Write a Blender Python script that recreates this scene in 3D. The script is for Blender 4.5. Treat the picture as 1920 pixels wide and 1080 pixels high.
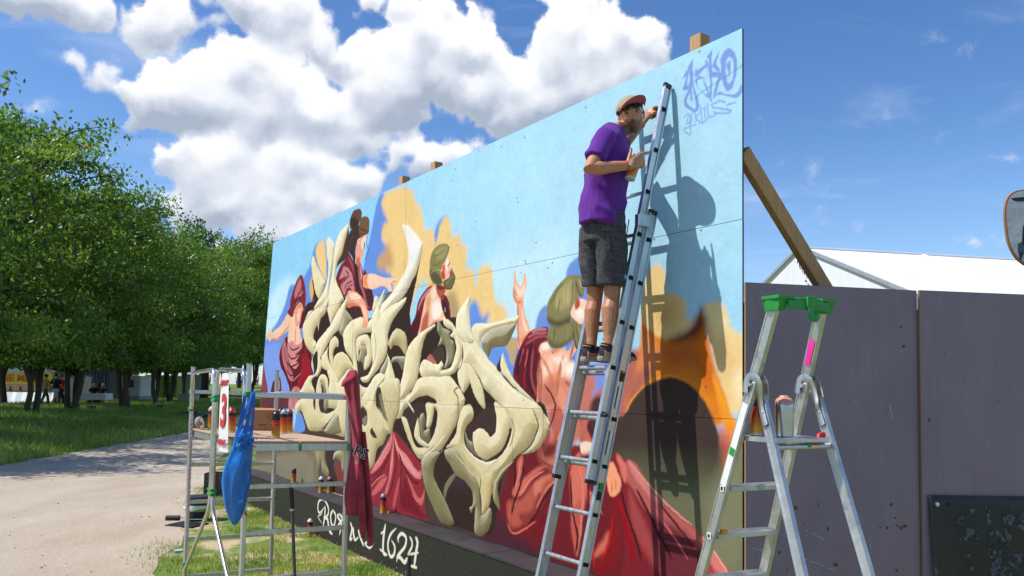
import bpy, bmesh, math, random
import numpy as np
from mathutils import Vector, Matrix, noise
for o in list(bpy.data.objects): bpy.data.objects.remove(o)
SC=bpy.context.scene; COL=SC.collection
rad=math.radians
# ------------------------------------------------------------------ camera
pit=math.atan(88.6/1500); rol=rad(0.95)
fwd=Vector((0,math.cos(pit),math.sin(pit))); up0=Vector((0,-math.sin(pit),math.cos(pit))); rt0=Vector((1,0,0))
cup=up0*math.cos(rol)-rt0*math.sin(rol); crt=rt0*math.cos(rol)+up0*math.sin(rol)
cam=bpy.data.cameras.new('camera'); co=bpy.data.objects.new('camera',cam); COL.objects.link(co); SC.camera=co
M=Matrix(((crt.x,cup.x,-fwd.x,0),(crt.y,cup.y,-fwd.y,0),(crt.z,cup.z,-fwd.z,1.85),(0,0,0,1)))
co.matrix_world=M
cam.sensor_width=36; cam.lens=36*1500/1920; cam.shift_y=100/1920; cam.clip_end=3000; cam.clip_start=.05
# ------------------------------------------------------------------ sun, sky, exposure
SUNV=Vector((1.081,.183,-1.5)).normalized()
sl=bpy.data.lights.new('sun','SUN'); sl.energy=4.2; sl.angle=rad(.53); sl.color=(1,.955,.88)
so=bpy.data.objects.new('sun',sl); COL.objects.link(so); so.rotation_mode='QUATERNION'
so.rotation_quaternion=SUNV.to_track_quat('-Z','Y'); so.location=(-20,0,30)
VS=SC.view_settings; SC.display_settings.display_device='sRGB'; VS.view_transform='Standard'; VS.look='None'; VS.gamma=1; VS.exposure=.40
try: VS.use_curve_mapping=False
except Exception: pass
W_=bpy.data.worlds.new('World'); SC.world=W_; W_.use_nodes=True
NT=W_.node_tree; N_=NT.nodes; L_=NT.links; N_.clear()
class NB:
    "tiny node helper"
    def __init__(s,nt): s.nt=nt
    def put(s,sock,v):
        if isinstance(v,(int,float)): sock.default_value=v
        elif isinstance(v,tuple): sock.default_value=v
        else: s.nt.links.new(v,sock)
    def m(s,op,a,b=None,c=None,clamp=False):
        n=s.nt.nodes.new('ShaderNodeMath'); n.operation=op; n.use_clamp=clamp
        for i,v in enumerate((a,b,c)):
            if v is not None: s.put(n.inputs[i],v)
        return n.outputs[0]
    def vm(s,op,a,b=None,scale=None):
        n=s.nt.nodes.new('ShaderNodeVectorMath'); n.operation=op
        s.put(n.inputs[0],a)
        if b is not None: s.put(n.inputs[1],b)
        if scale is not None: s.put(n.inputs[3],scale)
        return n.outputs[0]
    def noise(s,v,scale,detail=4,rough=.5,dist=0):
        n=s.nt.nodes.new('ShaderNodeTexNoise'); s.put(n.inputs['Vector'],v)
        n.inputs['Scale'].default_value=scale; n.inputs['Detail'].default_value=detail; n.inputs['Roughness'].default_value=rough; n.inputs['Distortion'].default_value=dist
        return n.outputs['Fac']
    def mix(s,f,a,b,blend='MIX'):
        n=s.nt.nodes.new('ShaderNodeMix'); n.data_type='RGBA'; n.blend_type=blend
        s.put(n.inputs[0],f); s.put(n.inputs[6],a); s.put(n.inputs[7],b); return n.outputs[2]
    def mr(s,v,a,b,c=0.,d=1.,smooth=True):
        n=s.nt.nodes.new('ShaderNodeMapRange'); n.interpolation_type='SMOOTHSTEP' if smooth else 'LINEAR'
        s.put(n.inputs[0],v); n.inputs[1].default_value=a; n.inputs[2].default_value=b; n.inputs[3].default_value=c; n.inputs[4].default_value=d
        return n.outputs[0]
    def sep(s,v):
        n=s.nt.nodes.new('ShaderNodeSeparateXYZ'); s.put(n.inputs[0],v); return n.outputs
    def comb(s,x,y,z):
        n=s.nt.nodes.new('ShaderNodeCombineXYZ'); s.put(n.inputs[0],x); s.put(n.inputs[1],y); s.put(n.inputs[2],z); return n.outputs[0]
    def ramp(s,f,stops,interp='LINEAR'):
        n=s.nt.nodes.new('ShaderNodeValToRGB'); s.put(n.inputs[0],f); r=n.color_ramp; r.interpolation=interp
        while len(r.elements)>1: r.elements.remove(r.elements[-1])
        r.elements[0].position=stops[0][0]; r.elements[0].color=stops[0][1]
        for p,c in stops[1:]:
            e=r.elements.new(p); e.color=c
        return n.outputs[0]
# cloud cover as a function of direction: azimuth from the camera's forward axis and elevation, degrees
CL=[(-33.5,23.0,4.5,2.0,.9),(-29,19.6,2.6,1.3,.45),(-19.8,11.0,3.2,1.5,.8),(-17,9.6,4,1.6,.8),(-30.5,22.4,5.2,1.6,0.85),(-24.6,22.2,2.9,2.2,0.55),(-17.8,24.2,5.3,2.3,1.00),(-15.6,22.4,4.2,1.9,1.00),(-27.9,18.8,1.8,1.2,0.50),(-22.8,18.3,4.1,2.6,1.10),(-18.7,19.5,3.8,2.7,1.15),(-24.3,16.7,2.6,1.5,0.90),(-15.4,17.8,5.0,3.1,1.15),(-12.5,16.7,3.5,1.6,1.00),(-8.1,23.2,4.8,3.2,1.10),(-9.2,20.1,4.4,3.2,1.10),(-3.4,22.1,4.0,3.6,1.10),(-0.3,20.1,4.8,2.8,1.10),(4.3,23.5,4.0,3.2,1.10),(7.1,22.1,4.4,2.8,1.10),(4.0,20.8,5.2,2.4,1.00),(9.7,23.0,2.0,1.4,0.70),(3.5,25.8,2.4,1.6,0.80),(-20.9,14.1,3.4,2.2,1.10),(-16.7,13.8,5.0,2.3,1.10),(-20.1,11.8,4.1,1.9,1.10),(-15.2,12.2,4.6,2.1,1.00),(-12.4,13.8,3.5,1.6,1.00),(-6.8,15.9,3.6,1.6,1.00),(-4.1,16.4,2.4,1.4,0.90),(-18.4,10.5,4.6,1.5,0.90),(-13.0,10.9,5.5,2.0,0.80),(-31.6,16.2,1.0,0.7,0.55),(32.3,14.2,1.4,0.7,0.70),(26.4,10.3,2.2,0.8,0.42),(30.0,9.3,2.4,0.9,0.40),(28.2,9.1,2.8,0.7,0.36),
 (-70,28,14,6,1.),(-100,18,18,6,1.),(75,24,14,6,1.),(120,15,20,5,1.),(170,26,18,7,1.),(-150,22,16,6,1.),(50,40,10,6,.9),(-45,48,12,7,.9),(10,60,12,8,.9)]
# cover map: every cumulus is a heap of round puffs; node noise below frays and billows it
MW,MH=2880,1440
H_=np.zeros((MH,MW),np.float32); B_=np.zeros((MH,MW),np.float32); rs=np.random.RandomState(21)
def _uv(az,el): return (.5-np.radians(90-az)/(2*np.pi))%1*MW,(el/180+.5)*MH
for (a0,e0,ra,re,k) in CL:
    for q in range(int(16+26*k)):
        tt=rs.rand()*6.283; rr=rs.rand()**.55; da=ra*.95*rr*math.cos(tt); de=re*.95*rr*math.sin(tt)
        if de<-.35*re: de=-.35*re-.25*(abs(de)-.35*re)
        R=(.17+.46*rs.rand()**1.6)*min(re,2.6)*(1.15-.45*rr)*(.55+.5*k)
        x,y=_uv(a0+da,e0+de); ppd=MW/360.; sx_=max(.3,math.cos(math.radians(e0+de))); rx=R*ppd/sx_; ry=R*ppd
        x0,x1,y0,y1=int(x-rx-1),int(x+rx+2),int(max(0,y-ry-1)),int(min(MH,y+ry+2))
        X_=np.arange(x0,x1); w_=1-((X_[None]-x)/rx)**2-((np.arange(y0,y1)[:,None]-y)/ry)**2
        hh=R*np.sqrt(np.clip(w_,0,None))+.25*R*(w_>0)*(1-rr); xi=X_%MW; cur=H_[y0:y1][:,xi]; m=hh>cur
        H_[y0:y1,xi]=np.where(m,hh,cur); cb_=B_[y0:y1][:,xi]; B_[y0:y1,xi]=np.where(m,de/re,cb_)
def _blur(A,n):
    for _ in range(n): A=(A+np.roll(A,1,1)+np.roll(A,-1,1))/3; A[1:-1]=(A[1:-1]+A[2:]+A[:-2])/3
    return A
Hs=_blur(H_.copy(),5); gy_,gx_=np.gradient(Hs); gx_*=MW/360.; gy_*=MH/180.
sh_=(gx_*.45-gy_*.75+.55)/np.sqrt(1+gx_**2+gy_**2); Hb=_blur(H_.copy(),24); gy2,_gx=np.gradient(Hb); sh2=-gy2*MH/180.
shade=np.clip(.47+.20*(sh_-.5)+.52*sh2+.30*_blur(B_,20),0,1)
px=np.ones((MH,MW,4),np.float32); px[...,0]=np.clip(Hs/.8,0,1.2); px[...,1]=_blur(shade,4); px[...,2]=0
I_COV=bpy.data.images.new('cloud_cover',MW,MH,float_buffer=True); I_COV.colorspace_settings.name='Non-Color'; I_COV.pixels.foreach_set(px.ravel()); I_COV.update(); I_COV.pack()
b=NB(NT)
tc=N_.new('ShaderNodeTexCoord'); gen=b.vm('NORMALIZE',tc.outputs['Generated'])
sky=N_.new('ShaderNodeTexSky'); sky.sky_type='NISHITA'; sky.sun_disc=False
sky.sun_elevation=math.asin(-SUNV.z); sky.sun_rotation=math.atan2(-SUNV.x,-SUNV.y); sky.altitude=0; sky.air_density=1.; sky.dust_density=.35; sky.ozone_density=3.0
def wnoise(sc,det,amp):
    nw=N_.new('ShaderNodeTexNoise'); nw.inputs['Scale'].default_value=sc; nw.inputs['Detail'].default_value=det; nw.inputs['Roughness'].default_value=.62; NT.links.new(gen,nw.inputs['Vector'])
    return b.vm('SCALE',b.vm('SUBTRACT',nw.outputs['Color'],(.5,.5,.5)),scale=amp),nw.outputs['Fac']
w1,_f=wnoise(9,3,.05); w2,n2=wnoise(30,6,.030)
pw=b.vm('NORMALIZE',b.vm('ADD',gen,b.vm('ADD',w1,w2)))
ev=N_.new('ShaderNodeTexEnvironment'); ev.image=I_COV; ev.interpolation='Linear'; b.put(ev.inputs[0],pw)
cr,cg,_=b.sep(ev.outputs['Color'])
n1=b.noise(gen,13,10,.67)
d0=b.m('ADD',b.m('MULTIPLY_ADD',cr,.95,b.m('MULTIPLY',b.m('SUBTRACT',n1,.5),1.25)),b.m('MULTIPLY',b.m('SUBTRACT',n2,.5),.35))
alpha=b.m('POWER',b.mr(d0,.12,.66),1.0)
lf=b.m('ADD',b.m('MULTIPLY_ADD',b.m('SUBTRACT',n1,.5),.35,cg),b.m('ADD',b.m('MULTIPLY',b.m('SUBTRACT',n2,.5),.35),b.m('MULTIPLY',b.m('SUBTRACT',.55,d0),.10)))
cc=b.ramp(lf,[(.0,(4.0,4.6,5.7,1)),(.28,(6.2,6.7,7.7,1)),(.56,(9.0,9.2,9.7,1)),(.80,(11.0,10.95,10.9,1))])
sx,sy,sz=b.sep(gen)
zd=b.m('ADD',b.m('MAXIMUM',sz,0.),.16)
pl=b.comb(b.m('DIVIDE',sx,zd),b.m('MULTIPLY',b.m('DIVIDE',sy,zd),2.2),0.)
veil=b.mr(b.noise(pl,1.1,5,.62,.8),.48,.80,0,.45)
hz=b.mr(sz,0.,.34,.75,0.)
hs=N_.new('ShaderNodeHueSaturation'); hs.inputs['Saturation'].default_value=1.22; hs.inputs['Value'].default_value=1.5; hs.inputs['Hue'].default_value=.508; L_.new(sky.outputs[0],hs.inputs['Color'])
skc=b.mix(veil,hs.outputs[0],(7.2,8.6,10.4,1)); skc=b.mix(b.m('MULTIPLY',hz,.4),skc,(4.6,7.6,12.4,1))
fin=b.mix(b.m('MULTIPLY',alpha,.97),skc,cc)
bg=N_.new('ShaderNodeBackground'); bg.inputs['Strength'].default_value=.08; L_.new(fin,bg.inputs['Color'])
wo=N_.new('ShaderNodeOutputWorld'); L_.new(bg.outputs[0],wo.inputs['Surface'])
W_.cycles.sampling_method='MANUAL'; W_.cycles.sample_map_resolution=512
# ------------------------------------------------------------------ helpers
OW=Vector((1.405,4.87,0)); WW=Vector((-.5565395,.8308211,0)); NW=Vector((-.8308211,-.5565395,0)); ZZ=Vector((0,0,1))
def wp(s,d,z): return OW+WW*s+NW*d+ZZ*z          # wall frame: along the wall, out of it, up
def hx(h):
    c=[int(h[i:i+2],16)/255 for i in (0,2,4)]
    return tuple((v/12.92 if v<=.04045 else ((v+.055)/1.055)**2.4) for v in c)+(1,)
MATS={}
def mat(name,col,rough=.6,metal=0.,bump=0.,bscale=60,vary=.12,vscale=8,spec=.5,stretch=None,trans=0.,sub=0.,dirt=None):
    if name in MATS: return MATS[name]
    m=bpy.data.materials.new(name); MATS[name]=m; m.use_nodes=True; nt=m.node_tree; b=NB(nt); p=nt.nodes['Principled BSDF']
    c=hx(col) if isinstance(col,str) else tuple(col)+(1,) if len(col)==3 else col
    tc=nt.nodes.new('ShaderNodeTexCoord'); v=tc.outputs['Object']
    if stretch:
        mp=nt.nodes.new('ShaderNodeMapping'); mp.inputs['Scale'].default_value=stretch; nt.links.new(v,mp.inputs[0]); v=mp.outputs[0]
    nz=b.noise(v,vscale,5,.6)
    k=b.mr(nz,.3,.7,1-vary,1+vary,False)
    cm=b.vm('SCALE',c[:3],scale=k)
    out=cm
    if dirt:
        dn=b.mr(b.noise(v,dirt[1],6,.65,.5),dirt[2],dirt[2]+.08)
        out=b.mix(dn,out,hx(dirt[0]))
    nt.links.new(out,p.inputs['Base Color'])
    rr=b.mr(nz,.3,.7,max(0,rough-.08),min(1,rough+.08),False); nt.links.new(rr,p.inputs['Roughness'])
    p.inputs['Metallic'].default_value=metal
    p.inputs['Specular IOR Level'].default_value=spec
    if sub: p.inputs['Subsurface Weight'].default_value=sub; p.inputs['Subsurface Radius'].default_value=(.012,.005,.003)
    if bump:
        bn=nt.nodes.new('ShaderNodeBump'); bn.inputs['Strength'].default_value=bump; bn.inputs['Distance'].default_value=.01
        nt.links.new(b.noise(v,bscale,6,.6),bn.inputs['Height']); nt.links.new(bn.outputs[0],p.inputs['Normal'])
    return m
class MB:
    def __init__(s): s.v=[]; s.f=[]; s.mi=[]; s.ms=[]
    def mat(s,m):
        if m not in s.ms: s.ms.append(m)
        return s.ms.index(m)
    def add(s,vs,fs,m=None):
        o=len(s.v); s.v+= [tuple(v) for v in vs]; i=s.mat(m) if m else 0
        for f in fs: s.f.append(tuple(k+o for k in f)); s.mi.append(i)
    def prism(s,prof,p0,p1,xd,m=None,p1prof=None):
        "extrude a 2d profile (in x,y of the beam) from p0 to p1"
        p0=Vector(p0); p1=Vector(p1); ax=(p1-p0).normalized(); xd=Vector(xd); xd=(xd-ax*xd.dot(ax)).normalized(); yd=ax.cross(xd)
        q=p1prof or prof; n=len(prof)
        vs=[p0+xd*a+yd*c for a,c in prof]+[p1+xd*a+yd*c for a,c in q]
        fs=[(i,(i+1)%n,(i+1)%n+n,i+n) for i in range(n)]+[tuple(range(n))[::-1],tuple(range(n,2*n))]
        s.add(vs,fs,m)
    def beam(s,p0,p1,w,h,xd=(0,0,1),m=None,ch=None):
        ch=min(w,h)*.12 if ch is None else ch; a,c=w/2,h/2
        s.prism([(-a+ch,-c),(a-ch,-c),(a,-c+ch),(a,c-ch),(a-ch,c),(-a+ch,c),(-a,c-ch),(-a,-c+ch)],p0,p1,xd,m)
    def box(s,c,sx,sy,sz,rz=0,m=None,ch=None,tilt=None):
        R=Matrix.Rotation(rz,3,'Z'); 
        if tilt: R=R@tilt
        c=Vector(c); s.beam(c-R@Vector((0,0,sz/2)),c+R@Vector((0,0,sz/2)),sx,sy,R@Vector((1,0,0)),m,ch)
    def tube(s,pts,r,n=8,m=None,ref=None,caps=True,flat=None):
        pts=[Vector(p) for p in pts]; rs=r if isinstance(r,(list,tuple)) else [r]*len(pts)
        vs=[]; fs=[]; pv=None
        for i,p in enumerate(pts):
            t=(pts[min(i+1,len(pts)-1)]-pts[max(i-1,0)])
            t=t.normalized() if t.length>1e-9 else Vector((0,0,1))
            if pv is None:
                a=Vector(ref) if ref else (Vector((0,0,1)) if abs(t.z)<.9 else Vector((1,0,0)))
            else: a=pv
            a=(a-t*a.dot(t)); a=a.normalized() if a.length>1e-6 else t.orthogonal().normalized()
            pv=a; c=t.cross(a); ri=rs[i]; rx,ry=ri if isinstance(ri,(tuple,list)) else (ri,ri)
            for k in range(n):
                th=2*math.pi*k/n; vs.append(p+a*(rx*math.cos(th))+c*(ry*math.sin(th)))
        for i in range(len(pts)-1):
            for k in range(n):
                k2=(k+1)%n; fs.append((i*n+k,i*n+k2,(i+1)*n+k2,(i+1)*n+k))
        if caps: fs+=[tuple(range(n))[::-1],tuple(range((len(pts)-1)*n,len(pts)*n))]
        s.add(vs,fs,m)
    def lathe(s,prof,c=(0,0,0),n=16,m=None,R=None):
        c=Vector(c); vs=[]; fs=[]; k=len(prof)
        for r,z in prof:
            for i in range(n):
                a=2*math.pi*i/n; q=Vector((r*math.cos(a),r*math.sin(a),z)); vs.append(c+(R@q if R else q))
        for j in range(k-1):
            for i in range(n):
                i2=(i+1)%n; fs.append((j*n+i,j*n+i2,(j+1)*n+i2,(j+1)*n+i))
        fs+=[tuple(range(n))[::-1],tuple(range((k-1)*n,k*n))]
        s.add(vs,fs,m)
    def ball(s,c,r,m=None,n=10,R=None):
        rx,ry,rz=r if isinstance(r,(tuple,list)) else (r,r,r); prof=[]
        h=max(4,n//2); c=Vector(c); vs=[];fs=[]
        for j in range(h+1):
            ph=-math.pi/2+math.pi*j/h
            for i in range(n):
                a=2*math.pi*i/n; q=Vector((rx*math.cos(ph)*math.cos(a),ry*math.cos(ph)*math.sin(a),rz*math.sin(ph))); vs.append(c+(R@q if R else q))
        for j in range(h):
            for i in range(n):
                i2=(i+1)%n; fs.append((j*n+i,j*n+i2,(j+1)*n+i2,(j+1)*n+i))
        s.add(vs,fs,m)
    def poly(s,pts,nrm,th,m=None):
        "flat outline with thickness"
        nrm=Vector(nrm)*th; n=len(pts); vs=[Vector(p) for p in pts]+[Vector(p)-nrm for p in pts]
        s.add(vs,[tuple(range(n)),tuple(range(n,2*n))[::-1]]+[(i,i+n,(i+1)%n+n,(i+1)%n) for i in range(n)],m)
    def mesh(s,name):
        me=bpy.data.meshes.new(name); me.from_pydata(s.v,[],s.f)
        for m in s.ms: me.materials.append(m)
        if len(s.ms)>1: me.polygons.foreach_set('material_index',s.mi)
        return me
    def obj(s,name,m=None,parent=None,smooth=False,fix=True):
        me=s.mesh(name)
        if m: me.materials.clear(); me.materials.append(m)
        if fix:
            bm=bmesh.new(); bm.from_mesh(me); bmesh.ops.recalc_face_normals(bm,faces=bm.faces); bm.to_mesh(me); bm.free()
        if smooth:
            me.polygons.foreach_set('use_smooth',[True]*len(me.polygons))
            try: me.set_sharp_from_angle(angle=rad(40 if smooth is True else smooth))
            except Exception: pass
        return link(name,me,parent)
def link(name,me,parent=None):
    o=bpy.data.objects.new(name,me); COL.objects.link(o)
    if parent:
        o.parent=parent; o.matrix_parent_inverse=Matrix.Translation(-parent.location) if parent.rotation_euler.z==0 else parent.matrix_basis.inverted()
    return o
def tag(o,label=None,cat=None,group=None,kind=None):
    for k,v in (('label',label),('category',cat),('group',group),('kind',kind)):
        if v: o[k]=v
    return o
def thing(name,loc,label,cat,group=None):
    o=bpy.data.objects.new(name,None); COL.objects.link(o); o.location=loc; o.empty_display_size=.1
    return tag(o,label,cat,group)
def part_local(name,mb,m,parent,smooth=False):
    "part whose vertices are already in the parent's own space"
    o=mb.obj(name,m,None,smooth); o.parent=parent; return o
def dup(root,loc,rz,label=None,deep=True):
    r=root.copy(); COL.objects.link(r); r.location=loc; r.rotation_euler=(0,0,rz)
    if label: r['label']=label
    if deep:
        for ch in list(root.children):
            c=ch.copy(); COL.objects.link(c); c.parent=r
            for gch in ch.children:
                q=gch.copy(); COL.objects.link(q); q.parent=c
    return r
def remesh(mb,vox,smooth=2,fac=.5):
    me=mb.mesh('tmp'); bm=bmesh.new(); bm.from_mesh(me); bmesh.ops.recalc_face_normals(bm,faces=bm.faces); bm.to_mesh(me); bm.free()
    o=bpy.data.objects.new('tmp',me); COL.objects.link(o)
    r=o.modifiers.new('r','REMESH'); r.mode='VOXEL'; r.voxel_size=vox; r.use_smooth_shade=True
    if smooth: q=o.modifiers.new('s','SMOOTH'); q.factor=fac; q.iterations=smooth
    dg=bpy.context.evaluated_depsgraph_get(); ev=o.evaluated_get(dg); out=bpy.data.meshes.new_from_object(ev)
    bpy.data.objects.remove(o); bpy.data.meshes.remove(me); out.materials.clear()
    out.polygons.foreach_set('use_smooth',[True]*len(out.polygons))
    return out
def curve(pts,n=6):
    P=[Vector(p) for p in pts]; out=[]
    for i in range(len(P)-1):
        p0=P[max(i-1,0)];p1=P[i];p2=P[i+1];p3=P[min(i+2,len(P)-1)]
        for k in range(n):
            t=k/n; out.append(.5*((2*p1)+(p2-p0)*t+(2*p0-5*p1+4*p2-p3)*t*t+(3*p1-p0-3*p2+p3)*t**3))
    out.append(P[-1]); return out
def bend(pts,r=.06,n=5):
    "polyline with rounded corners"
    P=[Vector(p) for p in pts]; out=[P[0]]
    for i in range(1,len(P)-1):
        a=(P[i-1]-P[i]); c=(P[i+1]-P[i]); k=min(r,a.length*.45,c.length*.45); a=P[i]+a.normalized()*k; c=P[i]+c.normalized()*k
        for j in range(n+1):
            t=j/n; out.append(a*(1-t)**2+P[i]*2*t*(1-t)+c*t*t)
    out.append(P[-1]); return out
def text(name,body,size,loc,xd,yd,m,parent=None,th=.0006,align='CENTER',shear=0.,bold=0.):
    cu=bpy.data.curves.new(name,'FONT'); cu.body=body; cu.size=size; cu.extrude=th; cu.align_x=align; cu.align_y='CENTER'; cu.shear=shear; cu.offset=bold
    cu.resolution_u=3
    tmp=bpy.data.objects.new('tmp',cu); COL.objects.link(tmp)
    dg=bpy.context.evaluated_depsgraph_get(); me=bpy.data.meshes.new_from_object(tmp.evaluated_get(dg)); bpy.data.objects.remove(tmp)
    xd=Vector(xd).normalized(); yd=Vector(yd); yd=(yd-xd*yd.dot(xd)).normalized(); zd=xd.cross(yd)
    R=Matrix(((xd.x,yd.x,zd.x,loc[0]),(xd.y,yd.y,zd.y,loc[1]),(xd.z,yd.z,zd.z,loc[2]),(0,0,0,1))); me.transform(R)
    me.materials.clear(); me.materials.append(m)
    return link(name,me,parent)

# ------------------------------------------------------------------ ground
def sstep(a,c,t):
    t=min(1,max(0,(t-a)/(c-a))); return t*t*(3-2*t)
def px_left(y):  # left border of the path
    return -11.0-.085*(y-17) - (1.6*sstep(30,44,y))
def gz(x,y):
    e=px_left(y)-x
    h=.46*sstep(.3,7.5,e)*(1-.75*sstep(12,22,e))*sstep(4,14,y)
    return h+1.35*sstep(75,125,y)
def grid_sheet(name,xs,ys,zf,m):
    nx,ny=len(xs),len(ys); v=[(x,y,zf(x,y)) for y in ys for x in xs]
    f=[(j*nx+i,j*nx+i+1,(j+1)*nx+i+1,(j+1)*nx+i) for j in range(ny-1) for i in range(nx-1)]
    me=bpy.data.meshes.new(name); me.from_pydata(v,[],f); me.materials.append(m); me.polygons.foreach_set('use_smooth',[True]*len(f)); return link(name,me)
def ground_mat():
    m=bpy.data.materials.new('earth_and_grass'); m.use_nodes=True; nt=m.node_tree; b=NB(nt); p=nt.nodes['Principled BSDF']
    tc=nt.nodes.new('ShaderNodeTexCoord'); v=tc.outputs['Object']
    a=b.noise(v,1.3,6,.65); c=b.noise(v,22,5,.7); d=b.noise(v,.16,3,.5)
    gcol=b.ramp(c,[(.3,hx('46602a')),(.55,hx('6a7f3c')),(.8,hx('a09e62'))])
    dirt=b.ramp(c,[(.3,hx('a08c70')),(.7,hx('c8b698'))])
    x,y,z=b.sep(v)
    near=b.mr(x,-7.2,-6.0)                    # the worn verge by the wall is on this side of the path
    k=b.m('MULTIPLY',b.mr(a,.47,.60),near)
    out=b.mix(k,gcol,dirt); nt.links.new(out,p.inputs['Base Color']); p.inputs['Roughness'].default_value=.95; p.inputs['Specular IOR Level'].default_value=.15
    bn=nt.nodes.new('ShaderNodeBump'); bn.inputs['Strength'].default_value=.6; bn.inputs['Distance'].default_value=.03; nt.links.new(c,bn.inputs['Height']); nt.links.new(bn.outputs[0],p.inputs['Normal'])
    return m
def lin_(a,c,n): return [a+(c-a)*i/(n-1) for i in range(n)]
xs=lin_(-900,-70,12)+lin_(-60,-8,70)+lin_(-7,30,30)+lin_(45,900,12); ys=lin_(-60,-2,8)+lin_(0,90,110)+lin_(110,1500,14)
GROUND=grid_sheet('ground',xs,ys,gz,ground_mat()); tag(GROUND,'wide flat festival ground of grass and worn earth','ground',kind='structure')
def gravel():
    m=bpy.data.materials.new('gravel'); m.use_nodes=True; nt=m.node_tree; b=NB(nt); p=nt.nodes['Principled BSDF']
    tc=nt.nodes.new('ShaderNodeTexCoord'); v=tc.outputs['Object']
    mp=nt.nodes.new('ShaderNodeMapping'); mp.inputs['Rotation'].default_value=(0,0,rad(-18)); mp.inputs['Scale'].default_value=(.8,.3,1); nt.links.new(v,mp.inputs[0])
    big=b.noise(mp.outputs[0],1.4,5,.6); fine=b.noise(v,30,8,.85); mid=b.noise(v,5,5,.65)
    base=b.ramp(big,[(.3,hx('aa9c88')),(.5,hx('b3a694')),(.72,hx('bdb1a1'))])
    sp=b.ramp(fine,[(.28,(.62,.60,.58,1)),(.5,(1,1,1,1)),(.75,(1.25,1.25,1.25,1))])
    out=b.mix(1.,base,sp,'MULTIPLY'); out=b.mix(b.mr(mid,.55,.75,0,.35),out,hx('9a8a74'))
    nt.links.new(out,p.inputs['Base Color']); p.inputs['Roughness'].default_value=.95; p.inputs['Specular IOR Level'].default_value=.1
    bn=nt.nodes.new('ShaderNodeBump'); bn.inputs['Strength'].default_value=.7; bn.inputs['Distance'].default_value=.02
    nt.links.new(b.m('ADD',fine,mid),bn.inputs['Height']); nt.links.new(bn.outputs[0],p.inputs['Normal']); return m
random.seed(4)
Lp=[];Rp=[]
Rk=[(-3,-.6),(2,-1.6),(7.8,-3.35),(10,-4.05),(16.4,-6.0),(19.2,-6.9),(26.6,-9.2),(34,-11.2),(44,-13.6),(60,-17),(75,-20.5)]
def px_right(y):
    for (a,p),(c,q) in zip(Rk,Rk[1:]):
        if y<=c: return p+(q-p)*(y-a)/(c-a)
    return Rk[-1][1]
yy=[-3+.35*i for i in range(224)]
v=[];f=[]
for i,y in enumerate(yy):
    jl=.18*noise.noise((y*.9,3.1,0))+.1*noise.noise((y*3.1,1.7,0)); jr=.25*noise.noise((y*.8,9.1,0))+.14*noise.noise((y*2.7,5.7,0))
    a=px_left(y)+jl; c=max(px_right(y)+jr,a+1.2)
    for k in range(9):
        x=a+(c-a)*k/8; v.append((x,y,gz(x,y)+.006))
for i in range(len(yy)-1):
    for k in range(8): f.append((i*9+k,i*9+k+1,(i+1)*9+k+1,(i+1)*9+k))
me=bpy.data.meshes.new('path'); me.from_pydata(v,[],f); me.materials.append(gravel()); PATH=link('path',me); tag(PATH,'pale gravel path curving away under the trees','path',kind='structure')
# pebbles on the path
pm=mat('pebble','a39a8c',.9,vary=.3,vscale=3); mb=MB()
for i in range(260):
    y=6+30*random.random()**1.6; x=px_left(y)+random.random()*(px_right(y)-px_left(y)); r=random.choice((.008,.01,.012,.018,.03 if random.random()<.15 else .012))
    mb.ball((x,y,gz(x,y)+.006+r*.3),(r,r*.8,r*.6),pm,6)
o=mb.obj('gravel',pm); tag(o,'loose pebbles scattered over the gravel path','gravel',kind='stuff')
# ------------------------------------------------------------------ paint engine for the mural print
def _hex(h): return np.array([int(h[i:i+2],16) for i in (0,2,4)],np.float32)/255
def lin(c): c=np.asarray(c,np.float32); return np.where(c<=.04045,c/12.92,((c+.055)/1.055)**2.4)
def smooth(pts,cor,closed,n=4):
    P=np.asarray(pts,np.float32); N=len(P); out=[]
    rng=range(N) if closed else range(N-1)
    for i in rng:
        a,b=P[i],P[(i+1)%N]
        p0=P[i-1] if (closed or i>0) else a
        p3=P[(i+2)%N] if (closed or i+2<N) else b
        m1=(b-p0)*.5; m2=(p3-a)*.5
        L=np.hypot(*(b-a))+1e-9
        for m in (m1,m2):
            q=np.hypot(*m)+1e-9
            if q>1.2*L: m*=1.2*L/q
        if cor[i]: m1=(b-a)*.6
        if cor[(i+1)%N]: m2=(b-a)*.6
        for k in range(n):
            t=k/n; t2=t*t; t3=t2*t
            out.append((2*t3-3*t2+1)*a+(t3-2*t2+t)*m1+(-2*t3+3*t2)*b+(t3-t2)*m2)
    if not closed: out.append(P[-1])
    return np.array(out,np.float32)
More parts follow.
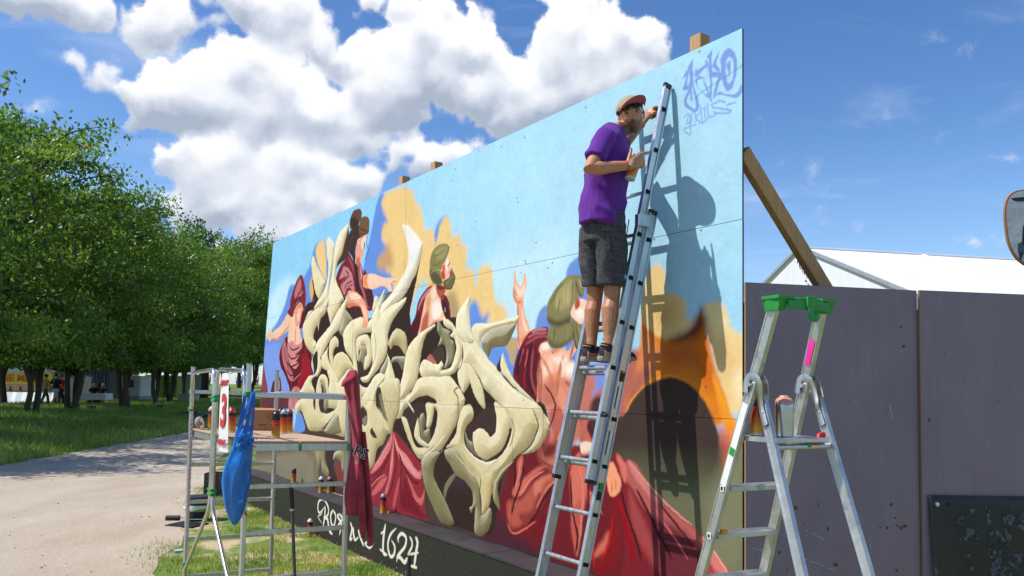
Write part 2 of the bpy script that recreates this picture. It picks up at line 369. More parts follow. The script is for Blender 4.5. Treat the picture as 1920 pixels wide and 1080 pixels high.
class Canvas:
    # u to the right in metres from left end, v up in metres
    def __init__(s,w,h,res,base):
        s.res=res; s.W=int(w*res); s.H=int(h*res)
        s.im=np.empty((s.H,s.W,3),np.float32); s.im[:]=lin(_hex(base))
    def _grid(s,pts,pad,st):
        r=s.res
        x0=max(0,int((pts[:,0].min()-pad)*r)); x1=min(s.W,int((pts[:,0].max()+pad)*r)+2)
        y0=max(0,int((pts[:,1].min()-pad)*r)); y1=min(s.H,int((pts[:,1].max()+pad)*r)+2)
        if x1-x0<2 or y1-y0<2: return None
        xs=(np.arange(x0,x1+st,st,dtype=np.float32)+.5)/r; ys=(np.arange(y0,y1+st,st,dtype=np.float32)+.5)/r
        return x0,x1,y0,y1,xs,ys
    def _up(s,A,st,h,w):
        if st==1: return A[:h,:w]
        iy=np.arange(h)/st; ix=np.arange(w)/st
        y=iy.astype(int); x=ix.astype(int); fy=(iy-y).astype(np.float32)[:,None]; fx=(ix-x).astype(np.float32)[None]
        y1=np.minimum(y+1,A.shape[0]-1); x1=np.minimum(x+1,A.shape[1]-1)
        return (A[y][:,x]*(1-fx)+A[y][:,x1]*fx)*(1-fy)+(A[y1][:,x]*(1-fx)+A[y1][:,x1]*fx)*fy
    def _sdf(s,pts,pad,st,closed,wid=None):
        g=s._grid(pts,pad,st)
        if g is None: return None
        x0,x1,y0,y1,xs,ys=g
        X=xs[None,:]; Y=ys[:,None]
        D=np.full((len(ys),len(xs)),1e9,np.float32); ins=np.zeros(D.shape,bool)
        N=len(pts)
        for i in range(N if closed else N-1):
            ax,ay=pts[i]; bx,by=pts[(i+1)%N]
            dx,dy=bx-ax,by-ay; L=dx*dx+dy*dy
            if L<1e-10: continue
            t=np.clip(((X-ax)*dx+(Y-ay)*dy)/L,0,1)
            d=(X-ax-t*dx)**2+(Y-ay-t*dy)**2
            if wid is not None:
                wv=wid[i]+(wid[i+1]-wid[i])*t
                d=np.sqrt(d)-wv
            np.minimum(D,d,out=D)
            if closed and abs(dy)>1e-9:
                m=((ys>ay)!=(ys>by))
                if m.any():
                    xc=ax+(ys[m]-ay)*dx/dy
                    ins[m]^=(X<xc[:,None])
        if wid is None:
            D=np.sqrt(D)
            if closed: D=np.where(ins,-D,D)
        return x0,x1,y0,y1,s._up(D,st,y1-y0,x1-x0)
    def _comp(s,x0,x1,y0,y1,a,col):
        r=s.im[y0:y1,x0:x1]; r+= (col-r)*a[...,None]
    def draw(s,op,c1,c2,w,pts,cor):
        col=lin(_hex(c1)); st=1
        if op=='f' or op=='g':
            st=4 if w>.12 else 2 if w>.03 else 1
            P=smooth(pts[2:],cor[2:],True) if op=='g' else smooth(pts,cor,True)
            q=s._sdf(P,w,st,True)
            if q is None: return
            x0,x1,y0,y1,D=q; e=max(w,1./s.res)
            a=np.clip(.5-D/(2*e),0,1); a=a*a*(3-2*a)
            if op=='g':
                A,B=np.array(pts[0]),np.array(pts[1]); d=B-A
                X=(np.arange(x0,x1)+.5)/s.res; Y=(np.arange(y0,y1)+.5)/s.res
                t=np.clip(((X[None]-A[0])*d[0]+(Y[:,None]-A[1])*d[1])/(d@d),0,1)[...,None]
                col=col*(1-t)+lin(_hex(c2))*t
            s._comp(x0,x1,y0,y1,a,col.astype(np.float32))
        elif op=='b':
            P=smooth(pts,cor,True); q=s._sdf(P,.03,1,True)
            if q is None: return
            x0,x1,y0,y1,D=q
            gy,gx=np.gradient(D); n=np.sqrt(gx*gx+gy*gy)+1e-6
            k=(-.62*gx+.78*gy)/n      # outward normal . light(up-left): v up
            k2=k.copy()
            for _ in range(2):
                k2[1:-1,1:-1]=(k2[1:-1,1:-1]*2+k2[:-2,1:-1]+k2[2:,1:-1]+k2[1:-1,:-2]+k2[1:-1,2:])/6
            d=-D
            f=np.clip((w-d)/(.5*w),0,1)*.25+.75*np.exp(-(np.maximum(d,0)/(1.7*w))**1.5); rim=np.exp(-(np.maximum(d,0)/.016)**2)
            hi=lin(_hex('fbf5e4')); lo=lin(_hex(c2))*.65+lin(_hex('7d6844'))*.35; ol=lin(_hex('3a302a'))
            up=np.clip(k2,0,1)*f; dn=np.clip(-k2,0,1)*f
            C=col+(hi-col)*(.40*up+.18*rim*np.clip(k2,0,1))[...,None]
            C=C+(lo-C)*np.clip(.80*dn,0,1)[...,None]
            C=C+(ol-C)*(.40*np.exp(-(np.maximum(d,0)/.009)**2)*np.clip(.55-k2,0,1))[...,None]
            X=(np.arange(x0,x1)+.5)/s.res; Y=(np.arange(y0,y1)+.5)/s.res
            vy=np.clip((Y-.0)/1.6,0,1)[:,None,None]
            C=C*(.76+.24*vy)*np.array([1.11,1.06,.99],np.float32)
            nz=np.sin(X[None]*23+Y[:,None]*11+np.sin(Y[:,None]*17)*2)*np.sin(Y[:,None]*19-X[None]*7+np.sin(X[None]*13)*2)
            C=C*(1+.03*nz[...,None])
            a=np.clip(.5-D*s.res,0,1)
            s._comp(x0,x1,y0,y1,a,C.astype(np.float32))
        elif op=='s':
            P=smooth(pts,cor,False); N=len(P)
            t=np.linspace(0,1,N); prof=np.minimum(1,np.minimum(t,1-t)*5+.25) if c2!='k' else np.ones(N)
            soft=w*.5 if c2=='x' else 1./s.res
            q=s._sdf(P,w+soft,1,False,(w*.5*prof).astype(np.float32))
            if q is None: return
            x0,x1,y0,y1,D=q
            a=np.clip(.5-D/(2*soft),0,1)
            s._comp(x0,x1,y0,y1,a,col)
def run(cv,text,w0=0,v0=0):
    for ln in text.strip().split('\n'):
        op,c1,c2,w,ps=ln.split(';')
        pts=[];cor=[]
        for t in ps.split():
            k=t.endswith('*'); a,b=t.rstrip('*').split(','); pts.append((int(a)/1000.-w0,int(b)/1000.-v0)); cor.append(k)
        cv.draw(op,c1,c2,float(w)/100,pts,cor)
MURAL='''f;96cdec;;60;-1822,5022 4463,4381 5093,3693 3661,1602 -1284,1093
f;b4def0;;80;6919,4317 10085,4219 10164,2736 8856,2602 7241,3049 6099,3751
f;c6e6f0;;25;7065,2873 7329,3086 8269,3045 8279,2572 7924,2246 7441,2265
f;c6e6f0;;14;491,3229 1514,3466 1906,3110 1472,2663 428,2544
f;6a90d6;;4;287,2521 902,2804 1265,3055 1471,3322 1688,3335 1889,3295 2317,3533 2510,3786 2749,3827 2995,3695 3162,3242 2609,2655 506,1858 220,1857
f;7f9cdc;;3;258,2429 1078,2482 1285,2279 1306,2083 1568,1851 1719,1513 125,1467 75,1886
f;6a90d6;;3;4224,3198 4407,3631 4498,3833 4588,4032 4733,4111 4914,3930 5354,3075 4761,2869 4450,2981
f;6a90d6;;4;6110,3527 6258,3576 6335,3490 6084,3254 6021,3374
f;6a94d8;;3;6798,2493 7046,2533 7183,2497 7152,2417 6909,2440 6857,2387
f;6a94d8;;2;7112,2112 7225,2234 7619,2289 7754,2266 7584,1931 7282,2019
f;7492d2;;2;8286,2771 8331,2837 8409,2877 8497,2893 8606,2818 8635,2379 8578,1976 8384,1866 8288,2118
f;7492d2;;2;7862,2336 7914,2473 8039,2528 8096,2324 7882,2292
f;6f93d4;;2;8309,2733 8373,2818 8564,2815 8567,2616 8443,2547
f;7d92d6;;3;8460,1998 8981,2050 8897,1922 8721,1863 8560,1786
f;6f93d4;;2;8353,2170 8528,2164 8484,2007 8388,2048
f;ecc98a;;5;4716,3987 4880,4103 5433,4034 5614,3841 5745,3721 5836,3515 5977,3483 6039,3390 6090,3124 5664,2869 5429,2501 5142,2837 5034,3110 4887,3188 4921,3411 4741,3582 4805,3740 4901,3745
f;c8a070;;9;4684,3295 4777,3388 4918,3473 5018,3377 5075,3207 4838,3194
f;c8a070;;6;4634,3301 4729,3374 4806,3322 4740,3205
f;ecc98a;;3;2550,3731 2647,3817 2817,3830 2911,3755 2982,3454 2965,3262 2636,3545
f;d9b070;;4;2372,3323 2545,3381 2636,3147 2512,2959 2350,3174
f;ecc98a;;4;5919,3464 5996,3480 6082,3310 6150,3484 6276,3573 6390,3481 6413,3352 6554,3349 6628,3233 6714,3203 6712,2997 6839,2965 6909,2805 6936,2954 7030,2985 7154,2953 7188,2860 7224,2677 7316,2573 7433,2517 7350,2427 6986,2449 6786,2613 6626,2435 6271,2455 5913,2772 5894,3148
f;b89a70;;7;6331,2736 6472,2795 6583,2646 6591,2437 6452,2445
f;6a90d6;;5;6786,2630 6915,2654 7015,2513 7139,2521 7050,2412 6794,2426
f;c0a27a;;2;7426,2199 7475,2277 7555,2290 7616,2249 7608,2193 7562,2061 7501,2084 7479,2152
f;ecc98a;;8;7257,2576 7363,2579 7416,2530 7408,2473 7261,2459
f;efd095;;3;9144,2272 9177,2572 9265,2713 9334,2704 9378,2662 9395,2575 9387,2527 9504,2487 9569,2440 9577,2345 9632,2312 9617,2260 9505,2183 9287,2167
f;d0a468;;14;9302,2387 9438,2426 9488,2326 9355,2286
f;efd299;;3;9732,2380 9785,2416 9859,2416 9916,2367 9959,2253 10015,2217 10069,2193 10069,1751 9917,1746 9801,2080
f;e6c084;;10;9830,2125 9917,2166 10001,2075 10056,1901 9973,1791 9874,1967
f;f2dba6;;6;9873,2347 9916,2300 9888,2234 9830,2260 9815,2329
f;f4dfae;;6;9973,1944 10056,1987 10055,1793 9987,1835
f;efd095;;3;8936,2465 8992,2589 9085,2632 9123,2501 9052,2303 8938,2309
f;6a6a52;;8;8903,1536 10052,1529 10081,734 9201,554
f;7d7c60;;10;9802,1339 10052,1517 10067,848 9771,793
f;b86a62;;3;8584,1787 8809,1965 8895,2109 9186,2101 9190,1689 8989,1400 8495,1423 8466,1693
f;4a302c;;3;8515,1665 8631,1788 8790,1783 8901,1678 8989,1456 8906,1309 8519,1424
f;7d92d6;;3;8460,1998 8896,2066 8865,1951 8699,1848 8560,1771
f;dd8232;;2;9002,1719 9075,1897 9128,2097 9162,2309* 9260,2248 9390,2193 9522,2206 9633,2259 9717,2376* 9737,2311 9755,2218 9801,2058 9830,1967 9945,1703 9727,1627
g;d08272;e69038;6;9038,1897 9522,2052 8993,1668 9057,1846 9146,2059 9165,2296* 9287,2191 9390,2115 9289,1971 9149,1797
f;b05c30;;12;9356,2140 9586,2179 9710,2267 9771,2013 9801,1900 9618,2015 9424,2018
f;cf6c24;;7;9649,2200 9725,2289 9786,2047 9830,1900 9874,1789 9771,1877 9711,2014
f;3f2420;;6;9633,2259 9702,2348 9722,2375 9740,2288 9679,2210 9554,2181 9440,2188
f;f09a3a;;2;9809,1960 9850,1910 9961,1716 10052,1588 9976,1451 9898,1628 9842,1786
f;d06a58;;4;9850,1564 9898,1518 9938,1352 9906,1349 9875,1455
f;d9745a;;6;9858,1626 9976,1560 9938,1448 9898,1445
f;b06a5a;;5;9005,1809 9107,1964 9265,2004 9188,1881 9028,1683
s;ee9a40;;2.4;8990,1689 9108,1818 9266,1908 9436,1942 9615,1903
f;413430;;1.5;8975,1667 9088,1796 9208,1881 9343,1925 9473,1935 9598,1903 9701,1827 9785,1722 9834,1625 9858,1540 9802,1339 9736,1432 9309,1344 9032,1348 8819,1330 8770,1616
g;413430;5f6048;10;9346,1507 9348,1215 8946,1453 9850,1540 9803,1265 9348,1189 9074,1213
f;857d66;;6;-1297,1187 1618,1234 2956,1015 3395,364 -1157,166
f;4a3834;;5;2041,1712 4641,1628 7865,1537 7969,420 5543,407 2812,362
f;7a242c;;1.5;7868,1445 8247,1406 8543,1426 8926,1367* 9073,1351 9174,1264 9311,1118 9567,1016 9721,932 9812,862 9977,725 9931,632 7900,193
f;6c1f27;;2;7190,523 7488,1130 7552,1247 7779,1320 8024,1391 8261,1203 8608,1300 8928,1235 8942,514 8105,481 7119,453
f;4b2430;;8;7118,473 7362,739 7536,652 8046,505 8222,385 7803,426
f;b25f5c;;2;9011,1353* 9113,1327 9194,1239 9311,1118 9567,1016 9721,932 9722,846 9461,852 9312,973 9196,1037 9075,1158 8949,1256
f;cf807a;;2;9021,1347 9093,1325 9273,1154 9349,1097 9234,1136 9074,1255
f;6a2c34;;5;9312,973 9497,961 9637,894 9705,831 9672,676 9353,638 9276,834
f;d87e76;;2;9705,917 9812,862 9969,723 9868,703 9771,806
f;a8484c;;3;9755,790 9836,733 9899,697 9772,671
s;8c1620;;5;8897,1138 8984,953 9059,771 9070,664
s;a01822;;2;8930,1072 9016,930 9058,799
s;a01822;;3;9097,942 9169,817 9195,707
f;a04848;;4;9034,1154 9157,1004 9276,834 9353,638 9199,741 9078,911
f;d8756a;;2;8905,1380 9001,1317 9002,1192 8949,1256
f;7c1c22;;3;8865,1135 8930,1114 8910,971 8955,782 8873,571 8652,471 8826,817
f;d07060;;2;8365,1200 8460,1360 8557,1308 8572,1102 8529,889 8485,645 8450,579 8412,692 8383,899
f;b85a50;;3;8384,869 8503,1004 8484,704 8438,607
f;c86458;;2;8560,1100 8619,1078 8713,944 8691,883 8597,1001
f;6c1f27;;3;8486,586 8552,922 8645,905 8603,636
f;d4715e;;3;8650,601 8784,682 8826,817 8761,750 8672,648
f;cc6a5c;;2;7561,951 7624,1069 7636,1217 7716,1279 7704,1150 7674,1056 7877,1184 8058,1227* 7879,1122 7787,1032 7725,970 7628,922
f;b55a4c;;3;7496,869 7694,912 7880,1077 8030,1146 8233,1166 8290,1121 8034,1006 7886,829 7700,695 7536,671
f;d07a68;;2;7880,1060 8030,1137 8205,1160 8031,1093 7914,957
f;8c3a34;;3;7665,781 7855,843 7943,996 8035,937 7796,710
f;c06050;;2;8039,798 8179,1023 8209,959 8099,738
f;701c24;;6;7796,692 8153,917 8215,688 8043,608
s;40161c;;3;7587,1213 7607,1104 7594,973
s;d0695a;;2;7495,683 7571,621 7669,636 7919,763
f;7a3a3c;;.8;21,2330 263,2324* 412,1990 574,1765 590,1501 122,1488
f;94404a;;1.5;111,2180 256,2262 346,1969 506,1764 226,1803
f;5a2630;;.8;741,1756 824,1888 1041,1948 1199,1928 1245,1499 672,1483
f;c07c7c;;1.5;897,1808 1014,1908 1140,1908 1154,1771
f;5d3036;;.8;310,1679 1523,1717 1719,1513 335,1473
f;4c2428;;.8;2380,2905 2540,3127 2653,2992 2508,2914 2360,2833
f;96484a;;.8;2403,2939 2520,3075 2604,2978
f;611722;;.8;1234,2476 1436,2575 1680,2478 2127,2479 2271,2656 2527,2249 2603,1963 2345,1856 1925,1723 1701,1692 1568,1851 1342,2025 1179,2124 1097,2303
f;8f1c28;;1.5;2144,2295 2417,2215 2541,1981 2239,1855 1919,1779 2063,2001
f;cf8a8a;;1;1476,2467 1649,2499 1827,2431 2102,2458 2094,2370 1825,2284 2037,2279 1879,2189 2020,2168 1845,2078 1625,2156 1492,2312
f;b56a6e;;1;1211,2398 1318,2551 1458,2352 1600,2118 1786,1984 1679,1909 1426,2082 1259,2240
s;4a121c;;2.2;1569,2425 1691,2364 2026,2391
s;4a121c;;2.4;1492,2312 1705,2231 2037,2279
s;4a121c;;2.4;1444,2198 1687,2117 2073,2186
s;4a121c;;2.2;1426,2082 1700,1984 2109,2093
s;c88484;;1.6;1494,2004 1737,1909 2116,2020
s;d8a0a0;;1.2;1216,2359 1328,2161 1586,1966
s;4a121c;;1.6;1330,2433 1410,2237 1639,2023
s;a83440;;1.6;2245,2365 2368,2180 2282,1964
s;a83440;;1.6;2148,2258 2222,2037 1969,1835
f;c07c7c;;.8;1642,1700 1831,1815 2027,1808 2103,1753 1944,1520 1615,1510
s;e0a8a4;;1.6;1833,1797 1757,1702 1686,1550
s;6a2430;;1.6;1945,1798 1844,1685 1802,1534
f;ecc4a8;;.8;1469,2951* 1654,2919 1587,2712 1131,2579 959,2532 684,2558 567,2532 480,2587 382,2553* 457,2670 544,2738 654,2712 711,2668 863,2711 1112,2758 1344,2882
s;c8785c;x;3;1565,2752 1129,2589 913,2548 650,2569
s;9a4a38;;1;470,2556 525,2667
s;9a4a38;;1;649,2579 593,2664
f;f0c4a8;;.8;1638,2901 1804,2965 1972,2672 2065,2556 2102,2462 1810,2432 1678,2503 1493,2482 1510,2716
s;d87a54;x;4;1820,2680 1810,2436
s;e0966f;x;3;1998,2690 2072,2482
f;eb9a76;;.8;1758,2969 1963,3057 2104,3008 2078,2889 1991,2765 1859,2688 1775,2797
f;f4c4ac;;1.5;1890,2940 2000,2951 1985,2821 1907,2770 1843,2849
f;7c2630;;.8;1523,2996* 1530,3102 1633,3247 1791,3385 1925,3450* 2050,3418 2145,3274 2207,3120 2198,2992 2140,2913 2067,3002 1905,3075 1754,3007 1654,2852 1399,2937
f;b4706e;;2;1712,3201 1823,3343 1941,3398 2007,3287 1896,3176 1743,3122
s;4a141c;;3;2110,3240 1896,3176 1960,3085
s;c88c8a;;2;2088,3186 1872,3130
s;4a141c;;2;1650,3073 1904,3090
s;d0a09c;;1;2057,3227 1950,3189 2010,3137
s;32221e;;2.4;2018,3058 1880,3045 1735,2970 1643,2853
s;32221e;;1.2;2021,3024 1917,2957
f;571822;;.8;2048,2854 2165,2939 2306,2855 2263,2748 2120,2674 1977,2672 2018,2763
f;d49a90;;.8;2165,2939 2257,2923 2316,2864 2229,2824
f;4a3026;;1;3692,3891 3738,3807 3748,3577 3691,3470 3360,3394 3340,3213 3326,3306 3356,3447 3519,3543 3577,3664
f;5f4633;;.6;3782,3991 3874,4051 4031,4052 4132,4005 4131,3931 4075,3866 4017,3814 3909,3780 3794,3834 3762,3918
f;382a24;;3;3769,3955 3880,3974 4042,3897 3985,3819 3859,3813
s;cbb48a;;1;3794,3836 3861,3788 3956,3786
f;3c2d27;;.6;3740,3768 3796,3811 4076,3841 4194,3908 4345,3871 4374,3781 4356,3699 4210,3673 4058,3671 4000,3605 3975,3521 3986,3370 3921,3403 3851,3487 3732,3572 3710,3645
f;6f5338;;.6;4076,3841 4117,3915 4237,3925 4360,3868 4381,3768 4362,3696 4267,3703 4166,3645 4102,3701 4066,3769
s;3a2a22;;1.5;4080,3791 4203,3766 4326,3710
s;3a2a22;;1.5;4115,3724 4207,3710
s;9a7a50;;1;3969,3609 3959,3523 3987,3445
s;5a4638;;1.5;3896,3745 3806,3670 3780,3585
f;efa48e;;.5;4004,3554 4043,3654 4119,3668 4239,3687 4316,3691* 4307,3646 4269,3591 4237,3541 4204,3490 4220,3433* 4172,3433 4141,3352 4066,3336 3970,3379
f;f6d2c4;;2;4181,3653 4299,3678 4274,3602 4189,3529 4140,3585
f;c86a58;;3;4027,3440 4105,3430 4111,3343 4017,3367
f;f2cfc0;;.7;4013,3640 4058,3671 4114,3660 4077,3619 4033,3588
s;8a4438;;1;4033,3588 4044,3642 4090,3648
s;4a2c24;;2;4230,3597 4261,3574 4231,3542
s;2f221d;;1.2;4328,3679 4321,3572 4365,3481 4322,3414 4255,3360
f;5a2228;;.8;3733,3566 3921,3403 4050,3338 4073,3237 3961,3274
f;71242d;;.6;3716,3568* 3820,3472 3957,3337 4052,3313 4140,3361 4240,3224 4252,3265* 4345,3213 4244,3163 4281,3057 4489,3001 4571,2840 4563,2747 3740,2807 3728,2971 3882,3058 3663,2964 3625,2948 3379,3157 3353,3264 3496,3404 3690,3476
f;c58084;;1;3599,3379 3766,3331 3902,3218 3987,3005 3849,3076 3727,3072 3653,3003 3523,3143 3708,3245 3466,3224 3552,3333
s;5a1c25;;2;3669,3319 3773,3245 3613,3185 3551,3127
s;5a1c25;;2;3907,3155 3747,3146 3654,3079
s;8a3a42;;1.5;3941,3114 3799,3103 3689,3051
f;a85e62;;.8;4066,3330 4147,3357 4218,3196 4194,3114 4431,2798 4311,2837 4128,3096
f;8e4a50;;.8;3723,3478 3856,3424 4026,3242 4098,3099 3965,3224
f;3e2022;;.8;3940,3351 4067,3311 4094,3148 4261,2926 4137,2973 4006,3083 3971,3223
f;d8a8a4;;.6;4143,3327 4197,3199 4173,3152
f;4a2026;;.8;4252,3059 4489,3001 4571,2840 4416,2805 4318,2957
f;f4cdb2;;.5;4243,3188 4361,3187 4477,3190 4649,3155 4871,3097 4977,3091 5161,3049 5192,3024 5034,3015 5070,2935 5041,2897* 4960,2943 4883,2989 4768,3009 4547,2993 4372,3021 4252,3057
f;e88a55;;3;4244,3175 4376,3182 4352,3110 4387,3025 4267,3058
f;f0b494;;2;4489,3013 4768,3014 4904,2987 4822,3016 4544,3031
s;c06a4a;;1;5034,3015 5085,3035 5187,3024
s;d88a68;;1;4900,3065 4959,2957
f;6f6a50;;1;4833,2842 4909,2904 5039,2927 5093,2888 4967,2831 4810,2775
f;472629;;1;3689,2884 4285,2837 4296,2668 3931,2654
f;7a2630;;.6;6039,2895* 5920,2882 5801,2824 5706,2740 5638,2581 5443,2333 6183,2304 6009,2524 6136,2828
f;c28082;;1;6004,2876 5850,2831 5736,2726 5715,2658 5833,2775 5983,2819
f;4e1a22;;3;5638,2570 5761,2631 5772,2423 5702,2323 5496,2331
f;efbfa2;;.6;6051,2898 6125,2862 6114,2785 6213,2732 6258,2652 6242,2510 6137,2306 5732,2321 5791,2537 5877,2772 5970,2843
f;fbe9d8;;3;6036,2702 6140,2733 6235,2664 6227,2577 6115,2518 6043,2567
f;f6d8c4;;2;6006,2840 6087,2866 6126,2795 6046,2746
f;e89a74;;2.5;5891,2736 5973,2798 5989,2706 5934,2608
f;b8604c;;3;5932,2642 5962,2527 5875,2316 5764,2320 5816,2536
f;d88468;;3;6034,2500 6219,2511 6137,2306 5996,2311
f;a85848;;.6;6114,2903 6317,2844 6297,2791 6236,2736 6137,2806
f;6a3028;;1.5;6133,2895 6294,2846 6250,2828 6158,2837
f;877f52;;.5;5958,3095 5966,3185 6022,3257 6137,3298 6297,3295* 6376,3253 6342,3176 6282,3112 6217,3064 6197,2989 6235,2902 6156,2891 6062,2908 5976,2979
f;a09664;;3;6070,3239 6207,3277 6321,3255 6280,3167 6144,3140
f;565238;;3;5965,3048 6068,3037 6198,2966 6229,2897 6133,2893 6026,2928
s;56523a;;1;6017,3110 6100,3100 6214,3131
s;6a6644;;1;6001,3203 6142,3196 6299,3242
s;a8a070;;1;5986,3023 6079,3047 6195,3033
f;f2bca4;;.4;6336,3173* 6372,3106 6429,3085 6403,3048 6432,3028 6378,2947 6313,2932 6277,2969 6219,3008 6221,3069 6282,3112
f;d86a54;;1.5;6217,3064 6284,3078 6287,3012 6241,3017
f;fae6da;;1;6326,3139 6368,3090 6331,3018 6297,3033
s;3a2420;;1.3;6334,3050 6373,3084 6372,3101
f;b85038;;.6;6208,3010 6260,3015 6298,2965 6272,2934 6222,2951
f;6c6542;;.5;6408,3033* 6446,3003 6476,2969 6505,2934 6486,2871 6410,2824 6317,2839 6247,2895 6290,2932 6378,2947
s;3e3a28;;1.2;6259,2883 6339,2831 6427,2828 6490,2881
s;9a9264;;1.2;6314,2894 6380,2914 6466,2949
f;b04048;;.5;6376,3002 6421,2981 6400,2967
f;5f2029;;.6;6220,2732 6297,2775 6378,2702 6421,2575 6409,2495 6330,2526 6259,2619
f;3a2022;;1.2;6255,2707 6324,2680 6371,2611 6397,2511 6307,2561
s;f0e8e8;;1;6299,2643 6316,2598
s;c07880;;1;6287,2759 6254,2729
f;c57868;;4;8012,1921 8622,1971 8601,1724 8526,1524 8367,1414 8140,1503
f;f0b292;;.5;7608,2204* 7623,2348 7612,2404 7593,2573 7582,2594 7531,2646 7539,2724 7534,2877* 7554,2877 7581,2776 7652,2728 7691,2837* 7711,2829 7733,2739 7690,2608 7719,2475 7803,2323 7675,2224 7634,2187
f;f8d8c4;;1.5;7562,2744 7652,2702 7709,2763 7692,2654 7605,2651
s;d0603a;x;2;7597,2573 7609,2505 7614,2326 7637,2215
s;d87a54;x;2.5;7543,2724 7545,2644 7596,2595 7675,2594
s;c05a3a;;1;7563,2699 7585,2652
f;e08a60;;2;7645,2270 7750,2298 7704,2234
f;fadfcc;;2;7676,2533 7698,2455 7759,2341 7711,2344 7679,2434
f;72222d;;.6;8052,2353* 8007,2361 7917,2353 7825,2338 7731,2288 7637,2192 7581,2083 7551,1950 7646,1873 7763,1808 7952,1674 7920,1843 7907,2013 7959,2129 7930,2183 8054,2237
f;5c1c26;;.8;7563,2015 7691,2181 7882,2211 7952,1885 8048,1656 8082,1465 7964,1387 7864,1704 7717,1829
s;c07880;;2.4;7816,2317 7917,2342 8034,2338
s;b06068;;2.4;7760,2276 7881,2308 8044,2311
s;a04c55;;2.4;7724,2222 7845,2261 7946,2284 8044,2279
s;c8555a;;2.2;7763,2188 7746,2102 7719,2026
s;b86a70;;2.2;7705,2190 7659,2126 7632,2038
s;3e141c;;3;7676,2191 7631,2082 7615,1961
s;3e141c;;3;7809,2209 7766,2058 7780,1906 7857,1799
s;9c4650;;3;7847,2186 7823,2057 7826,1928 7894,1800
s;8c2430;;3;7748,2036 7713,1928 7734,1851
f;f1b394;;.6;7921,2173 7956,2219 8054,2234 8082,2157 8220,2174 8320,2155 8384,2219* 8426,2167 8355,2071 8452,2039 8488,1977 8455,1858 8403,1688 7934,1673 7911,1842 7903,2013 7950,2119
f;fff0e2;;4;8282,2019 8355,2056 8452,2022 8477,1957 8407,1903 8300,1917
f;fbe6d4;;2;7965,2219 8046,2230 8064,2179 7967,2171
f;fbe0cc;;4;8101,2094 8255,2121 8322,2069 8223,2030
f;ee9a6a;;3.5;8025,1959 8139,1979 8191,1938 8089,1886
f;f8d4bc;;4;7979,2033 8084,2074 8104,1990 7999,1949
f;9a5040;;3;7916,2023 7950,2103 7942,1906 7986,1759 7933,1694
f;b87060;;7;7984,1843 8124,1876 8176,1825 8145,1701 7987,1696
f;e59a78;;4;8193,1845 8327,1807 8392,1848 8394,1708 8162,1701
s;7a3c30;;1.2;7986,2128 7924,2066 7911,1981 7929,1843
f;e0855c;;2;8082,2168 8186,2170 8169,2142 8091,2147
f;c87464;;7;7922,1831 8071,1921 8466,1921 8471,1671 8393,1517 8284,1443 8329,1277 8204,1211 8058,1232 7960,1298 7971,1370 8066,1499 8164,1712
f;b86456;;3;8078,1657 8250,1715 8364,1583 8198,1472 8110,1536
f;e0937a;;4;8161,1869 8413,1888 8416,1719 8251,1680
f;6a2c28;;4;7979,1406 8142,1416 8198,1489 8173,1332 8027,1286
f;e0987c;;3;8199,1420 8312,1427 8315,1275 8203,1231
s;5a2422;;2;8052,1481 8164,1712 8012,1886
s;7a342e;;1.4;7971,1352 7982,1264 8204,1211
f;c06a5c;;3;8480,1603 8563,1607 8681,1494 8705,1437 8519,1424
f;58202a;;1.5;8610,1609 8705,1466 8636,1477 8564,1562
f;f4d6be;;1;8483,1429 8566,1454 8705,1430 8729,1366 8638,1359 8508,1349
f;efa07c;;1;8786,1269 8862,1326 8917,1253 8950,1200 8944,1122 8833,1085
s;a85a44;;.8;8853,1190 8854,1105
s;a85a44;;.8;8890,1208 8904,1125
f;6f2028;;3;8496,1348 8706,1364 8775,1268 8640,1227 8545,1277
f;857d54;;.5;8031,2465 8038,2539 8089,2619 8175,2684 8275,2736 8358,2748* 8471,2726 8507,2652 8506,2567* 8442,2568 8387,2481 8348,2413 8382,2340 8395,2249 8319,2216 8220,2172* 8117,2177 8055,2221 8035,2285 8086,2367 8038,2406
f;a59c6c;;4;8142,2593 8243,2688 8359,2707 8378,2563 8280,2489 8162,2498
f;4d4a34;;3;8041,2433 8181,2392 8348,2423 8316,2374 8182,2351 8077,2378
f;5d5940;;3;8045,2264 8116,2229 8236,2214 8367,2270 8319,2211 8220,2179 8099,2188
f;4d4a34;;2;8381,2391 8408,2268 8384,2249 8374,2340
s;5a563c;;1;8074,2536 8159,2634 8259,2697
s;5a563c;;1;8211,2577 8180,2455
s;c0b684;;1;8244,2647 8263,2531
s;c0b684;;1;8310,2661 8313,2517
s;5a563c;;1;8375,2695 8362,2513
s;c0b684;;.8;8176,2611 8162,2498
s;46422e;;1;8148,2342 8116,2229
s;9a9468;;1;8317,2344 8311,2232
s;46422e;;1;8407,2702 8441,2608 8490,2563
s;c0b684;;1;8440,2709 8473,2635
f;f4cdb8;;.5;8360,2478 8426,2549 8506,2547 8554,2499 8560,2340 8462,2356 8364,2407
f;b5523a;;1;8407,2535 8450,2559 8463,2496 8415,2474
f;fbe8dc;;2;8412,2459 8507,2472 8524,2402 8429,2408
f;837b54;;.5;8364,2407 8462,2356 8556,2350 8567,2153 8482,2134* 8404,2183 8391,2309
s;45422e;;1.5;8383,2289 8417,2187 8482,2141
s;a8a074;;1;8446,2336 8496,2244
s;5a563c;;1;8414,2348 8448,2246 8528,2164
s;b8664c;x;3;8255,2111 8215,2010 8192,1907 8177,1804
s;c87a5c;x;3;7977,2097 8050,2022 8105,1928 8124,1845
s;b05c48;x;3;8292,1907 8359,1877 8454,1908
s;a85440;x;2.4;7924,2055 7963,1949 7957,1822
s;fbe4d2;x;2.4;8230,2091 8257,2019 8250,1948
s;8a4436;x;2;8385,2209 8370,2149 8342,2074
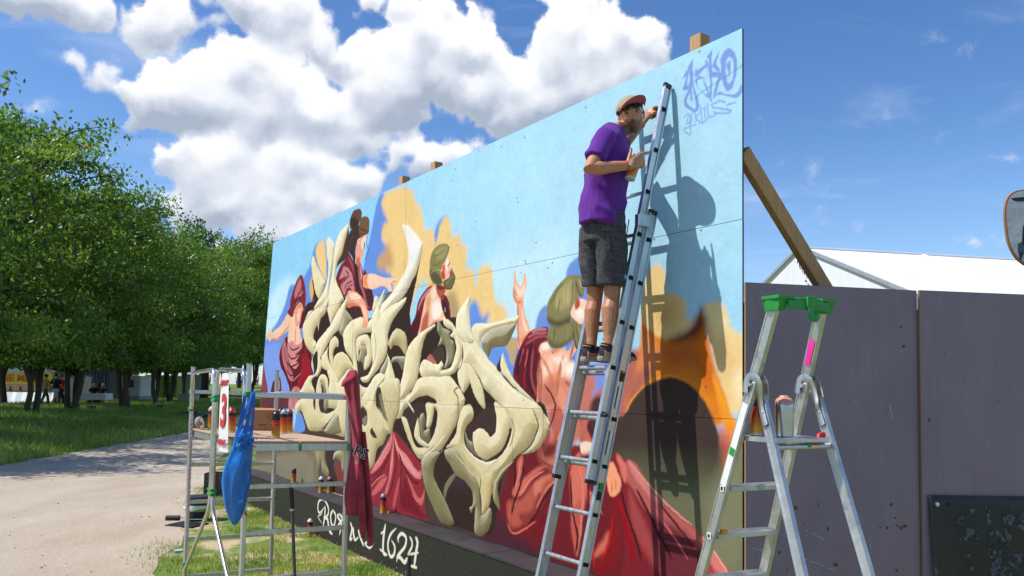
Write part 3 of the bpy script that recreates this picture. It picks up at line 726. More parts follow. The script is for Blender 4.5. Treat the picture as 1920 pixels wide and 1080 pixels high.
s;d8886a;x;3;8173,1958 8259,1887 8328,1796
s;fff0e4;x;2.4;8388,2038 8445,2007 8461,1957
s;8c4438;x;3;8018,1655 8081,1500 8025,1356
s;e8a488;x;3;8250,1715 8309,1580 8199,1454
f;33251f;;.6;2459,3331 2777,3012 2597,2889 2514,3159
f;33251f;;.6;5786,3313* 5677,3021 5527,2688 5517,2631 5433,2423 4987,2322 4724,2664 5140,2877 5443,3046
f;33251f;;.8;2173,2959 3098,2970 3749,2954 3945,2672 4235,2684 4529,2653 4635,2763 4782,2614 4962,2739 5241,2784 5434,2856 5500,1640 2057,1546 2198,1815 2622,1982 2517,2285
f;33251f;;.8;5156,2595 5430,2578 5539,2315 5876,2447 6173,2512 6572,2527 6615,2409 7061,2113 7232,2038 7708,1813 7926,1719 8081,1539 5226,1398
f;33251f;;.8;4330,1651 7972,1738 8083,1523* 7945,1353 7667,1273 7591,1212 7414,1074 7340,797 7211,542 6552,529 6349,517 6131,638 5985,801 5919,1003 5832,1021 5709,1131 5165,1358 4743,982 4386,831
g;33251f;40303a;6;6687,832 6680,1001 6392,722 6533,986 6778,962 6923,836 6953,630 6552,535
f;5c4c48;;1;1859,1026 3889,1156 3927,636 3311,570 2717,572 2435,986
g;4a3a3e;857f66;2;1967,1024 1991,779 -248,891 2428,1063 2849,685 2792,531 -189,416
f;857d68;;7;1089,723 2291,907 2708,671 2621,563 1111,520
f;7c3838;;1;3566,847 3667,886 3844,688 3809,624 3606,602
f;3e2c2c;;1.5;3142,1003 3403,1038 3577,972 3461,837 3604,632 3353,590 3298,728
b;ddd2ae;9a8c60;6;2468,3680* 2620,3508 2964,3236 2931,3188 2776,3026 2595,3124 2479,3329 2391,3563
b;e0dabf;a89a6c;6;3059,3851* 3236,3736 3259,3616 3249,3486 3188,3361 3134,3234 3106,3051 3084,2973 2536,2907 2918,3122 3034,3271 3052,3483 2998,3571 2965,3791
b;e0dabf;a89a6c;6;3689,3930* 3717,3861 3594,3662 3519,3543 3374,3444 3345,3239 3522,3066 3637,2954 3567,2919 3397,2922 3105,2972 3139,3167 3221,3384 3271,3641 3379,3810
b;e6e2d8;b0a47c;8;5268,3656* 5465,3599 5803,3364* 5786,3309 5674,3079 5574,2993 5367,2838 5055,2743 4754,2589 4719,2747 5091,2922 5353,3095 5454,3241 5422,3422
f;efeeea;;5;5347,3602 5524,3534 5742,3367 5646,3217 5525,3115 5492,3334
b;d9d1b0;8c8058;6;5412,2818* 5292,2745 5119,2598 4989,2444 5011,2301 4729,2580 5033,2735
b;ddd6b8;9a8c60;3;4622,2924* 4695,2865 4685,2808 4775,2905 4857,2966* 4868,2929 4806,2833 4731,2735 4534,2749
b;8c8a70;5a5848;4;3694,2814 3945,2668 3805,2624 3721,2460 3621,2477 3508,2552 3607,2661
b;ddd6b6;948a62;6;3093,3036 3581,2994 3476,2836 3295,2725 3202,2666 3073,2839
b;d8cfac;8c8460;7;2336,2877* 2657,2909 2881,2947 3065,3026 3109,2929 3009,2817 2830,2745 2761,2583* 2717,2660 2607,2597 2576,2503 2708,2413 2650,2322 2597,2266 2266,2404 2119,2650 2192,2760
b;e0dabc;a09670;6;3753,2979* 3730,2855 3607,2661 3487,2566 3245,2474 3015,2311 2868,2215 2717,2307 2571,2215 2621,2002* 2521,2161 2666,2362 2771,2467 3128,2611 3296,2719 3460,2824
b;d6ceaa;857d5a;4;3182,2385 3246,2461 3391,2483 3498,2425 3498,2333* 3429,2350 3332,2263 3377,2133 3461,2030 3538,1909 3314,2057 3196,2214
b;d8d0ac;8c8460;5;2749,2292* 2877,2195 2924,2087 2813,1981 2663,1955 2553,1887 2683,1738 2293,1677 1960,1671 2158,1801 2427,1969 2660,1995 2764,2116
b;ddd5b2;8c8460;4;2905,2221 3080,2322 3154,2373 3127,2268 3208,2149 3548,1909 3466,1874 3139,2032 2953,2087
b;cfc59c;7c7452;6;3364,2211 3576,2278 3776,2239 3975,2123 4052,2043 3785,2027 3565,1909 3420,2030
b;ddd5b4;968c66;6;3637,2482* 3743,2590 3930,2660 4235,2686 4389,2603 4536,2643 4602,2485 4540,2482 4250,2476 4072,2414 4084,2243 4133,2072 4184,1910 4037,2037 4000,2123 3901,2198 3732,2302
b;e0dab8;948a62;7;4530,2647 4635,2763 4685,2841 4795,2625 4956,2400 4971,2231 4820,2087 4581,1951 4436,1890 4289,1898 4250,1951 4431,1975 4572,2090 4555,2254 4512,2396 4539,2500
f;3f302b;;.6;4146,2241 4259,2346 4438,2304 4429,2210 4455,2045 4344,1963 4209,1976 4139,2121
b;84826c;4c4a3e;3;4259,2340 4414,2305 4414,2222 4360,2164 4337,2070 4273,2130 4152,2145 4204,2264
b;d9d1ac;8c8460;4;4073,2401 4191,2457 4398,2462 4495,2396 4562,2230 4541,2126 4431,2055 4338,2051 4358,2188 4420,2222 4384,2318 4265,2346 4263,2284* 4173,2277 4152,2145 4112,2194
b;b4aa80;6c6850;6;5016,2353 5109,2449 5246,2489 5459,2394 5471,2174 5294,2287 5143,2305 5068,2261
b;6d705e;45483c;4;5090,2116 5150,2181 5471,2163 5382,2030 5254,2113
b;8a8870;5c5a48;3;4994,2196 4919,2130 4792,2019 4850,1950 4954,1995 5026,2106
b;ddd5b0;948a62;7;4960,2236* 5049,2150 5162,1972 5274,1762* 5375,1949 5473,2142 5548,1631 4950,1625 4854,1894 4933,1995 5004,2118
b;dbd3b0;948a62;3;4208,1868 4323,1833 4440,1834 4528,1886 4532,1829 4360,1733 4233,1766
f;6a6652;;2;4696,1813 4853,1905 4976,1626 4817,1622
b;e0d9ba;9c9268;5;4915,1978* 4793,1999 4631,1951 4442,1810 4302,1714 4191,1592 4681,1606 4722,1836 4910,1937
b;d9d0ac;8c8460;6;3132,2032 3281,2034 3397,1966 3516,1890 3660,1965 3911,2053 4184,1910 4266,1595 3178,1564 3229,1889
f;40312c;;.6;2844,1847 2967,1928 3099,1875 3165,1719 3142,1562 2850,1554
b;817e66;545244;2.5;2914,1901 3053,1862 3145,1745 3078,1692 2994,1822 2908,1835
b;d9d0ac;8c8460;4;2744,1820 2852,1968 2998,1996 3155,1928 3216,1746 3231,1565 3160,1563 3125,1771 3025,1888 2904,1888 2964,1742 2885,1675 2760,1726
b;dfd8ba;a09670;7;4759,2633 4962,2739 5216,2786 5423,2824 5379,2751 5137,2614 4992,2455 4963,2276 4881,2324
b;dcd4b0;8f8560;7;6100,2494* 6108,2463 5944,2403 5860,2313 5821,2211 5786,2087 5724,1890 5590,1805 5310,1667 5247,1676 5373,1846 5430,2125 5495,2252 5608,2344 5854,2438
b;70705a;44443a;4;6172,2532 6279,2446 6426,2399 6425,2331 6509,2288 6523,2191 6475,2086 6318,2030 6354,2127 6350,2216 6287,2277 6164,2260* 6204,2300 6222,2349 6157,2413
f;48362f;;.8;6164,2252 6288,2238 6314,2128 6275,2090 6108,2102 5999,2165
f;b86a60;;1;6019,2185 6151,2092 6045,2101 5935,2136
f;8d8668;;2;6304,2346 6393,2371 6426,2301 6490,2192 6435,2087 6391,2195
b;dfd8b6;948a62;6;6254,2557* 6299,2465 6445,2410 6471,2397 6428,2350 6508,2318 6550,2219 6497,2105 6437,2038 6254,2015* 6300,2069 6257,2112* 6193,2081 6066,2093 5891,2134 5780,2036 5879,1940 6178,1954 6425,1961 6593,2027 6664,2140 6643,2283 6582,2382 6418,2497
b;dcd5b4;948a62;6;6682,2151* 6782,2062 6823,1931 6807,1875 6696,1798 6597,1931 6611,2046
b;e0d9b8;8f8560;10;6549,2393 6563,2518 6765,2505 6824,2398 6936,2272 7067,2162 7268,2036 7477,1896 7618,1827 7883,1742 7971,1678 8087,1540 7442,1508 7374,1678 7241,1754 7079,1841 7001,1931 6852,2043 6707,2101 6656,2235
b;e4dfc4;a09670;6;6846,2758* 6793,2695 6785,2581 6824,2413 6874,2277 6703,2284 6554,2374 6534,2503 6587,2595 6708,2681
b;d9d1ac;8c8460;4;6741,2084 6855,2043 7002,1913 7075,1796 7111,1640* 6970,1719 6878,1819 6801,1950
f;3c2c28;;.8;7359,2128 7360,1992 7278,2028
b;ded7b6;968c66;4;7390,2169* 7424,2088 7506,1983 7616,1888 7766,1806 7890,1738 7618,1827 7396,1966 7342,2054 7359,2124
b;7f7a5e;55523f;8;7019,2296 7153,2381 7383,2404 7608,2430* 7549,2343 7439,2225 7292,2214 7193,2199 7131,2136 7036,2213
b;dfd8b8;a0966e;5;6835,2393 6908,2451 7152,2437 7381,2450 7538,2465 7622,2477 7608,2426 7383,2403 7154,2379 7022,2313 7004,2240 7097,2155 7137,2129 6936,2270
b;ddd5b0;9a9068;8;5789,1940 6178,1954 6445,1961* 6623,1846 6739,1744* 6706,1649 6612,1552 6540,1453 6218,1437 6261,1577 6190,1683 6083,1741 5910,1758 5688,1712 5459,1612 5396,1519 5270,1498 5287,1628 5358,1671 5591,1784
f;3f302b;;.6;5403,1530 5482,1612 5689,1676 5869,1691 5980,1648 6093,1531 6013,1427 5422,1397
b;d8cfa8;8c8460;6;6109,1680 6559,1692 6590,1532 6520,1427 6297,1227 6105,1185 5891,1099 5708,1155 5484,1372 5375,1522* 5514,1500 5703,1252 5822,1217 5964,1240 6103,1343 6179,1463 6200,1592
b;6f6e58;454438;3;5807,1512 5890,1582 5951,1505 5928,1398 6038,1430 6058,1301 5934,1267 5860,1328
b;e2d9b6;a0966c;4;5777,1535* 5728,1455 5698,1346 5797,1258 5964,1227 6052,1259 5852,1312 5811,1429
b;dcd3ae;90865e;4;5942,1676 6115,1680 6108,1537 6043,1441 5968,1437 5976,1558
s;e6dfc4;;2.5;5277,1673 5497,1692 5686,1575
b;d6cca2;8a8158;11;6702,1661 6825,1689 6898,1628 6889,1556 6786,1480 6736,1405 6764,1310 6885,1232 7050,1187 7305,1219 7471,1344 7546,1506 7503,1604 7425,1708 7849,1683 7934,1557* 7820,1368 7590,1243 7352,1054 7318,963 7235,897 7196,778* 7085,704 7057,876 6962,1005 6772,1106 6522,1254 6394,1257 6571,1393 6615,1533
f;3f302b;;.6;6758,1466 6919,1558 7203,1719 7291,1653 7286,1493 7192,1413 6991,1454 6904,1331 6953,1240 7068,1202 6884,1240 6763,1334
b;e4dab4;a29768;8;6896,1435* 7013,1481 7129,1453 7196,1411 7280,1470 7297,1585 7257,1721 7420,1679 7504,1571 7488,1436 7390,1305 7224,1224 7072,1200 6953,1249 6899,1343
b;7d7a60;4c4a3c;3;6759,1430 6821,1361 6904,1331 6925,1261 7000,1208 6860,1257 6775,1335
b;c9bf97;847c58;5;7845,1683 7940,1707 7995,1665 8086,1523* 7945,1356 7686,1283 7820,1368 7935,1541
s;332823;;1.2;7845,1681 7931,1557 7905,1482 7816,1368 7690,1285
b;8f8a68;5c593f;5;6370,1230 6577,1258 6776,1116 6961,1026 7045,895 7074,702 7218,781 7239,648 7118,525 6957,523 6953,746 6887,688 6853,733* 6914,774 6898,881 6778,960 6587,1013 6483,1090 6372,1168
b;d8c894;8c8050;4;7056,1038 7138,1081 7247,1057 7231,897 7196,778* 7085,704 7068,877
b;8f8c69;5c593f;4;7590,1234 7453,1122 7338,997 7363,865 7386,779* 7297,823 7256,900 7291,1017 7392,1128
b;86825f;55533c;6;5885,1099 6105,1198 6298,1200 6330,1243 6170,1087 6148,970 6228,876 6396,745 6581,549 6350,515 6187,605 5985,798 5907,947
f;76755a;;1;6363,794 6384,896 6532,1010 6594,1010 6438,852 6390,759
b;d6cda6;877f5a;7;1914,1563 2169,1658 2854,1713 2911,1581 3103,1472 3490,1549 3602,1725 3868,1699 3922,1234 3122,1245 2563,1215 2407,1293 2159,1491 2010,1407 1926,1448
f;40312c;;.6;2644,1667 2725,1669 2730,1509 2652,1574
b;8a866a;55523f;4;3124,1229 3289,1366 3537,1487 3631,1350 3679,1259 3388,1219
f;3f302b;;.6;2862,1613 2913,1672 3131,1677 3185,1572 3101,1496 2989,1484 2908,1515
b;837f66;545142;3;3064,1675 3167,1677 3207,1573 3101,1505 3049,1585
f;6a90d6;;.6;1983,1406 2136,1464 2332,1289 2315,1202 1925,1181
f;5a4a44;;.6;2985,1254 3244,1380 3494,1502 3288,1382 3120,1277
b;938c68;605c44;5;2429,1054 3157,1101 3109,968 2888,779* 2685,937
b;96906c;605c44;5;2853,1073 3289,1102 3154,972 3156,843 3307,728 3269,658 3078,703 3003,830 2904,698
b;989270;605c44;4;3503,1116 3830,1137 3885,935 3757,771 3708,890 3560,924 3436,895 3483,996 3655,1040
f;77725a;;.6;2714,872 2884,820 2930,562 2767,544
b;d3c9a0;857d58;8;4272,1706 4406,1621 4528,1668 4722,1915 4928,1964 4868,1859 4737,1786 4696,1671 4749,1599 5019,1443 5138,1332 5027,1305 4936,1189 4779,1122 4690,917 4512,843 4403,1124 4331,1383 4412,1369 4481,1419 4467,1520 4361,1590 4282,1558
b;c8be96;7c7454;6;4762,1830 4990,1915 5308,1916 5326,1591 5210,1452 5138,1339 4984,1469 4776,1602
f;3f302b;;.6;4704,1772 4795,1844 4868,1746 4908,1634 5017,1471 4811,1589 4711,1658
f;7a765e;;.8;4784,1744 4851,1760 4979,1553 5051,1444 4880,1563
f;3f302b;;.6;4281,1573 4360,1593 4466,1535 4473,1433 4412,1369 4327,1442
f;7f7c66;;1;4327,1442 4468,1506 4473,1433 4412,1372
f;41322d;;.6;4619,1368 4655,1341 4764,1262 4661,1256 4570,1308
f;f0ab8c;;.5;3733,2943* 3775,3040 3966,3029 4125,2972 4250,2900 4377,2782 4433,2683 4419,2577 4387,2543 4316,2542 4244,2561 4272,2670 4173,2809 4042,2841 3790,2836 3748,2879
f;fad6c0;;2;3841,3009 4031,2992 4189,2917 4099,2900 3879,2931
f;f8cdb4;;1.6;4194,2844 4303,2788 4384,2674 4358,2628 4260,2767
f;d87a5c;;2;3753,2891 3978,2873 4166,2816 4042,2841 3790,2836
s;b85a44;;.7;4284,2621 4280,2551
s;b85a44;;.7;4323,2612 4328,2543
s;b85a44;;.7;4364,2616 4375,2546
f;8e2e38;;.6;5165,1361* 5297,1323 5523,1223 5709,1128 5829,1074 5857,1096* 5900,922 5942,822 5997,556 6056,500 4631,492 4567,640 4561,728 4543,831 4778,1000 4976,1160
f;701c28;;4;5511,883 5671,711 5883,579 6027,521 5681,525 5435,560 5456,754
f;d07c7c;;1.2;5165,1354 5041,1208 4845,1049 4609,837 4818,913 5023,1063 5136,1171
f;d98a88;;1.2;5193,1338 5337,1186 5529,1117 5715,1008 5834,969 5876,999 5838,903 5721,904 5567,968 5376,1061 5267,1181
f;c46664;;1.5;5063,838 4935,707 4732,597 4642,601 4862,772
f;c46664;;1.5;5540,913 5669,762 5792,657 5922,647 5962,811 5882,708 5795,723 5641,840
f;b8585a;;1.5;5387,871 5334,671 5278,540 5220,532 5283,735
f;c87070;;1.2;5176,1174 5218,1008 5149,790 5074,655 5006,661 5113,843 5135,1029
s;681822;;3;5258,1166 5283,1014 5214,797 5110,617
s;681822;;3;5127,1157 5020,991 4857,847 4651,738
s;681822;;3;5323,1143 5409,1025 5405,817 5435,574
s;681822;;3;5408,1052 5538,940 5724,851 5840,863
s;681822;;2;5051,1037 4821,872 4612,793
s;e8a4a0;;1.6;5185,1302 5188,1076 5113,843
s;e8a4a0;;1.6;5236,1263 5373,1119 5595,1014 5808,913
s;e09894;;1.4;5107,1226 4913,1069 4712,921
s;c86a6a;;2;4619,675 4791,782 5028,863
s;d88480;;1.6;5779,910 5866,906 5892,974
s;d07874;;2;5685,740 5821,663 5954,745
s;3a2d28;;1;3080,2971 3073,2839 3193,2686
s;3a2d28;;1;2192,2760 2426,2857 2618,2912
s;3a2d28;;1.4;6441,1959 6520,1931 6638,1841
s;3a2d28;;1.2;6659,2264 6682,2149 6630,2036 6480,1960
s;3a2d28;;1.2;7396,1966 7524,1879 7625,1828
s;a89c74;;1.5;7034,1895 7241,1763 7405,1679
s;f0ead6;;1.5;6694,2329 6992,2096 7399,1896 7769,1723
s;ece5cc;;1.5;5902,1911 6282,1932 6522,1874 6680,1752
s;8a8058;;2;6619,1846 6525,1816 6605,1741 6612,1552
s;f0ead2;;1.8;6765,1286 6955,1193 7178,1177 7388,1240
s;a89e74;;2;7519,1605 7583,1486 7507,1338
s;f0e8cc;;1.4;5912,1134 6157,1243 6363,1383
s;5c5a44;;1.6;7051,1038 7039,874 7074,705
s;c8be94;;1.5;6497,1254 6724,1126 6915,1048 7040,1037 7222,1158 7408,1252
s;c8be98;;1;3323,4407 3291,4411
s;a89c70;;1;3230,3713 3213,3490 3139,3167
s;c4ba90;;1;3995,2626 3876,2533 3886,2397
s;f0ead4;;1.2;2774,2440 3094,2586 3366,2714 3595,2815
s;f0ead4;;1.2;4134,2411 4281,2447 4430,2423
s;8c8460;;1.2;4597,2485 4663,2320 4644,2182 4512,2044
s;f2ecda;;1.2;5076,2127 5218,1884 5274,1775
s;3c141a;;2.4;7734,1225 7690,1039 7596,882 7567,767
s;e08a78;;1.4;8029,1181 7879,1122 7755,1028 7677,937
s;3c141a;;2;8206,1129 8034,972 7917,816 7796,710
s;e08a78;;1.2;8262,1160 8062,1045 7916,869
s;471820;;2.4;8372,1180 8390,948 8462,728 8438,592
s;dd8674;;1.6;8478,1273 8521,1096 8517,899 8476,664
s;471820;;2;8558,1231 8601,976 8566,744
s;dd8674;;1.2;8612,1090 8689,1019 8752,932
s;a82a2c;;2.4;8692,828 8644,661 8671,539
s;b23236;;2;8180,989 8097,807 8043,608
s;e09482;;1;7685,1249 7656,1109 7594,973
s;40151c;;2.2;8950,1144 9015,985 9119,809 9160,681
s;e08d84;;1.6;9032,1348 9154,1262 9273,1180 9460,1072 9637,994
s;40151c;;2.4;9115,1163 9235,1015 9351,873 9462,736
s;c9656a;;1.6;9195,1172 9350,1004 9497,871 9603,762
s;5a2028;;2;9349,1083 9532,953 9671,825
s;e8a49a;;1.4;9721,932 9836,842 9946,730
s;c01c24;;1.6;8868,937 8838,762 8741,575
f;859fdc;;.5;9636,4063* 9595,4029 9588,4007 9604,3940 9599,3887 9614,3779* 9629,3778 9625,3858 9640,3908 9631,3993
f;859fdc;;.5;9579,4007* 9533,3952* 9570,3961 9550,3888 9561,3867 9616,3869 9635,3882 9599,3899 9579,3893 9592,3978
f;859fdc;;.5;9598,3870 9550,3798 9562,3753 9630,3701 9668,3694 9689,3730 9662,3833 9634,3890 9645,3818 9661,3738 9645,3716 9603,3745 9573,3778 9582,3803 9611,3855
f;859fdc;;.5;9645,3985* 9650,3936 9671,3931 9746,3965 9755,3911* 9763,3983 9748,4007 9730,4007 9737,3988 9671,3970 9658,3987
f;859fdc;;.5;9671,3938 9713,3912 9746,3890* 9680,3904 9671,3885 9680,3855 9722,3801 9776,3750 9781,3770 9750,3853 9720,3888* 9747,3827 9762,3783 9731,3797 9689,3840 9659,3882 9651,3911 9674,3921
f;859fdc;;.5;9801,4067* 9746,4029 9769,4013 9769,3927 9786,3855 9779,3758 9806,3713* 9800,3804 9801,3910 9798,4005
f;859fdc;;.5;9867,4031* 9829,4001 9802,3957 9819,3928 9855,3898 9865,3909 9834,3953 9847,3988
f;859fdc;;.5;9800,3911 9874,3888 9886,3863 9859,3826 9844,3778 9813,3736* 9817,3773 9838,3832 9849,3862 9804,3878
f;859fdc;;.5;9933,4019 9882,4002 9874,3926 9884,3844 9907,3778 9933,3746 9967,3759 9991,3823 9998,3917 9983,3977
f;b6def0;;.5;9938,3964 9917,3945 9915,3860 9928,3807 9953,3802 9971,3849 9971,3913 9959,3950
f;859fdc;;.5;9951,3941* 9919,3924 9929,3875 9935,3817* 9945,3877
f;859fdc;;.5;9813,3736 9859,3768 9909,3742 9974,3716 10014,3720 10031,3760* 10041,3743 10039,3706 10014,3686 9958,3700 9867,3750
s;859fdc;k;.8;9548,3685 9583,3699 9579,3639 9608,3643 9612,3695
s;859fdc;k;.8;9608,3643 9611,3555 9567,3584 9561,3610 9662,3603
s;859fdc;k;.8;9624,3695 9600,3674 9627,3653 9610,3627
s;859fdc;k;.8;9650,3698 9663,3628
s;859fdc;k;.8;9698,3675 9658,3658 9706,3603
s;859fdc;k;.8;9705,3718 9721,3589
s;859fdc;k;.7;9686,3696 9747,3700
s;859fdc;k;.7;9695,3603 9749,3602
s;859fdc;k;.8;9738,3695 9747,3619 9775,3622
s;859fdc;k;.8;9766,3721 9771,3637 9827,3623 9817,3654
s;859fdc;k;1;9913,3682 9872,3707 9807,3704 9819,3681 9892,3647 9956,3613 9950,3602 9826,3638
s;859fdc;k;1;9925,3658 9994,3655'''
BASE='''s;e6e2d0;;2.9;3935,378 3783,289 3717,352 3769,439 3927,466 4064,394 4059,306 3920,253
s;e6e2d0;;3.5;3960,399 3958,276 3916,147
s;e6e2d0;;1.4;3874,327 3838,278 3733,238 3874,177
s;e6e2d0;;4.1;3933,255 4051,253 4112,140 4222,100
s;e6e2d0;;3.5;4218,386 4149,309 4182,218 4247,193
s;e6e2d0;;2.9;4218,382 4310,329 4281,232 4234,191
s;e6e2d0;;2.9;4417,368 4516,322 4380,228
s;e6e2d0;;3.5;4405,358 4371,329 4486,260 4437,127
s;e6e2d0;;2.3;4522,398 4546,251
s;e6e2d0;;2.9;4561,353 4633,338 4598,192
s;e6e2d0;;3.5;4750,320 4801,246 4753,133 4820,151
s;e6e2d0;;4.1;4833,274 4850,196 4899,135
s;e6e2d0;;2.3;4899,135 4983,191
s;e6e2d0;;3.5;4977,270 5026,206 5139,120
s;e6e2d0;;3.5;5271,320 5357,270 5300,200 5158,154
s;e6e2d0;;2.3;5158,147 5285,124 5383,182
s;e6e2d0;;4.1;5671,436 5632,295 5633,145 5729,131
s;e6e2d0;;2.3;5563,319 5638,356
s;e6e2d0;;2.3;5544,157 5633,145
s;e6e2d0;;3.5;5923,430 5799,350 5740,245 5774,154 5832,130 5893,173 5898,247 5821,294
s;e6e2d0;;3.5;5985,300 5973,346 6051,397 6148,372 6127,283 5975,165 5952,103
s;e6e2d0;;4.1;5958,155 6029,160 6128,130 6185,186
s;e6e2d0;;2.9;6224,397 6277,356 6272,299 6192,219
s;e6e2d0;;2.3;6192,215 6301,244 6423,277
s;e6e2d0;;4.1;6350,412 6393,366 6366,265 6333,120
s;e6e2d0;;2.9;6265,122 6332,127 6393,129'''
U0=10.05; V0=.48
def screws(im,res,seed):
    rs=np.random.RandomState(seed)
    def dot(u,v,r,c):
        x,y=int(u*res),int(v*res); k=max(1,int(r*res)); im[max(0,y-k+1):y+k,max(0,x-k+1):x+k]=im[max(0,y-k+1):y+k,max(0,x-k+1):x+k]*.15+c*.85
    for zz in (.04,1.17,1.24,2.40,2.47,3.58):
        for uu in np.arange(.1,10,.40):
            if rs.rand()<.55: dot(uu+rs.randn()*.03,zz+rs.randn()*.03,.011,np.array([.03,.05,.07]))
    for k in range(60): dot(rs.rand()*10,rs.rand()*3.6,.010,np.array([.04,.07,.09]))
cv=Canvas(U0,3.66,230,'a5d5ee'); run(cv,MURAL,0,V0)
cv.draw('s','4a86a8','k',.004,[(10.05,3.40),(9.8,3.345),(9.65,3.31)],[0,0,0])
rs=np.random.RandomState(3)
n=rs.randn(cv.H//6+2,cv.W//6+2).astype(np.float32); n=np.kron(n,np.ones((6,6),np.float32))[:cv.H,:cv.W]
cv.im*=(1+.012*n[...,None]+.012*rs.randn(cv.H,cv.W,1).astype(np.float32))
# hand-held edges and can texture: a slight waver of the print and fine overspray
def _vn(h,w,c,seed):
    r=np.random.RandomState(seed).randn(h//c+3,w//c+3).astype(np.float32); y=np.arange(h)/c; x=np.arange(w)/c; yi=y.astype(int); xi=x.astype(int); fy=(y-yi)[:,None]; fx=(x-xi)[None]; fy=fy*fy*(3-2*fy); fx=fx*fx*(3-2*fx)
    return (r[yi][:,xi]*(1-fx)+r[yi][:,xi+1]*fx)*(1-fy)+(r[yi+1][:,xi]*(1-fx)+r[yi+1][:,xi+1]*fx)*fy
iy=np.clip(np.arange(cv.H)[:,None]+_vn(cv.H,cv.W,9,1)*.5+_vn(cv.H,cv.W,31,2)*.6,0,cv.H-1).astype(int); ix=np.clip(np.arange(cv.W)[None]+_vn(cv.H,cv.W,9,3)*.5+_vn(cv.H,cv.W,31,4)*.6,0,cv.W-1).astype(int)
cv.im=cv.im[iy,ix]; cv.im*=(1+.012*_vn(cv.H,cv.W,60,6)+.014*_vn(cv.H,cv.W,12,7)+.018*_vn(cv.H,cv.W,4,8))[...,None]
cv.im=np.clip(cv.im,.004,1)
g_=cv.im.mean(2,keepdims=True); cv.im=np.clip(g_+(cv.im-g_)*1.06,.003,1)
for k in range(26):      # a few runs of paint
    u,v=rs.rand()*9.6,.2+rs.rand()*2.6; x,y=int(u*230),int(v*230); L=int((.05+.22*rs.rand())*230); c=cv.im[min(y,cv.H-1),min(x,cv.W-1)].copy()*.8; y0=max(0,y-L); cv.im[y0:y,x:x+2]=cv.im[y0:y,x:x+2]*.45+c*.55
screws(cv.im,230,5)
def to_image(name,im,k):
    im=np.clip(im*k,0,1); im=np.where(im<=.0031308,im*12.92,1.055*im**(1/2.4)-.055).astype(np.float32)
    h,w=im.shape[:2]; px=np.ones((h,w,4),np.float32); px[...,:3]=im
    I=bpy.data.images.new(name,w,h); I.pixels.foreach_set(px.ravel()); I.update(); I.pack(); return I
I_MUR=to_image('mural_paint',cv.im,.80)
cb=Canvas(U0,.50,260,'34352f')
cb.draw('f','3e2c2e','',.05,[(0,-.05),(3,.05),(6,.03),(10.05,.06),(10.05,-.1),(0,-.1)],[0]*6)
run(cb,BASE,0,0)
rs=np.random.RandomState(8)
for k in range(420):
    u=rs.rand()*10; vv=(rs.rand()**3)*.45 if k<330 else .47; c=[(.35,.5,.6),(.6,.2,.2),(.55,.55,.6),(.3,.42,.5)][rs.randint(4)]; x,y=int(u*260),int(vv*260); q=rs.randint(1,4 if vv<.05 else 2); cb.im[y:y+q,x:x+q+1]=c
cb.im*=(1+.05*rs.randn(cb.H,cb.W,1).astype(np.float32))
I_BASE=to_image('plinth_paint',cb.im,.85)
def print_mat(name,img,rough,bump=.25):
    m=bpy.data.materials.new(name); m.use_nodes=True; nt=m.node_tree; b=NB(nt); p=nt.nodes['Principled BSDF']
    t=nt.nodes.new('ShaderNodeTexImage'); t.image=img; t.interpolation='Cubic'; t.extension='EXTEND'
    uv=nt.nodes.new('ShaderNodeUVMap'); uv.uv_map='UVMap'; nt.links.new(uv.outputs[0],t.inputs[0])
    tc=nt.nodes.new('ShaderNodeTexCoord'); nz=b.noise(tc.outputs['Object'],3,6,.65); k=b.mr(nz,.3,.7,.95,1.05,False)
    nt.links.new(b.vm('SCALE',t.outputs[0],scale=k),p.inputs['Base Color']); p.inputs['Roughness'].default_value=rough; p.inputs['Specular IOR Level'].default_value=.12
    mp=nt.nodes.new('ShaderNodeMapping'); mp.inputs['Rotation'].default_value=(0,0,rad(-56)); mp.inputs['Scale'].default_value=(.35,2.5,2.5); nt.links.new(tc.outputs['Object'],mp.inputs[0])
    bn=nt.nodes.new('ShaderNodeBump'); bn.inputs['Strength'].default_value=bump; bn.inputs['Distance'].default_value=.006; nt.links.new(b.noise(mp.outputs[0],14,7,.65),bn.inputs['Height']); nt.links.new(bn.outputs[0],p.inputs['Normal']); return m
M_MUR=print_mat('sprayed_mural_paint',I_MUR,.62); M_BASE=print_mat('painted_plinth_front',I_BASE,.6)
M_EDG=mat('dark_painted_edge','4a3830',.8); M_PLY=mat('plywood_edge','8a6a48',.8,vary=.25,vscale=30,stretch=(1,1,14)); M_WOOD=mat('spruce_timber','b58c5e',.75,vary=.22,vscale=6,stretch=(9,9,.7),bump=.25,bscale=25)
def printed_panel(name,quad,d0,th,m,h0,hh,parent):
    "board in the wall frame: quad of (s,z) corners, face at distance d0"
    mb=MB(); F=[wp(s,d0,z) for s,z in quad]; B=[wp(s,d0-th,z) for s,z in quad]; n=len(quad)
    mb.add(F,[tuple(range(n))],m); mb.add(F+B,[tuple(range(n,2*n))[::-1]]+[(i,i+n,(i+1)%n+n,(i+1)%n) for i in range(n)],M_EDG)
    o=mb.obj(name,None,parent,fix=False); me=o.data; uv=me.uv_layers.new(name='UVMap')
    for lp in me.loops:
        q=Vector(me.vertices[lp.vertex_index].co)-OW; uv.data[lp.index].uv=((U0-q.dot(WW))/U0,(q.z-h0)/hh)
    bm=bmesh.new(); bm.from_mesh(me); bmesh.ops.recalc_face_normals(bm,faces=bm.faces); bm.to_mesh(me); bm.free()
    return o
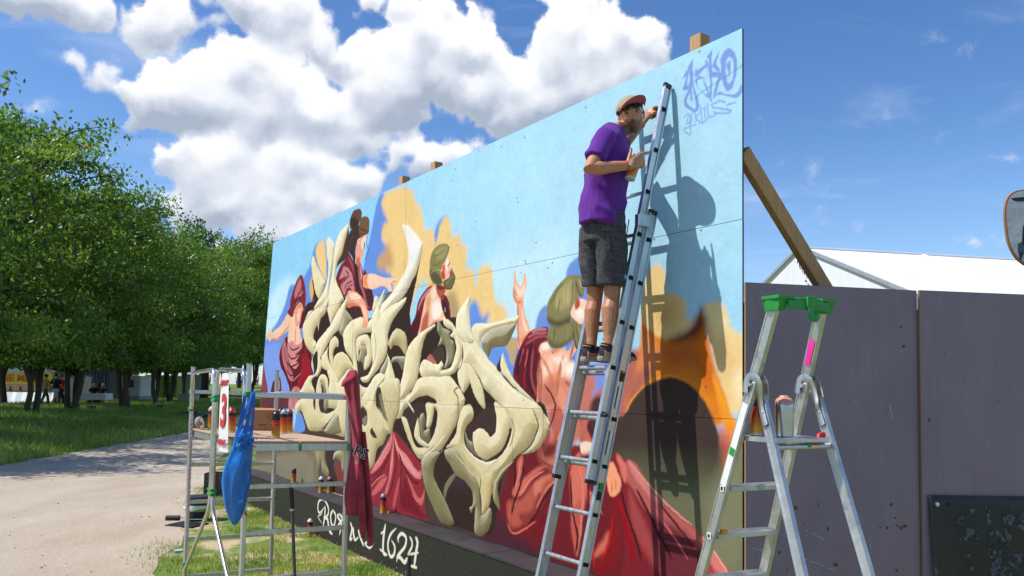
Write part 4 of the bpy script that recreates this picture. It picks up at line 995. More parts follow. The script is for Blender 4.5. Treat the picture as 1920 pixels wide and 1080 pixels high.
# ------------------------------------------------------------------ mural wall
T_WALL=thing('mural_wall',wp(5,0,0),'tall plywood wall sprayed with a mural of robed figures and carved bone lettering','mural wall')
rows=[(.487,1.684,[0,2.49,4.95,7.39]),(1.687,2.913,[0,1.21,3.65,6.08,8.52]),(2.916,4.12,[0,2.2,4.68,7.22])]
def left_s(z): return 10.02-.56*(z-.487)/(4.12-.487)
random.seed(11)
for z0,z1,ss in rows:
    for i,s0 in enumerate(ss):
        last=i==len(ss)-1; a=s0+(.0012 if i else 0)
        q=[(a,z0),(a,z1)]+([(left_s(z1),z1),(left_s(z0),z0)] if last else [(ss[i+1]-.0012,z1),(ss[i+1]-.0012,z0)])
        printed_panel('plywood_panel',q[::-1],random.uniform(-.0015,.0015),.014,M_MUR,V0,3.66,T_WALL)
mb=MB(); mb.poly([wp(.01,-.0158,.49),wp(10.0,-.0158,.49),wp(9.45,-.0158,4.11),wp(.01,-.0158,4.11)],NW,.003,M_EDG); mb.obj('seam_light_block',None,T_WALL)  # unseen dark sheet added to stop daylight showing through the panel seams
for s,top in ((.415,4.235),(4.11,4.215),(4.875,4.225),(2.2,4.08),(7.3,4.07),(9.2,4.07)):
    mb=MB(); mb.beam(wp(s,-.068,0),wp(s,-.068,top),.095,.095,WW,M_WOOD,.004); mb.obj('timber_post',None,T_WALL)
mb=MB(); mb.beam(wp(.06,-.07,3.36),wp(-.02,-3.45,.02),.055,.11,WW,M_WOOD,.004); mb.obj('diagonal_brace',None,T_WALL)
for z in (.9,2.3,3.6):
    mb=MB(); mb.beam(wp(.4,-.14,z),wp(9.2,-.14,z),.045,.095,ZZ,M_WOOD,.003); mb.obj('back_rail',None,T_WALL)
# plinth
T_PL=thing('plinth',wp(5,.15,0),'long low dark plinth under the mural lettered Roskilde 1624','plinth')
printed_panel('front_board',[(9.95,0.),(9.95,.462),(-.02,.462),(-.02,0.)],.290,.018,M_BASE,0.,.50,T_PL)
M_LEDGE=mat('ledge_paint','363237',.55,vary=.25,vscale=2.2,bump=.15,bscale=30,dirt=('514c54',5,.62))
mb=MB()
for a,c in ((0,2.43),(2.44,4.88),(4.89,7.33),(7.34,9.97)):
    q=[wp(a,.012,.464),wp(c,.012,.464),wp(c,.297,.464),wp(a,.297,.464)]
    mb.add(q+[p+ZZ*.018 for p in q],[(0,1,2,3),(4,5,6,7),(0,4,5,1),(1,5,6,2),(2,6,7,3),(3,7,4,0)],M_LEDGE); mb.obj('ledge_board',None,T_PL); mb=MB()
q=[wp(9.952,.012,0),wp(9.952,.289,0),wp(9.952,.289,.462),wp(9.952,.012,.462)]; mb.poly(q,WW,.018,M_LEDGE); mb.obj('end_board',None,T_PL)
# ------------------------------------------------------------------ purple-grey fence
def fence_mat():
    m=bpy.data.materials.new('purple_grey_paint'); m.use_nodes=True; nt=m.node_tree; b=NB(nt); p=nt.nodes['Principled BSDF']
    tc=nt.nodes.new('ShaderNodeTexCoord'); v=tc.outputs['Object']
    mp=nt.nodes.new('ShaderNodeMapping'); mp.inputs['Scale'].default_value=(11,11,.8); nt.links.new(v,mp.inputs[0])
    st=b.noise(mp.outputs[0],3,7,.7); big=b.noise(v,2.2,5,.6); sp=b.noise(v,9,6,.7,.6)
    c=b.ramp(st,[(.28,hx('7e6f79')),(.5,hx('82737d')),(.8,hx('897b85'))])
    c=b.mix(b.mr(big,.35,.7,0,.4),c,hx('766870')); c=b.mix(b.mr(sp,.70,.76,0,.75),c,hx('57463a')); c=b.mix(b.mr(b.noise(v,30,5,.7,.4),.76,.82,0,.7),c,hx('8f8896'))
    nt.links.new(c,p.inputs['Base Color']); nt.links.new(b.mr(big,.3,.7,.42,.6,False),p.inputs['Roughness']); p.inputs['Specular IOR Level'].default_value=.4
    bn=nt.nodes.new('ShaderNodeBump'); bn.inputs['Strength'].default_value=.22; bn.inputs['Distance'].default_value=.004; nt.links.new(st,bn.inputs['Height']); nt.links.new(bn.outputs[0],p.inputs['Normal']); return m
M_FEN=fence_mat()
FP=[Vector((1.416,4.845,0)),Vector((2.590,5.098,0)),Vector((3.79,5.285,0)),Vector((4.98,5.47,0))]
FT=2.521
T_F=thing('board_fence',(2.6,5.1,0),'purple-grey painted plywood fence standing right of the mural','fence')
for i in range(3):
    a,c=FP[i],FP[i+1]; ax=(c-a).normalized(); nn=Vector((ax.y,-ax.x,0)); off=nn*(.022 if i==1 else 0)
    ins=.002
    q=[a+ax*ins+off+ZZ*.01,c-ax*ins+off+ZZ*.01,c-ax*ins+off+ZZ*(FT-.003*i),a+ax*ins+off+ZZ*FT]
    mb=MB(); mb.add(q,[(0,1,2,3)],M_FEN); mb.add(q+[p-nn*.018 for p in q],[(4,5,6,7),(0,4,5,1),(1,5,6,2),(2,6,7,3),(3,7,4,0)],M_PLY); mb.obj('plywood_sheet',None,T_F)
    mb=MB(); mb.beam(a+ax*.06-nn*.075+off,a+ax*.06-nn*.075+off+ZZ*2.4,.09,.09,ax,M_WOOD,.004); mb.obj('fence_post',None,T_F)

# scratches and old fixings on the sheets
rs=random.Random(14); M_SCR=mat('pale_scratch','b5b2ba',.7); M_RUST=mat('brown_scuff','5a4430',.9)
def fpt(i,u,z,o=.0012):
    a,c=FP[i],FP[i+1]; ax=(c-a).normalized(); nn=Vector((ax.y,-ax.x,0)); return a+ax*u+nn*(o+(.022 if i==1 else 0))+ZZ*z
mb=MB()
for i,u0,z0,u1,z1 in ((0,.03,.92,.22,.885),(0,.40,1.02,.53,.96),(0,.36,.86,.52,.80),(0,.55,.79,.60,.775),(0,.98,1.86,1.01,1.70),(0,.84,.98,.845,.90)):
    n=9
    for k in range(n):
        if rs.random()<.25: continue
        t0=k/n; t1=(k+.75)/n; a=fpt(i,u0+(u1-u0)*t0,z0+(z1-z0)*t0+rs.uniform(-.003,.003)); c=fpt(i,u0+(u1-u0)*t1,z0+(z1-z0)*t1+rs.uniform(-.003,.003)); mb.beam(a,c,.0045,.0008,ZZ,M_SCR,.0001)
o=mb.obj('scratches',None,T_F); o['kind']='stuff'
mb=MB()
for k in range(46):
    i=rs.choice((0,0,0,1)); u=rs.uniform(.03,1.1); z=rs.choice((1.03,1.03,rs.uniform(.4,2.4),rs.uniform(.4,1.2)))+rs.uniform(-.01,.01); a=fpt(i,u,z); r=rs.uniform(.004,.011); mb.beam(a-ZZ*r,a+ZZ*r,r*rs.uniform(.8,3),.0008,(FP[1]-FP[0]),M_RUST,.0002)
o=mb.obj('scuffs',None,T_F); o['kind']='stuff'

# ------------------------------------------------------------------ materials for the gear
M_ALU=mat('aluminium','c3c6c9',.34,.88,bump=.08,bscale=90,vary=.14,vscale=7,stretch=(6,6,.8))
M_ALU2=mat('scuffed_aluminium','bdbfbf',.42,.8,bump=.15,bscale=60,vary=.22,vscale=9,dirt=('8b8f95',6,.62))
M_TUBE=mat('polished_tube','c9cacb',.22,.92,vary=.1,vscale=5,bump=.05,bscale=60)
M_BLK=mat('black_plastic','141416',.5); M_GRN=mat('green_plastic','1f8a35',.45,vary=.12); M_RED=mat('red_plastic','c4161c',.42); M_YEL=mat('yellow_plastic','d99a12',.45)
M_WHT=mat('white_sticker','d9dad8',.5,vary=.06); M_PINK=mat('pink_tape','e0309a',.6); M_DRK=mat('hole_shade_and_screw_black','0b0b0c',.9)  # the near-black paints shade into holes and colours one screw
# ------------------------------------------------------------------ extension ladder (d out of the wall falls by .245 per metre of height)
T_LAD=thing('extension_ladder',wp(.78,1.04,0),'two-section aluminium extension ladder leaning on the mural','ladder')
LN=(NW+ZZ*.245).normalized()                       # normal of the ladder plane, away from the wall
def lp(s,z,o): # point on the ladder: s along the wall, height z, o toward the camera from the front face
    return wp(s,1.04-.245*z,z)+LN*o
def chan(hw,dep,web):  # channel with lips; x across the thickness (s), y along the ladder's depth
    t=.004; return [(-hw,0),(hw,0),(hw,dep*.14),(hw-web,dep*.17),(hw-web,dep*.45),(hw-web*.55,dep*.48),(hw-web*.55,dep*.52),(hw-web,dep*.55),(hw-web,dep*.83),(hw,dep*.86),(hw,dep),(-hw,dep),(-hw,dep*.86),(-hw+web,dep*.83),(-hw+web,dep*.17),(-hw,dep*.14)]
def stile(s,z0,z1,o0,dep,flip=1):
    mb=MB(); p0=lp(s,z0,o0); p1=lp(s,z1,o0); ax=(p1-p0).normalized()
    prof=chan(.014,dep,.008); xd=WW; yd=ax.cross(xd)
    if yd.dot(LN)>0: prof=[(a,-c) for a,c in prof]
    mb.prism(prof,p0,p1,xd,M_ALU); return mb.obj('stile',None,T_LAD)
UP=.062; LOW=.066
ZU0,ZU1,ZL0,ZL1=1.30,3.925,.0,3.045
stiles={}
for nm,s,z0,z1,o,dep in (('ur',.603,ZU0,ZU1,0,UP),('ul',.941,ZU0,ZU1,0,UP),('lr',.583,ZL0,ZL1,-.068,LOW),('ll',.985,ZL0,ZL1,-.068,LOW)):
    stiles[nm]=stile(s,z0,z1,o,dep)
    for z,e in ((z0,-1),(z1,1)):
        if z==0: continue
        mb=MB(); a=lp(s,z-.004*e,o-dep/2); c=lp(s,z+.022*e,o-dep/2); mb.beam(a,c,.031,dep+.005,WW,M_BLK,.008); mb.obj('end_cap',None,stiles[nm],True)
    if z0==0:
        mb=MB(); mb.box(lp(s,.02,o-dep/2),.045,.085,.05,math.atan2(WW.y,WW.x),M_BLK,.006); mb.obj('rubber_foot',None,stiles[nm])
def rungs(sa,sb,zs,o):
    for z in zs:
        mb=MB(); mb.tube([lp(sa,z,o),lp(sb,z,o)],(.0135,.017),8,M_ALU,ref=ZZ); mb.obj('rung',None,T_LAD,60)
zu=[1.415+.2935*i for i in range(9)]; zl=[.225+.2935*i for i in range(10)]
rungs(.60,.945,zu,-UP/2); rungs(.58,.99,zl,-.068-LOW/2)
for s,zs,o,pr in ((.588,zu,-UP/2,'ur'),(.568,zl,-.068-LOW/2,'lr')):      # solid dark blocks, painted shade for the open rung ends
    for z in zs:
        mb=MB(); c=lp(s+.006,z,o); ax=(lp(s,1,0)-lp(s,0,0)).normalized(); mb.prism([(-.012,-.015),(.012,-.015),(.012,.015),(-.012,.015)],c,c-WW*.0075,ax,M_DRK); mb.obj('rung_end_shade',None,stiles[pr])
mb=MB(); c=lp(.595,2.97,-.03); mb.box(c+WW*-.012,.05,.11,.075,math.atan2(WW.y,WW.x),M_ALU,.01); mb.obj('guide_bracket',None,T_LAD)
mb=MB(); mb.tube([lp(.59,1.70,-.02),lp(.55,1.70,-.02)],[.014,.011],10,M_BLK); mb.obj('locking_knob',None,T_LAD,True)
def lad_label(z0,z1,m,o=-.10,w=.026,s=.5665):
    mb=MB(); a=lp(s,z0,o); c=lp(s,z1,o); mb.beam(a,c,.0012,w,WW,m,.0001); return mb.obj('sticker',None,stiles['lr'])
lad_label(1.93,2.0,M_BLK); lad_label(1.985,2.0,M_YEL,s=.5655); lad_label(1.76,1.90,M_WHT,w=.02); lad_label(1.47,1.62,M_WHT,w=.02); lad_label(1.255,1.30,M_GRN); lad_label(1.195,1.25,M_BLK)
# ------------------------------------------------------------------ platform step ladder in front of the fence
T_ST=thing('step_ladder',(1.35,3.95,0),'aluminium platform step ladder with a green top tray by the fence','step ladder')
th=rad(26); E1=Vector((math.cos(th),math.sin(th),0)); G1=Vector((-math.sin(th),math.cos(th),0)); HL=Vector((1.113,3.72,1.87))
def sl_pt(e,z,sg,o=0.):
    return HL+E1*e+ZZ*(z-1.87)+G1*(sg*.42*(1.87-z))+G1*o
def eL(z): return -.005+.030*(2.2-z)
def eR(z): return .288+.135*(2.2-z)
def fL(z): return .055-.10*(1.87-z)
def fR(z): return .405-.055*(1.87-z)
def sl_stile(ef,sg,z0,z1,w,h,o=0.):
    a=sl_pt(ef(z0),z0,sg,o); c=sl_pt(ef(z1),z1,sg,o); mb=MB(); ax=(c-a).normalized()
    n=(E1.cross(ax)).normalized()
    t=.006; hw=w/2; hh=h/2
    prof=[(-hw,-hh),(hw,-hh),(hw,-hh+.006),(hw-.004,-hh+.010),(hw-.004,hh-.010),(hw,hh-.006),(hw,hh),(-hw,hh),(-hw,hh-.006),(-hw+.004,hh-.010),(-hw+.004,-hh+.010),(-hw,-hh+.006)]
    mb.prism(prof,a,c,E1,M_ALU2); return mb.obj('stile',None,T_ST)
s1=sl_stile(eL,1,0,2.235,.025,.053); s2=sl_stile(eR,1,0,2.235,.025,.053)
s3=sl_stile(fL,-1,0,1.885,.024,.047); s4=sl_stile(fR,-1,0,1.885,.024,.047)
for ef,sg,PS in ((eL,1,s1),(eR,1,s2),(fL,-1,s3),(fR,-1,s4)):
    mb=MB(); mb.box(sl_pt(ef(.02),.025,sg),.04,.075,.05,th,M_BLK,.006); mb.obj('rubber_foot',None,PS)
for z in (.18,.42,.66,.90,1.14,1.385):
    mb=MB(); a=sl_pt(eL(z)+.012,z,1); c=sl_pt(eR(z)-.012,z,1); mb.beam(a,c,.026,.085,ZZ,M_ALU2,.003)
    for k in range(5): mb.beam(a+G1*(-.034+.017*k)+ZZ*.014,c+G1*(-.034+.017*k)+ZZ*.014,.003,.006,ZZ,M_ALU2,.0005)
    mb.obj('step',None,T_ST)
mb=MB(); a=sl_pt(eL(1.63)+.015,1.635,1,-.10); c=sl_pt(eR(1.63)-.012,1.635,1,-.10); mb.beam(a,c,.022,.26,ZZ,M_ALU2,.003); mb.obj('platform',None,T_ST)
mb=MB(); mb.tube([sl_pt(fL(1.60)+.01,1.605,-1),sl_pt(fR(1.60)-.01,1.605,-1)],.013,10,M_ALU); mb.obj('crossbar',None,T_ST,True)
# red latch with a green collar on the crossbar
mb=MB(); c=sl_pt(.245,1.61,-1); mb.tube([c-E1*.015,c+E1*.005],.017,10,M_GRN); mb.obj('latch_collar',None,T_ST,True)
mb=MB(); mb.tube(curve([c+E1*.005,c+E1*.045+ZZ*.002,c+E1*.06+ZZ*.02,c+E1*.075+ZZ*.045,c+E1*.10+ZZ*.048],4),[(.017,.014)]*10+[(.015,.012)]*7,8,M_RED); mb.obj('latch',None,T_ST,True)
# hinge plates
for ef,ff in ((eL,fL),(eR,fR)):
    p=sl_pt(ef(1.87),1.885,1); q=sl_pt(ff(1.80),1.80,-1); q2=sl_pt(ff(1.70),1.70,-1)
    for o in (-.019,.019):
        mb=MB(); pts=curve([p+E1*o-G1*-.03+ZZ*-.035,p+E1*o+G1*.022+ZZ*.02,p+E1*o-G1*.01+ZZ*.042,p+E1*o-G1*.06+ZZ*.015,q+E1*o,q2+E1*o],4)
        mb.tube(pts,[(.003,.017)]*len(pts),8,M_ALU,ref=E1); mb.obj('hinge_plate',None,T_ST,True)
    mb=MB(); mb.tube([p-E1*.027+ZZ*.003,p+E1*.027+ZZ*.003],.011,10,M_ALU); mb.obj('hinge_pin',None,T_ST,True)
    for dz in (0,-.045):
        mb=MB(); c=sl_pt(ff(1.76+dz),1.76+dz,-1); mb.tube([c-E1*.022,c+E1*.022],.006,8,M_ALU); mb.obj('rivet',None,T_ST,True)
# green top tray
def tray():
    mb=MB(); zt=2.262; a=sl_pt(eL(2.25),2.25,1); c=sl_pt(eR(2.25),2.25,1)
    # two sockets and the dished bridge between them
    for p,sg in ((a,1),(c,-1)):
        mb.prism([(-.022,-.04),(.022,-.04),(.03,-.02),(.03,.03),(-.022,.04),(-.03,.02)],p-ZZ*.032,p+ZZ*.022,E1,M_GRN,[(-.024,-.055),(.026,-.055),(.034,-.03),(.034,.04),(-.024,.05),(-.034,.02)])
        x0=-.036 if sg>0 else -.058; x1=.062 if sg>0 else .038
        mb.prism([(x0,-.06),(x1,-.06),(x1,.05),(x1-.015,.06),(x0+.015,.06),(x0,.045)],p+ZZ*.020,p+ZZ*.034,E1,M_GRN)
    m0=a+E1*.02; m1=c-E1*.02
    mb.beam(m0+ZZ*.016-G1*.0,m1+ZZ*.020-G1*.0,.026,.10,ZZ,M_GRN,.006)
    mb.beam(m0+ZZ*-.006-G1*.06,m1+ZZ*-.006-G1*.06,.04,.008,ZZ,M_GRN,.002)
    # hook that hangs from the bridge
    h=(a+c)/2-G1*.07
    pts=curve([h+ZZ*.01,h-ZZ*.03,h-ZZ*.055+E1*.004,h-ZZ*.062+E1*.03,h-ZZ*.045+E1*.045],4); mb.tube(pts,[(.018,.008)]*len(pts),8,M_GRN,ref=E1)
    mb.beam(h+E1*-.02+ZZ*.012,h+E1*.03+ZZ*.012,.05,.01,ZZ,M_GRN,.002)
    return mb.obj('top_tray',None,T_ST,30)
tray()
def st_patch(ef,sg,z0,z1,m,w,e=.0142,nm='sticker',side=-1,o=0.):
    a=sl_pt(ef(z0),z0,sg)+E1*e*0; c=sl_pt(ef(z1),z1,sg); ax=(c-a).normalized(); n=E1.cross(ax).normalized()
    mb=MB(); mb.beam(a+E1*side*.0142+n*o,c+E1*side*.0142+n*o,.0012,w,E1,m,.0001); return mb.obj(nm,None,s2 if ef is eR else s1)
st_patch(eR,1,1.985,2.10,M_PINK,.036,nm='pink_tape'); st_patch(eL,1,1.40,1.80,M_WHT,.04); st_patch(eL,1,1.55,1.585,M_GRN,.034,nm='spirit_level',side=-1.12)
for z in (1.14,.90,1.385): 
    mb=MB(); c=sl_pt(eL(z),z,1); mb.box(c-E1*.014,.004,.026,.03,th,M_WHT,.001); mb.obj('step_bracket',None,s1); mb=MB(); mb.box(c-E1*.0165,.002,.014,.017,th,M_DRK,.0005); mb.obj('step_end_shade',None,s1)  # small dark block paints in the shade of the step's open end
c=sl_pt(eL(1.15)+.045,1.15,1,-.035); o=MB(); o.box(c+ZZ*.012,.03,.03,.022,th,M_YEL,.003); o.obj('stop_block',None,T_ST)
# ------------------------------------------------------------------ spray cans
def can_mat():
    m=bpy.data.materials.new('orange_can_print'); m.use_nodes=True; nt=m.node_tree; b=NB(nt); p=nt.nodes['Principled BSDF']
    tc=nt.nodes.new('ShaderNodeTexCoord'); x,y,z=b.sep(tc.outputs['Object']); nz=b.noise(tc.outputs['Object'],30,5,.7)
    t=b.m('ADD',b.m('DIVIDE',z,.165),b.m('MULTIPLY',b.m('SUBTRACT',nz,.5),.35))
    c=b.ramp(t,[(.0,hx('d29a2c')),(.3,hx('c67a1e')),(.55,hx('bb4a1c')),(.8,hx('a02a18')),(.95,hx('861d16'))])
    st=b.ramp(b.m('DIVIDE',z,.165),[(0,(.6,.6,.6,1)),(.05,hx('c8cacc')),(.055,(1,1,1,1))],'CONSTANT')
    c=b.mix(b.m('LESS_THAN',z,.012),c,hx('b9bcc0')); c=b.mix(b.m('GREATER_THAN',z,.138),c,hx('17171a'))
    nt.links.new(c,p.inputs['Base Color']); p.inputs['Roughness'].default_value=.3; p.inputs['Metallic'].default_value=.15; return m
M_CAN=can_mat(); M_STEEL=mat('bare_steel_can','b4b6b8',.22,.9,vary=.1)
def make_can(loc,cap,label,group='spray cans left around the mural',body=M_CAN,nozzle=None,cat='spray can',mark=True):
    r=thing('spray_can',loc,label,cat,group)
    mb=MB(); mb.lathe([(.028,0),(.0325,.003),(.0325,.148),(.0325,.163),(.031,.168)],n=20,m=body); bo=part_local('body',mb,None,r,30)
    mb=MB(); mb.lathe([(.0315,.166),(.0325,.170),(.031,.182),(.026,.192),(.017,.199),(.0155,.206),(.012,.2075)],n=20,m=mat('cap_'+cap,cap,.4)); cp_=part_local('cap',mb,None,r,40)
    if nozzle: mb=MB(); mb.lathe([(.008,.205),(.008,.216),(.006,.22)],n=10,m=mat('cap_'+nozzle,nozzle,.4)); part_local('nozzle',mb,None,cp_,40)
    if mark:   # round black badge with a white sign, facing out over the lawn
        mb=MB(); a0=math.atan2(-1,.35)
        for rr,mm,e in ((.0125,M_BLK,.0331),(.006,M_WHT,.0336)):
            pts=[]
            for k in range(12):
                q=2*math.pi*k/12; al=a0+rr*math.cos(q)/.0325; pts.append((e*math.cos(al),e*math.sin(al),.115+rr*math.sin(q)*(1 if mm is M_BLK else .55)))
            mb.add(pts,[tuple(range(12))],mm)
        part_local('badge',mb,None,bo)
    return r
LZ=.483
make_can(wp(7.78,.11,LZ),'18181a','dark orange spray can with a yellow nozzle far along the plinth',nozzle='d9b21a')
make_can(wp(6.64,.14,LZ),'c9cbc4','orange spray can with a pale grey top, left of the pair on the plinth'); make_can(wp(6.58,.05,LZ),'a8607c','orange spray can with a mauve top, right of the pair on the plinth')
make_can(wp(4.79,.13,LZ),'8f9296','orange spray can with a grey top alone on the plinth above 1624')
make_can((-2.44,9.93,0.01),'d8d2c0','orange spray can with a cream top standing in the grass',)
o=MB()
for s,d in ((4.74,.17),(4.72,.10)):
    o.lathe([(.011,0),(.011,.012),(.007,.02)],wp(s,d,LZ),8,M_YEL)
o=o.obj('cap_nozzle',None,None,True); tag(o,'two small yellow spray nozzles lying on the plinth ledge','nozzle')
# cans and jar on the step ladder platform
pz=1.647
kc=make_can(sl_pt(.165,pz,1,-.045)-ZZ*0+G1*-.09,'c98d78','tall bare steel can with a salmon cap on the step ladder platform',body=M_STEEL,mark=False); kc.scale=(1.28,1.28,.93)
make_can(sl_pt(.085,pz,1,-.045)+G1*.0,'7a2420','dark spray can with a maroon top behind the steel can',mark=False)
# ------------------------------------------------------------------ small work platform tower
SB=Vector((-1.885,5.75,0)); AX=WW.copy(); AY=Vector((.8308211,.5565395,0)); SLn=1.78; SWd=.765
T_SC=thing('work_platform',SB+AX*.9+AY*.38,'aluminium folding work platform with green clips on the grass','scaffold')
TILT=-.022
def sp(a,w,z): return SB+AX*a+AY*w+ZZ*(z+TILT*w)
for a,w in ((0,0),(0,SWd),(SLn,0),(SLn,SWd)):
    zt=1.995 if not (a==0 and w==SWd) else 1.93
    mb=MB(); mb.beam(sp(a,w,.03),sp(a,w,zt),.044,.030,AX,M_ALU,.004); PO=mb.obj('post',None,T_SC)
    mb=MB(); mb.beam(sp(a,w,zt),sp(a,w,zt+.008),.046,.032,AX,M_GRN,.003); mb.obj('post_cap',None,PO)
    mb=MB(); mb.beam(sp(a,w,0),sp(a,w,.05),.055,.045,AX,M_BLK,.006); mb.obj('foot',None,PO)
for a in (0,SLn):
    for z in (.13,.46,.79,1.12,1.405,1.775):
        if z==1.405: continue
        mb=MB(); mb.beam(sp(a,.015,z),sp(a,SWd-.015,z),.034,.026,ZZ,M_ALU,.004); mb.obj('rung',None,T_SC)
for w in (.0,):   # side rail between the two frames on the far side
    mb=MB(); mb.beam(sp(.02,SWd,1.79),sp(SLn-.02,SWd,1.79),.03,.024,ZZ,M_ALU,.003); mb.obj('guard_rail',None,T_SC)
# bent guard tubes on the near side
hz=SLn/2
for (a0,sg) in ((SLn-.045,1),(.045,-1)):
    ac=hz+sg*.035
    pts=bend([sp(a0,-.012,1.62),sp(a0,-.012,1.945),sp(ac,-.012,1.965),sp(ac,-.012,.86),sp(a0+sg*.0,-.012,.20),sp(a0,-.012,.05)],.11,6)
    mb=MB(); mb.tube(pts,.0165,12,M_TUBE); mb.obj('guard_tube',None,T_SC,60)
    mb=MB(); a2=hz+sg*.10
for z in (1.745,1.715,1.0,.965):
    mb=MB(); mb.beam(sp(hz-.06,-.012,z),sp(hz+.06,-.012,z),.026,.045,ZZ,M_GRN,.006); TC=mb.obj('tube_clip',None,T_SC)
    mb=MB(); q=sp(hz-.045,-.037,z); mb.tube([q,q-AY*.004],.007,8,M_ALU); mb.obj('clip_screw',None,TC)
for a in (0,SLn):
    for z in (1.755,1.60,.22):
        mb=MB(); mb.beam(sp(a,-.004,z),sp(a,-.004,z+.04),.052,.042,AX,M_GRN,.005); mb.obj('post_clip',None,T_SC)
for z in (.80,.12):
    mb=MB(); q=sp(SLn if z>.5 else 0,SWd+.01,z); mb.tube([q,q+AY*.05],.012,10,M_GRN); mb.obj('end_plug',None,T_SC,True)
M_DECK=mat('deck_plywood','b2957a',.7,vary=.18,vscale=14,stretch=(2,12,2),dirt=('cfc4b4',7,.64))
for k in range(2):
    w0=.012+k*(SWd/2-.006); w1=w0+SWd/2-.016
    q=[sp(-.03,w0,1.445),sp(SLn+.03,w0,1.445),sp(SLn+.03,w1,1.445),sp(-.03,w1,1.445)]
    mb=MB(); mb.add(q+[p-ZZ*.013 for p in q],[(0,1,2,3),(4,5,6,7),(0,4,5,1),(1,5,6,2),(2,6,7,3),(3,7,4,0)],M_DECK); mb.obj('deck_board',None,T_SC)
    mb=MB()
    for w in (w0+.02,w1-.02): mb.beam(sp(-.028,w,1.402),sp(SLn+.028,w,1.402),.054,.022,ZZ,M_ALU,.003)
    for a in (-.02,SLn+.02): mb.beam(sp(a,w0,1.402),sp(a,w1,1.402),.056,.02,ZZ,M_ALU,.003)
    mb.obj('deck_frame',None,T_SC)
    for w in (w0-.004,w1+.004):
        mb=MB(); mb.beam(sp(-.033,w,1.375),sp(-.033,w,1.428),.02,.014,AX,M_GRN,.002); mb.obj('deck_clip',None,T_SC)
mb=MB(); mb.beam(sp(0,-.0225,.25),sp(0,-.0225,1.1),.0012,.02,AY,M_WHT,.0001); 
# pink pen marks and warning labels on the posts
random.seed(5); mb=MB()
for k in range(22):
    z=.75+.04*k; a=sp(SLn-.023,.0,z); mb.beam(a+AY*random.uniform(-.01,.0),a+AY*random.uniform(.0,.012)+ZZ*random.uniform(.012,.03),.0015,.006,AX,M_PINK,.0002)
mb.obj('pink_writing',None,T_SC)
mb=MB(); q=sp(-.0235,0,.92); mb.beam(q,q+ZZ*.07,.0012,.02,AX,M_WHT,.0001); mb.obj('warning_label',None,T_SC); mb=MB(); q=sp(-.0245,0,.92); mb.prism([(-.004,-.009),(.004,-.009),(.004,.009)],q,q+ZZ*.03,AX,M_RED); mb.obj('warning_triangle',None,T_SC)
# sign with the number 3
M_RINK=mat('red_ink','b8202c',.6)
T_SG=thing('hanging_sign',sp(.42,-.04,1.4),'white hanging cloth sign with a red number 3','sign')
nn=-AY
A=sp(.585,-.036,1.93); Bq=sp(.345,-.036,1.935); wv=(Bq-A)
v=[];f=[]
for j in range(13):
    t=j/12
    for i in range(7):
        u=i/6; p=A+wv*u+wv*(-.10*t*.8)-ZZ*(.60*t)+nn*(.008*math.sin(3.1*t+1.2*u)+.004); v.append(p)
for j in range(12):
    for i in range(6): f.append((j*7+i,j*7+i+1,(j+1)*7+i+1,(j+1)*7+i))
mb=MB(); mb.add(v,f,M_WHT); mb.add([p+AY*.0015 for p in v],f,M_WHT); mb.obj('cloth',None,T_SG,True,False)
def sg(u,t,o=.016): return A+wv*u+wv*(-.10*t*.8)-ZZ*(.60*t)+nn*o
text('number','3',.34,sg(.47,.50),wv,ZZ,M_RINK,T_SG,bold=.012,shear=.15)
for t in (.13,.88): text('lettering','#FGRAFT',.052,sg(.5,t),wv,ZZ+wv*.25,M_RINK,T_SG,bold=.004,shear=.2)
for u in (.1,.9):
    mb=MB(); q=sg(u,-.02,.0); mb.tube(curve([sg(u,.02),sg(u,-.03,.02),q+ZZ*.06-nn*.03,q+ZZ*.02-nn*.05,sg(u,.02,-.0)],4),.0022,6,M_BLK); mb.obj('cable_tie',None,T_SG,True)
# things lying on the deck
DZ=1.4465
def onz_deck(a,w): return sp(a,w,DZ)
cans=[(-.02,.30,'1c1c1e','orange can with a glossy black top, front of the deck cans'),(.66,.66,'9fb0b4','orange can with a silver-blue top on the deck'),(.62,.70,'17181a','orange can with a black top tucked behind another'),(.82,.70,'a05a58','orange can with a dusty rose top at the deck edge')]
def inv(p): q=Vector(p)-SB; return q.dot(AX),q.dot(AY)
for (x,y),cap,lab in (((-1.815,6.221),'17171a','orange spray can with a black top, foremost on the deck'),((-1.954,6.93),'93a3a8','orange spray can with a silver top beside the black-topped one'),((-1.93,7.15),'a0555c','orange spray can with a rose top at the far edge of the deck'),((-2.06,7.20),'202024','orange spray can with a dark top half hidden behind the silver one'),
    ((-2.64,7.10),'c6a98c','orange can with a beige top behind the guard tubes'),((-2.505,7.02),'1a1a1c','orange can with a black top beneath the hanging sign'),((-2.46,6.90),'d8a878','orange can with a pale peach top right of the sign'),((-2.36,6.80),'c04a30','orange can with a red top behind the bag straps'),((-2.52,7.25),'26221f','orange can with a dark brown top behind the sign')):
    a,w=inv((x,y,0)); w=min(max(w,.06),.70); a=min(max(a,.02),1.74); make_can(sp(a,w,DZ),cap,lab,'spray cans on the deck of the platform',mark=(cap in('a0555c','17171a')))
M_CARD=mat('cardboard','a9805a',.85,vary=.1,vscale=5); M_CYAN=mat('cyan_print','1fa3c8',.7)
T_BX=thing('cardboard_box',sp(1.36,.44,DZ),'open brown cardboard box with a cyan logo on the deck','box')
bc=inv((-2.27,7.43,0)); bx=sp(min(bc[0],1.58),min(bc[1],.56),DZ)
bxd=Vector((.93,.36,0)).normalized(); byd=Vector((-.36,.93,0)).normalized(); W2,D2,H2=.27,.20,.185
mb=MB()
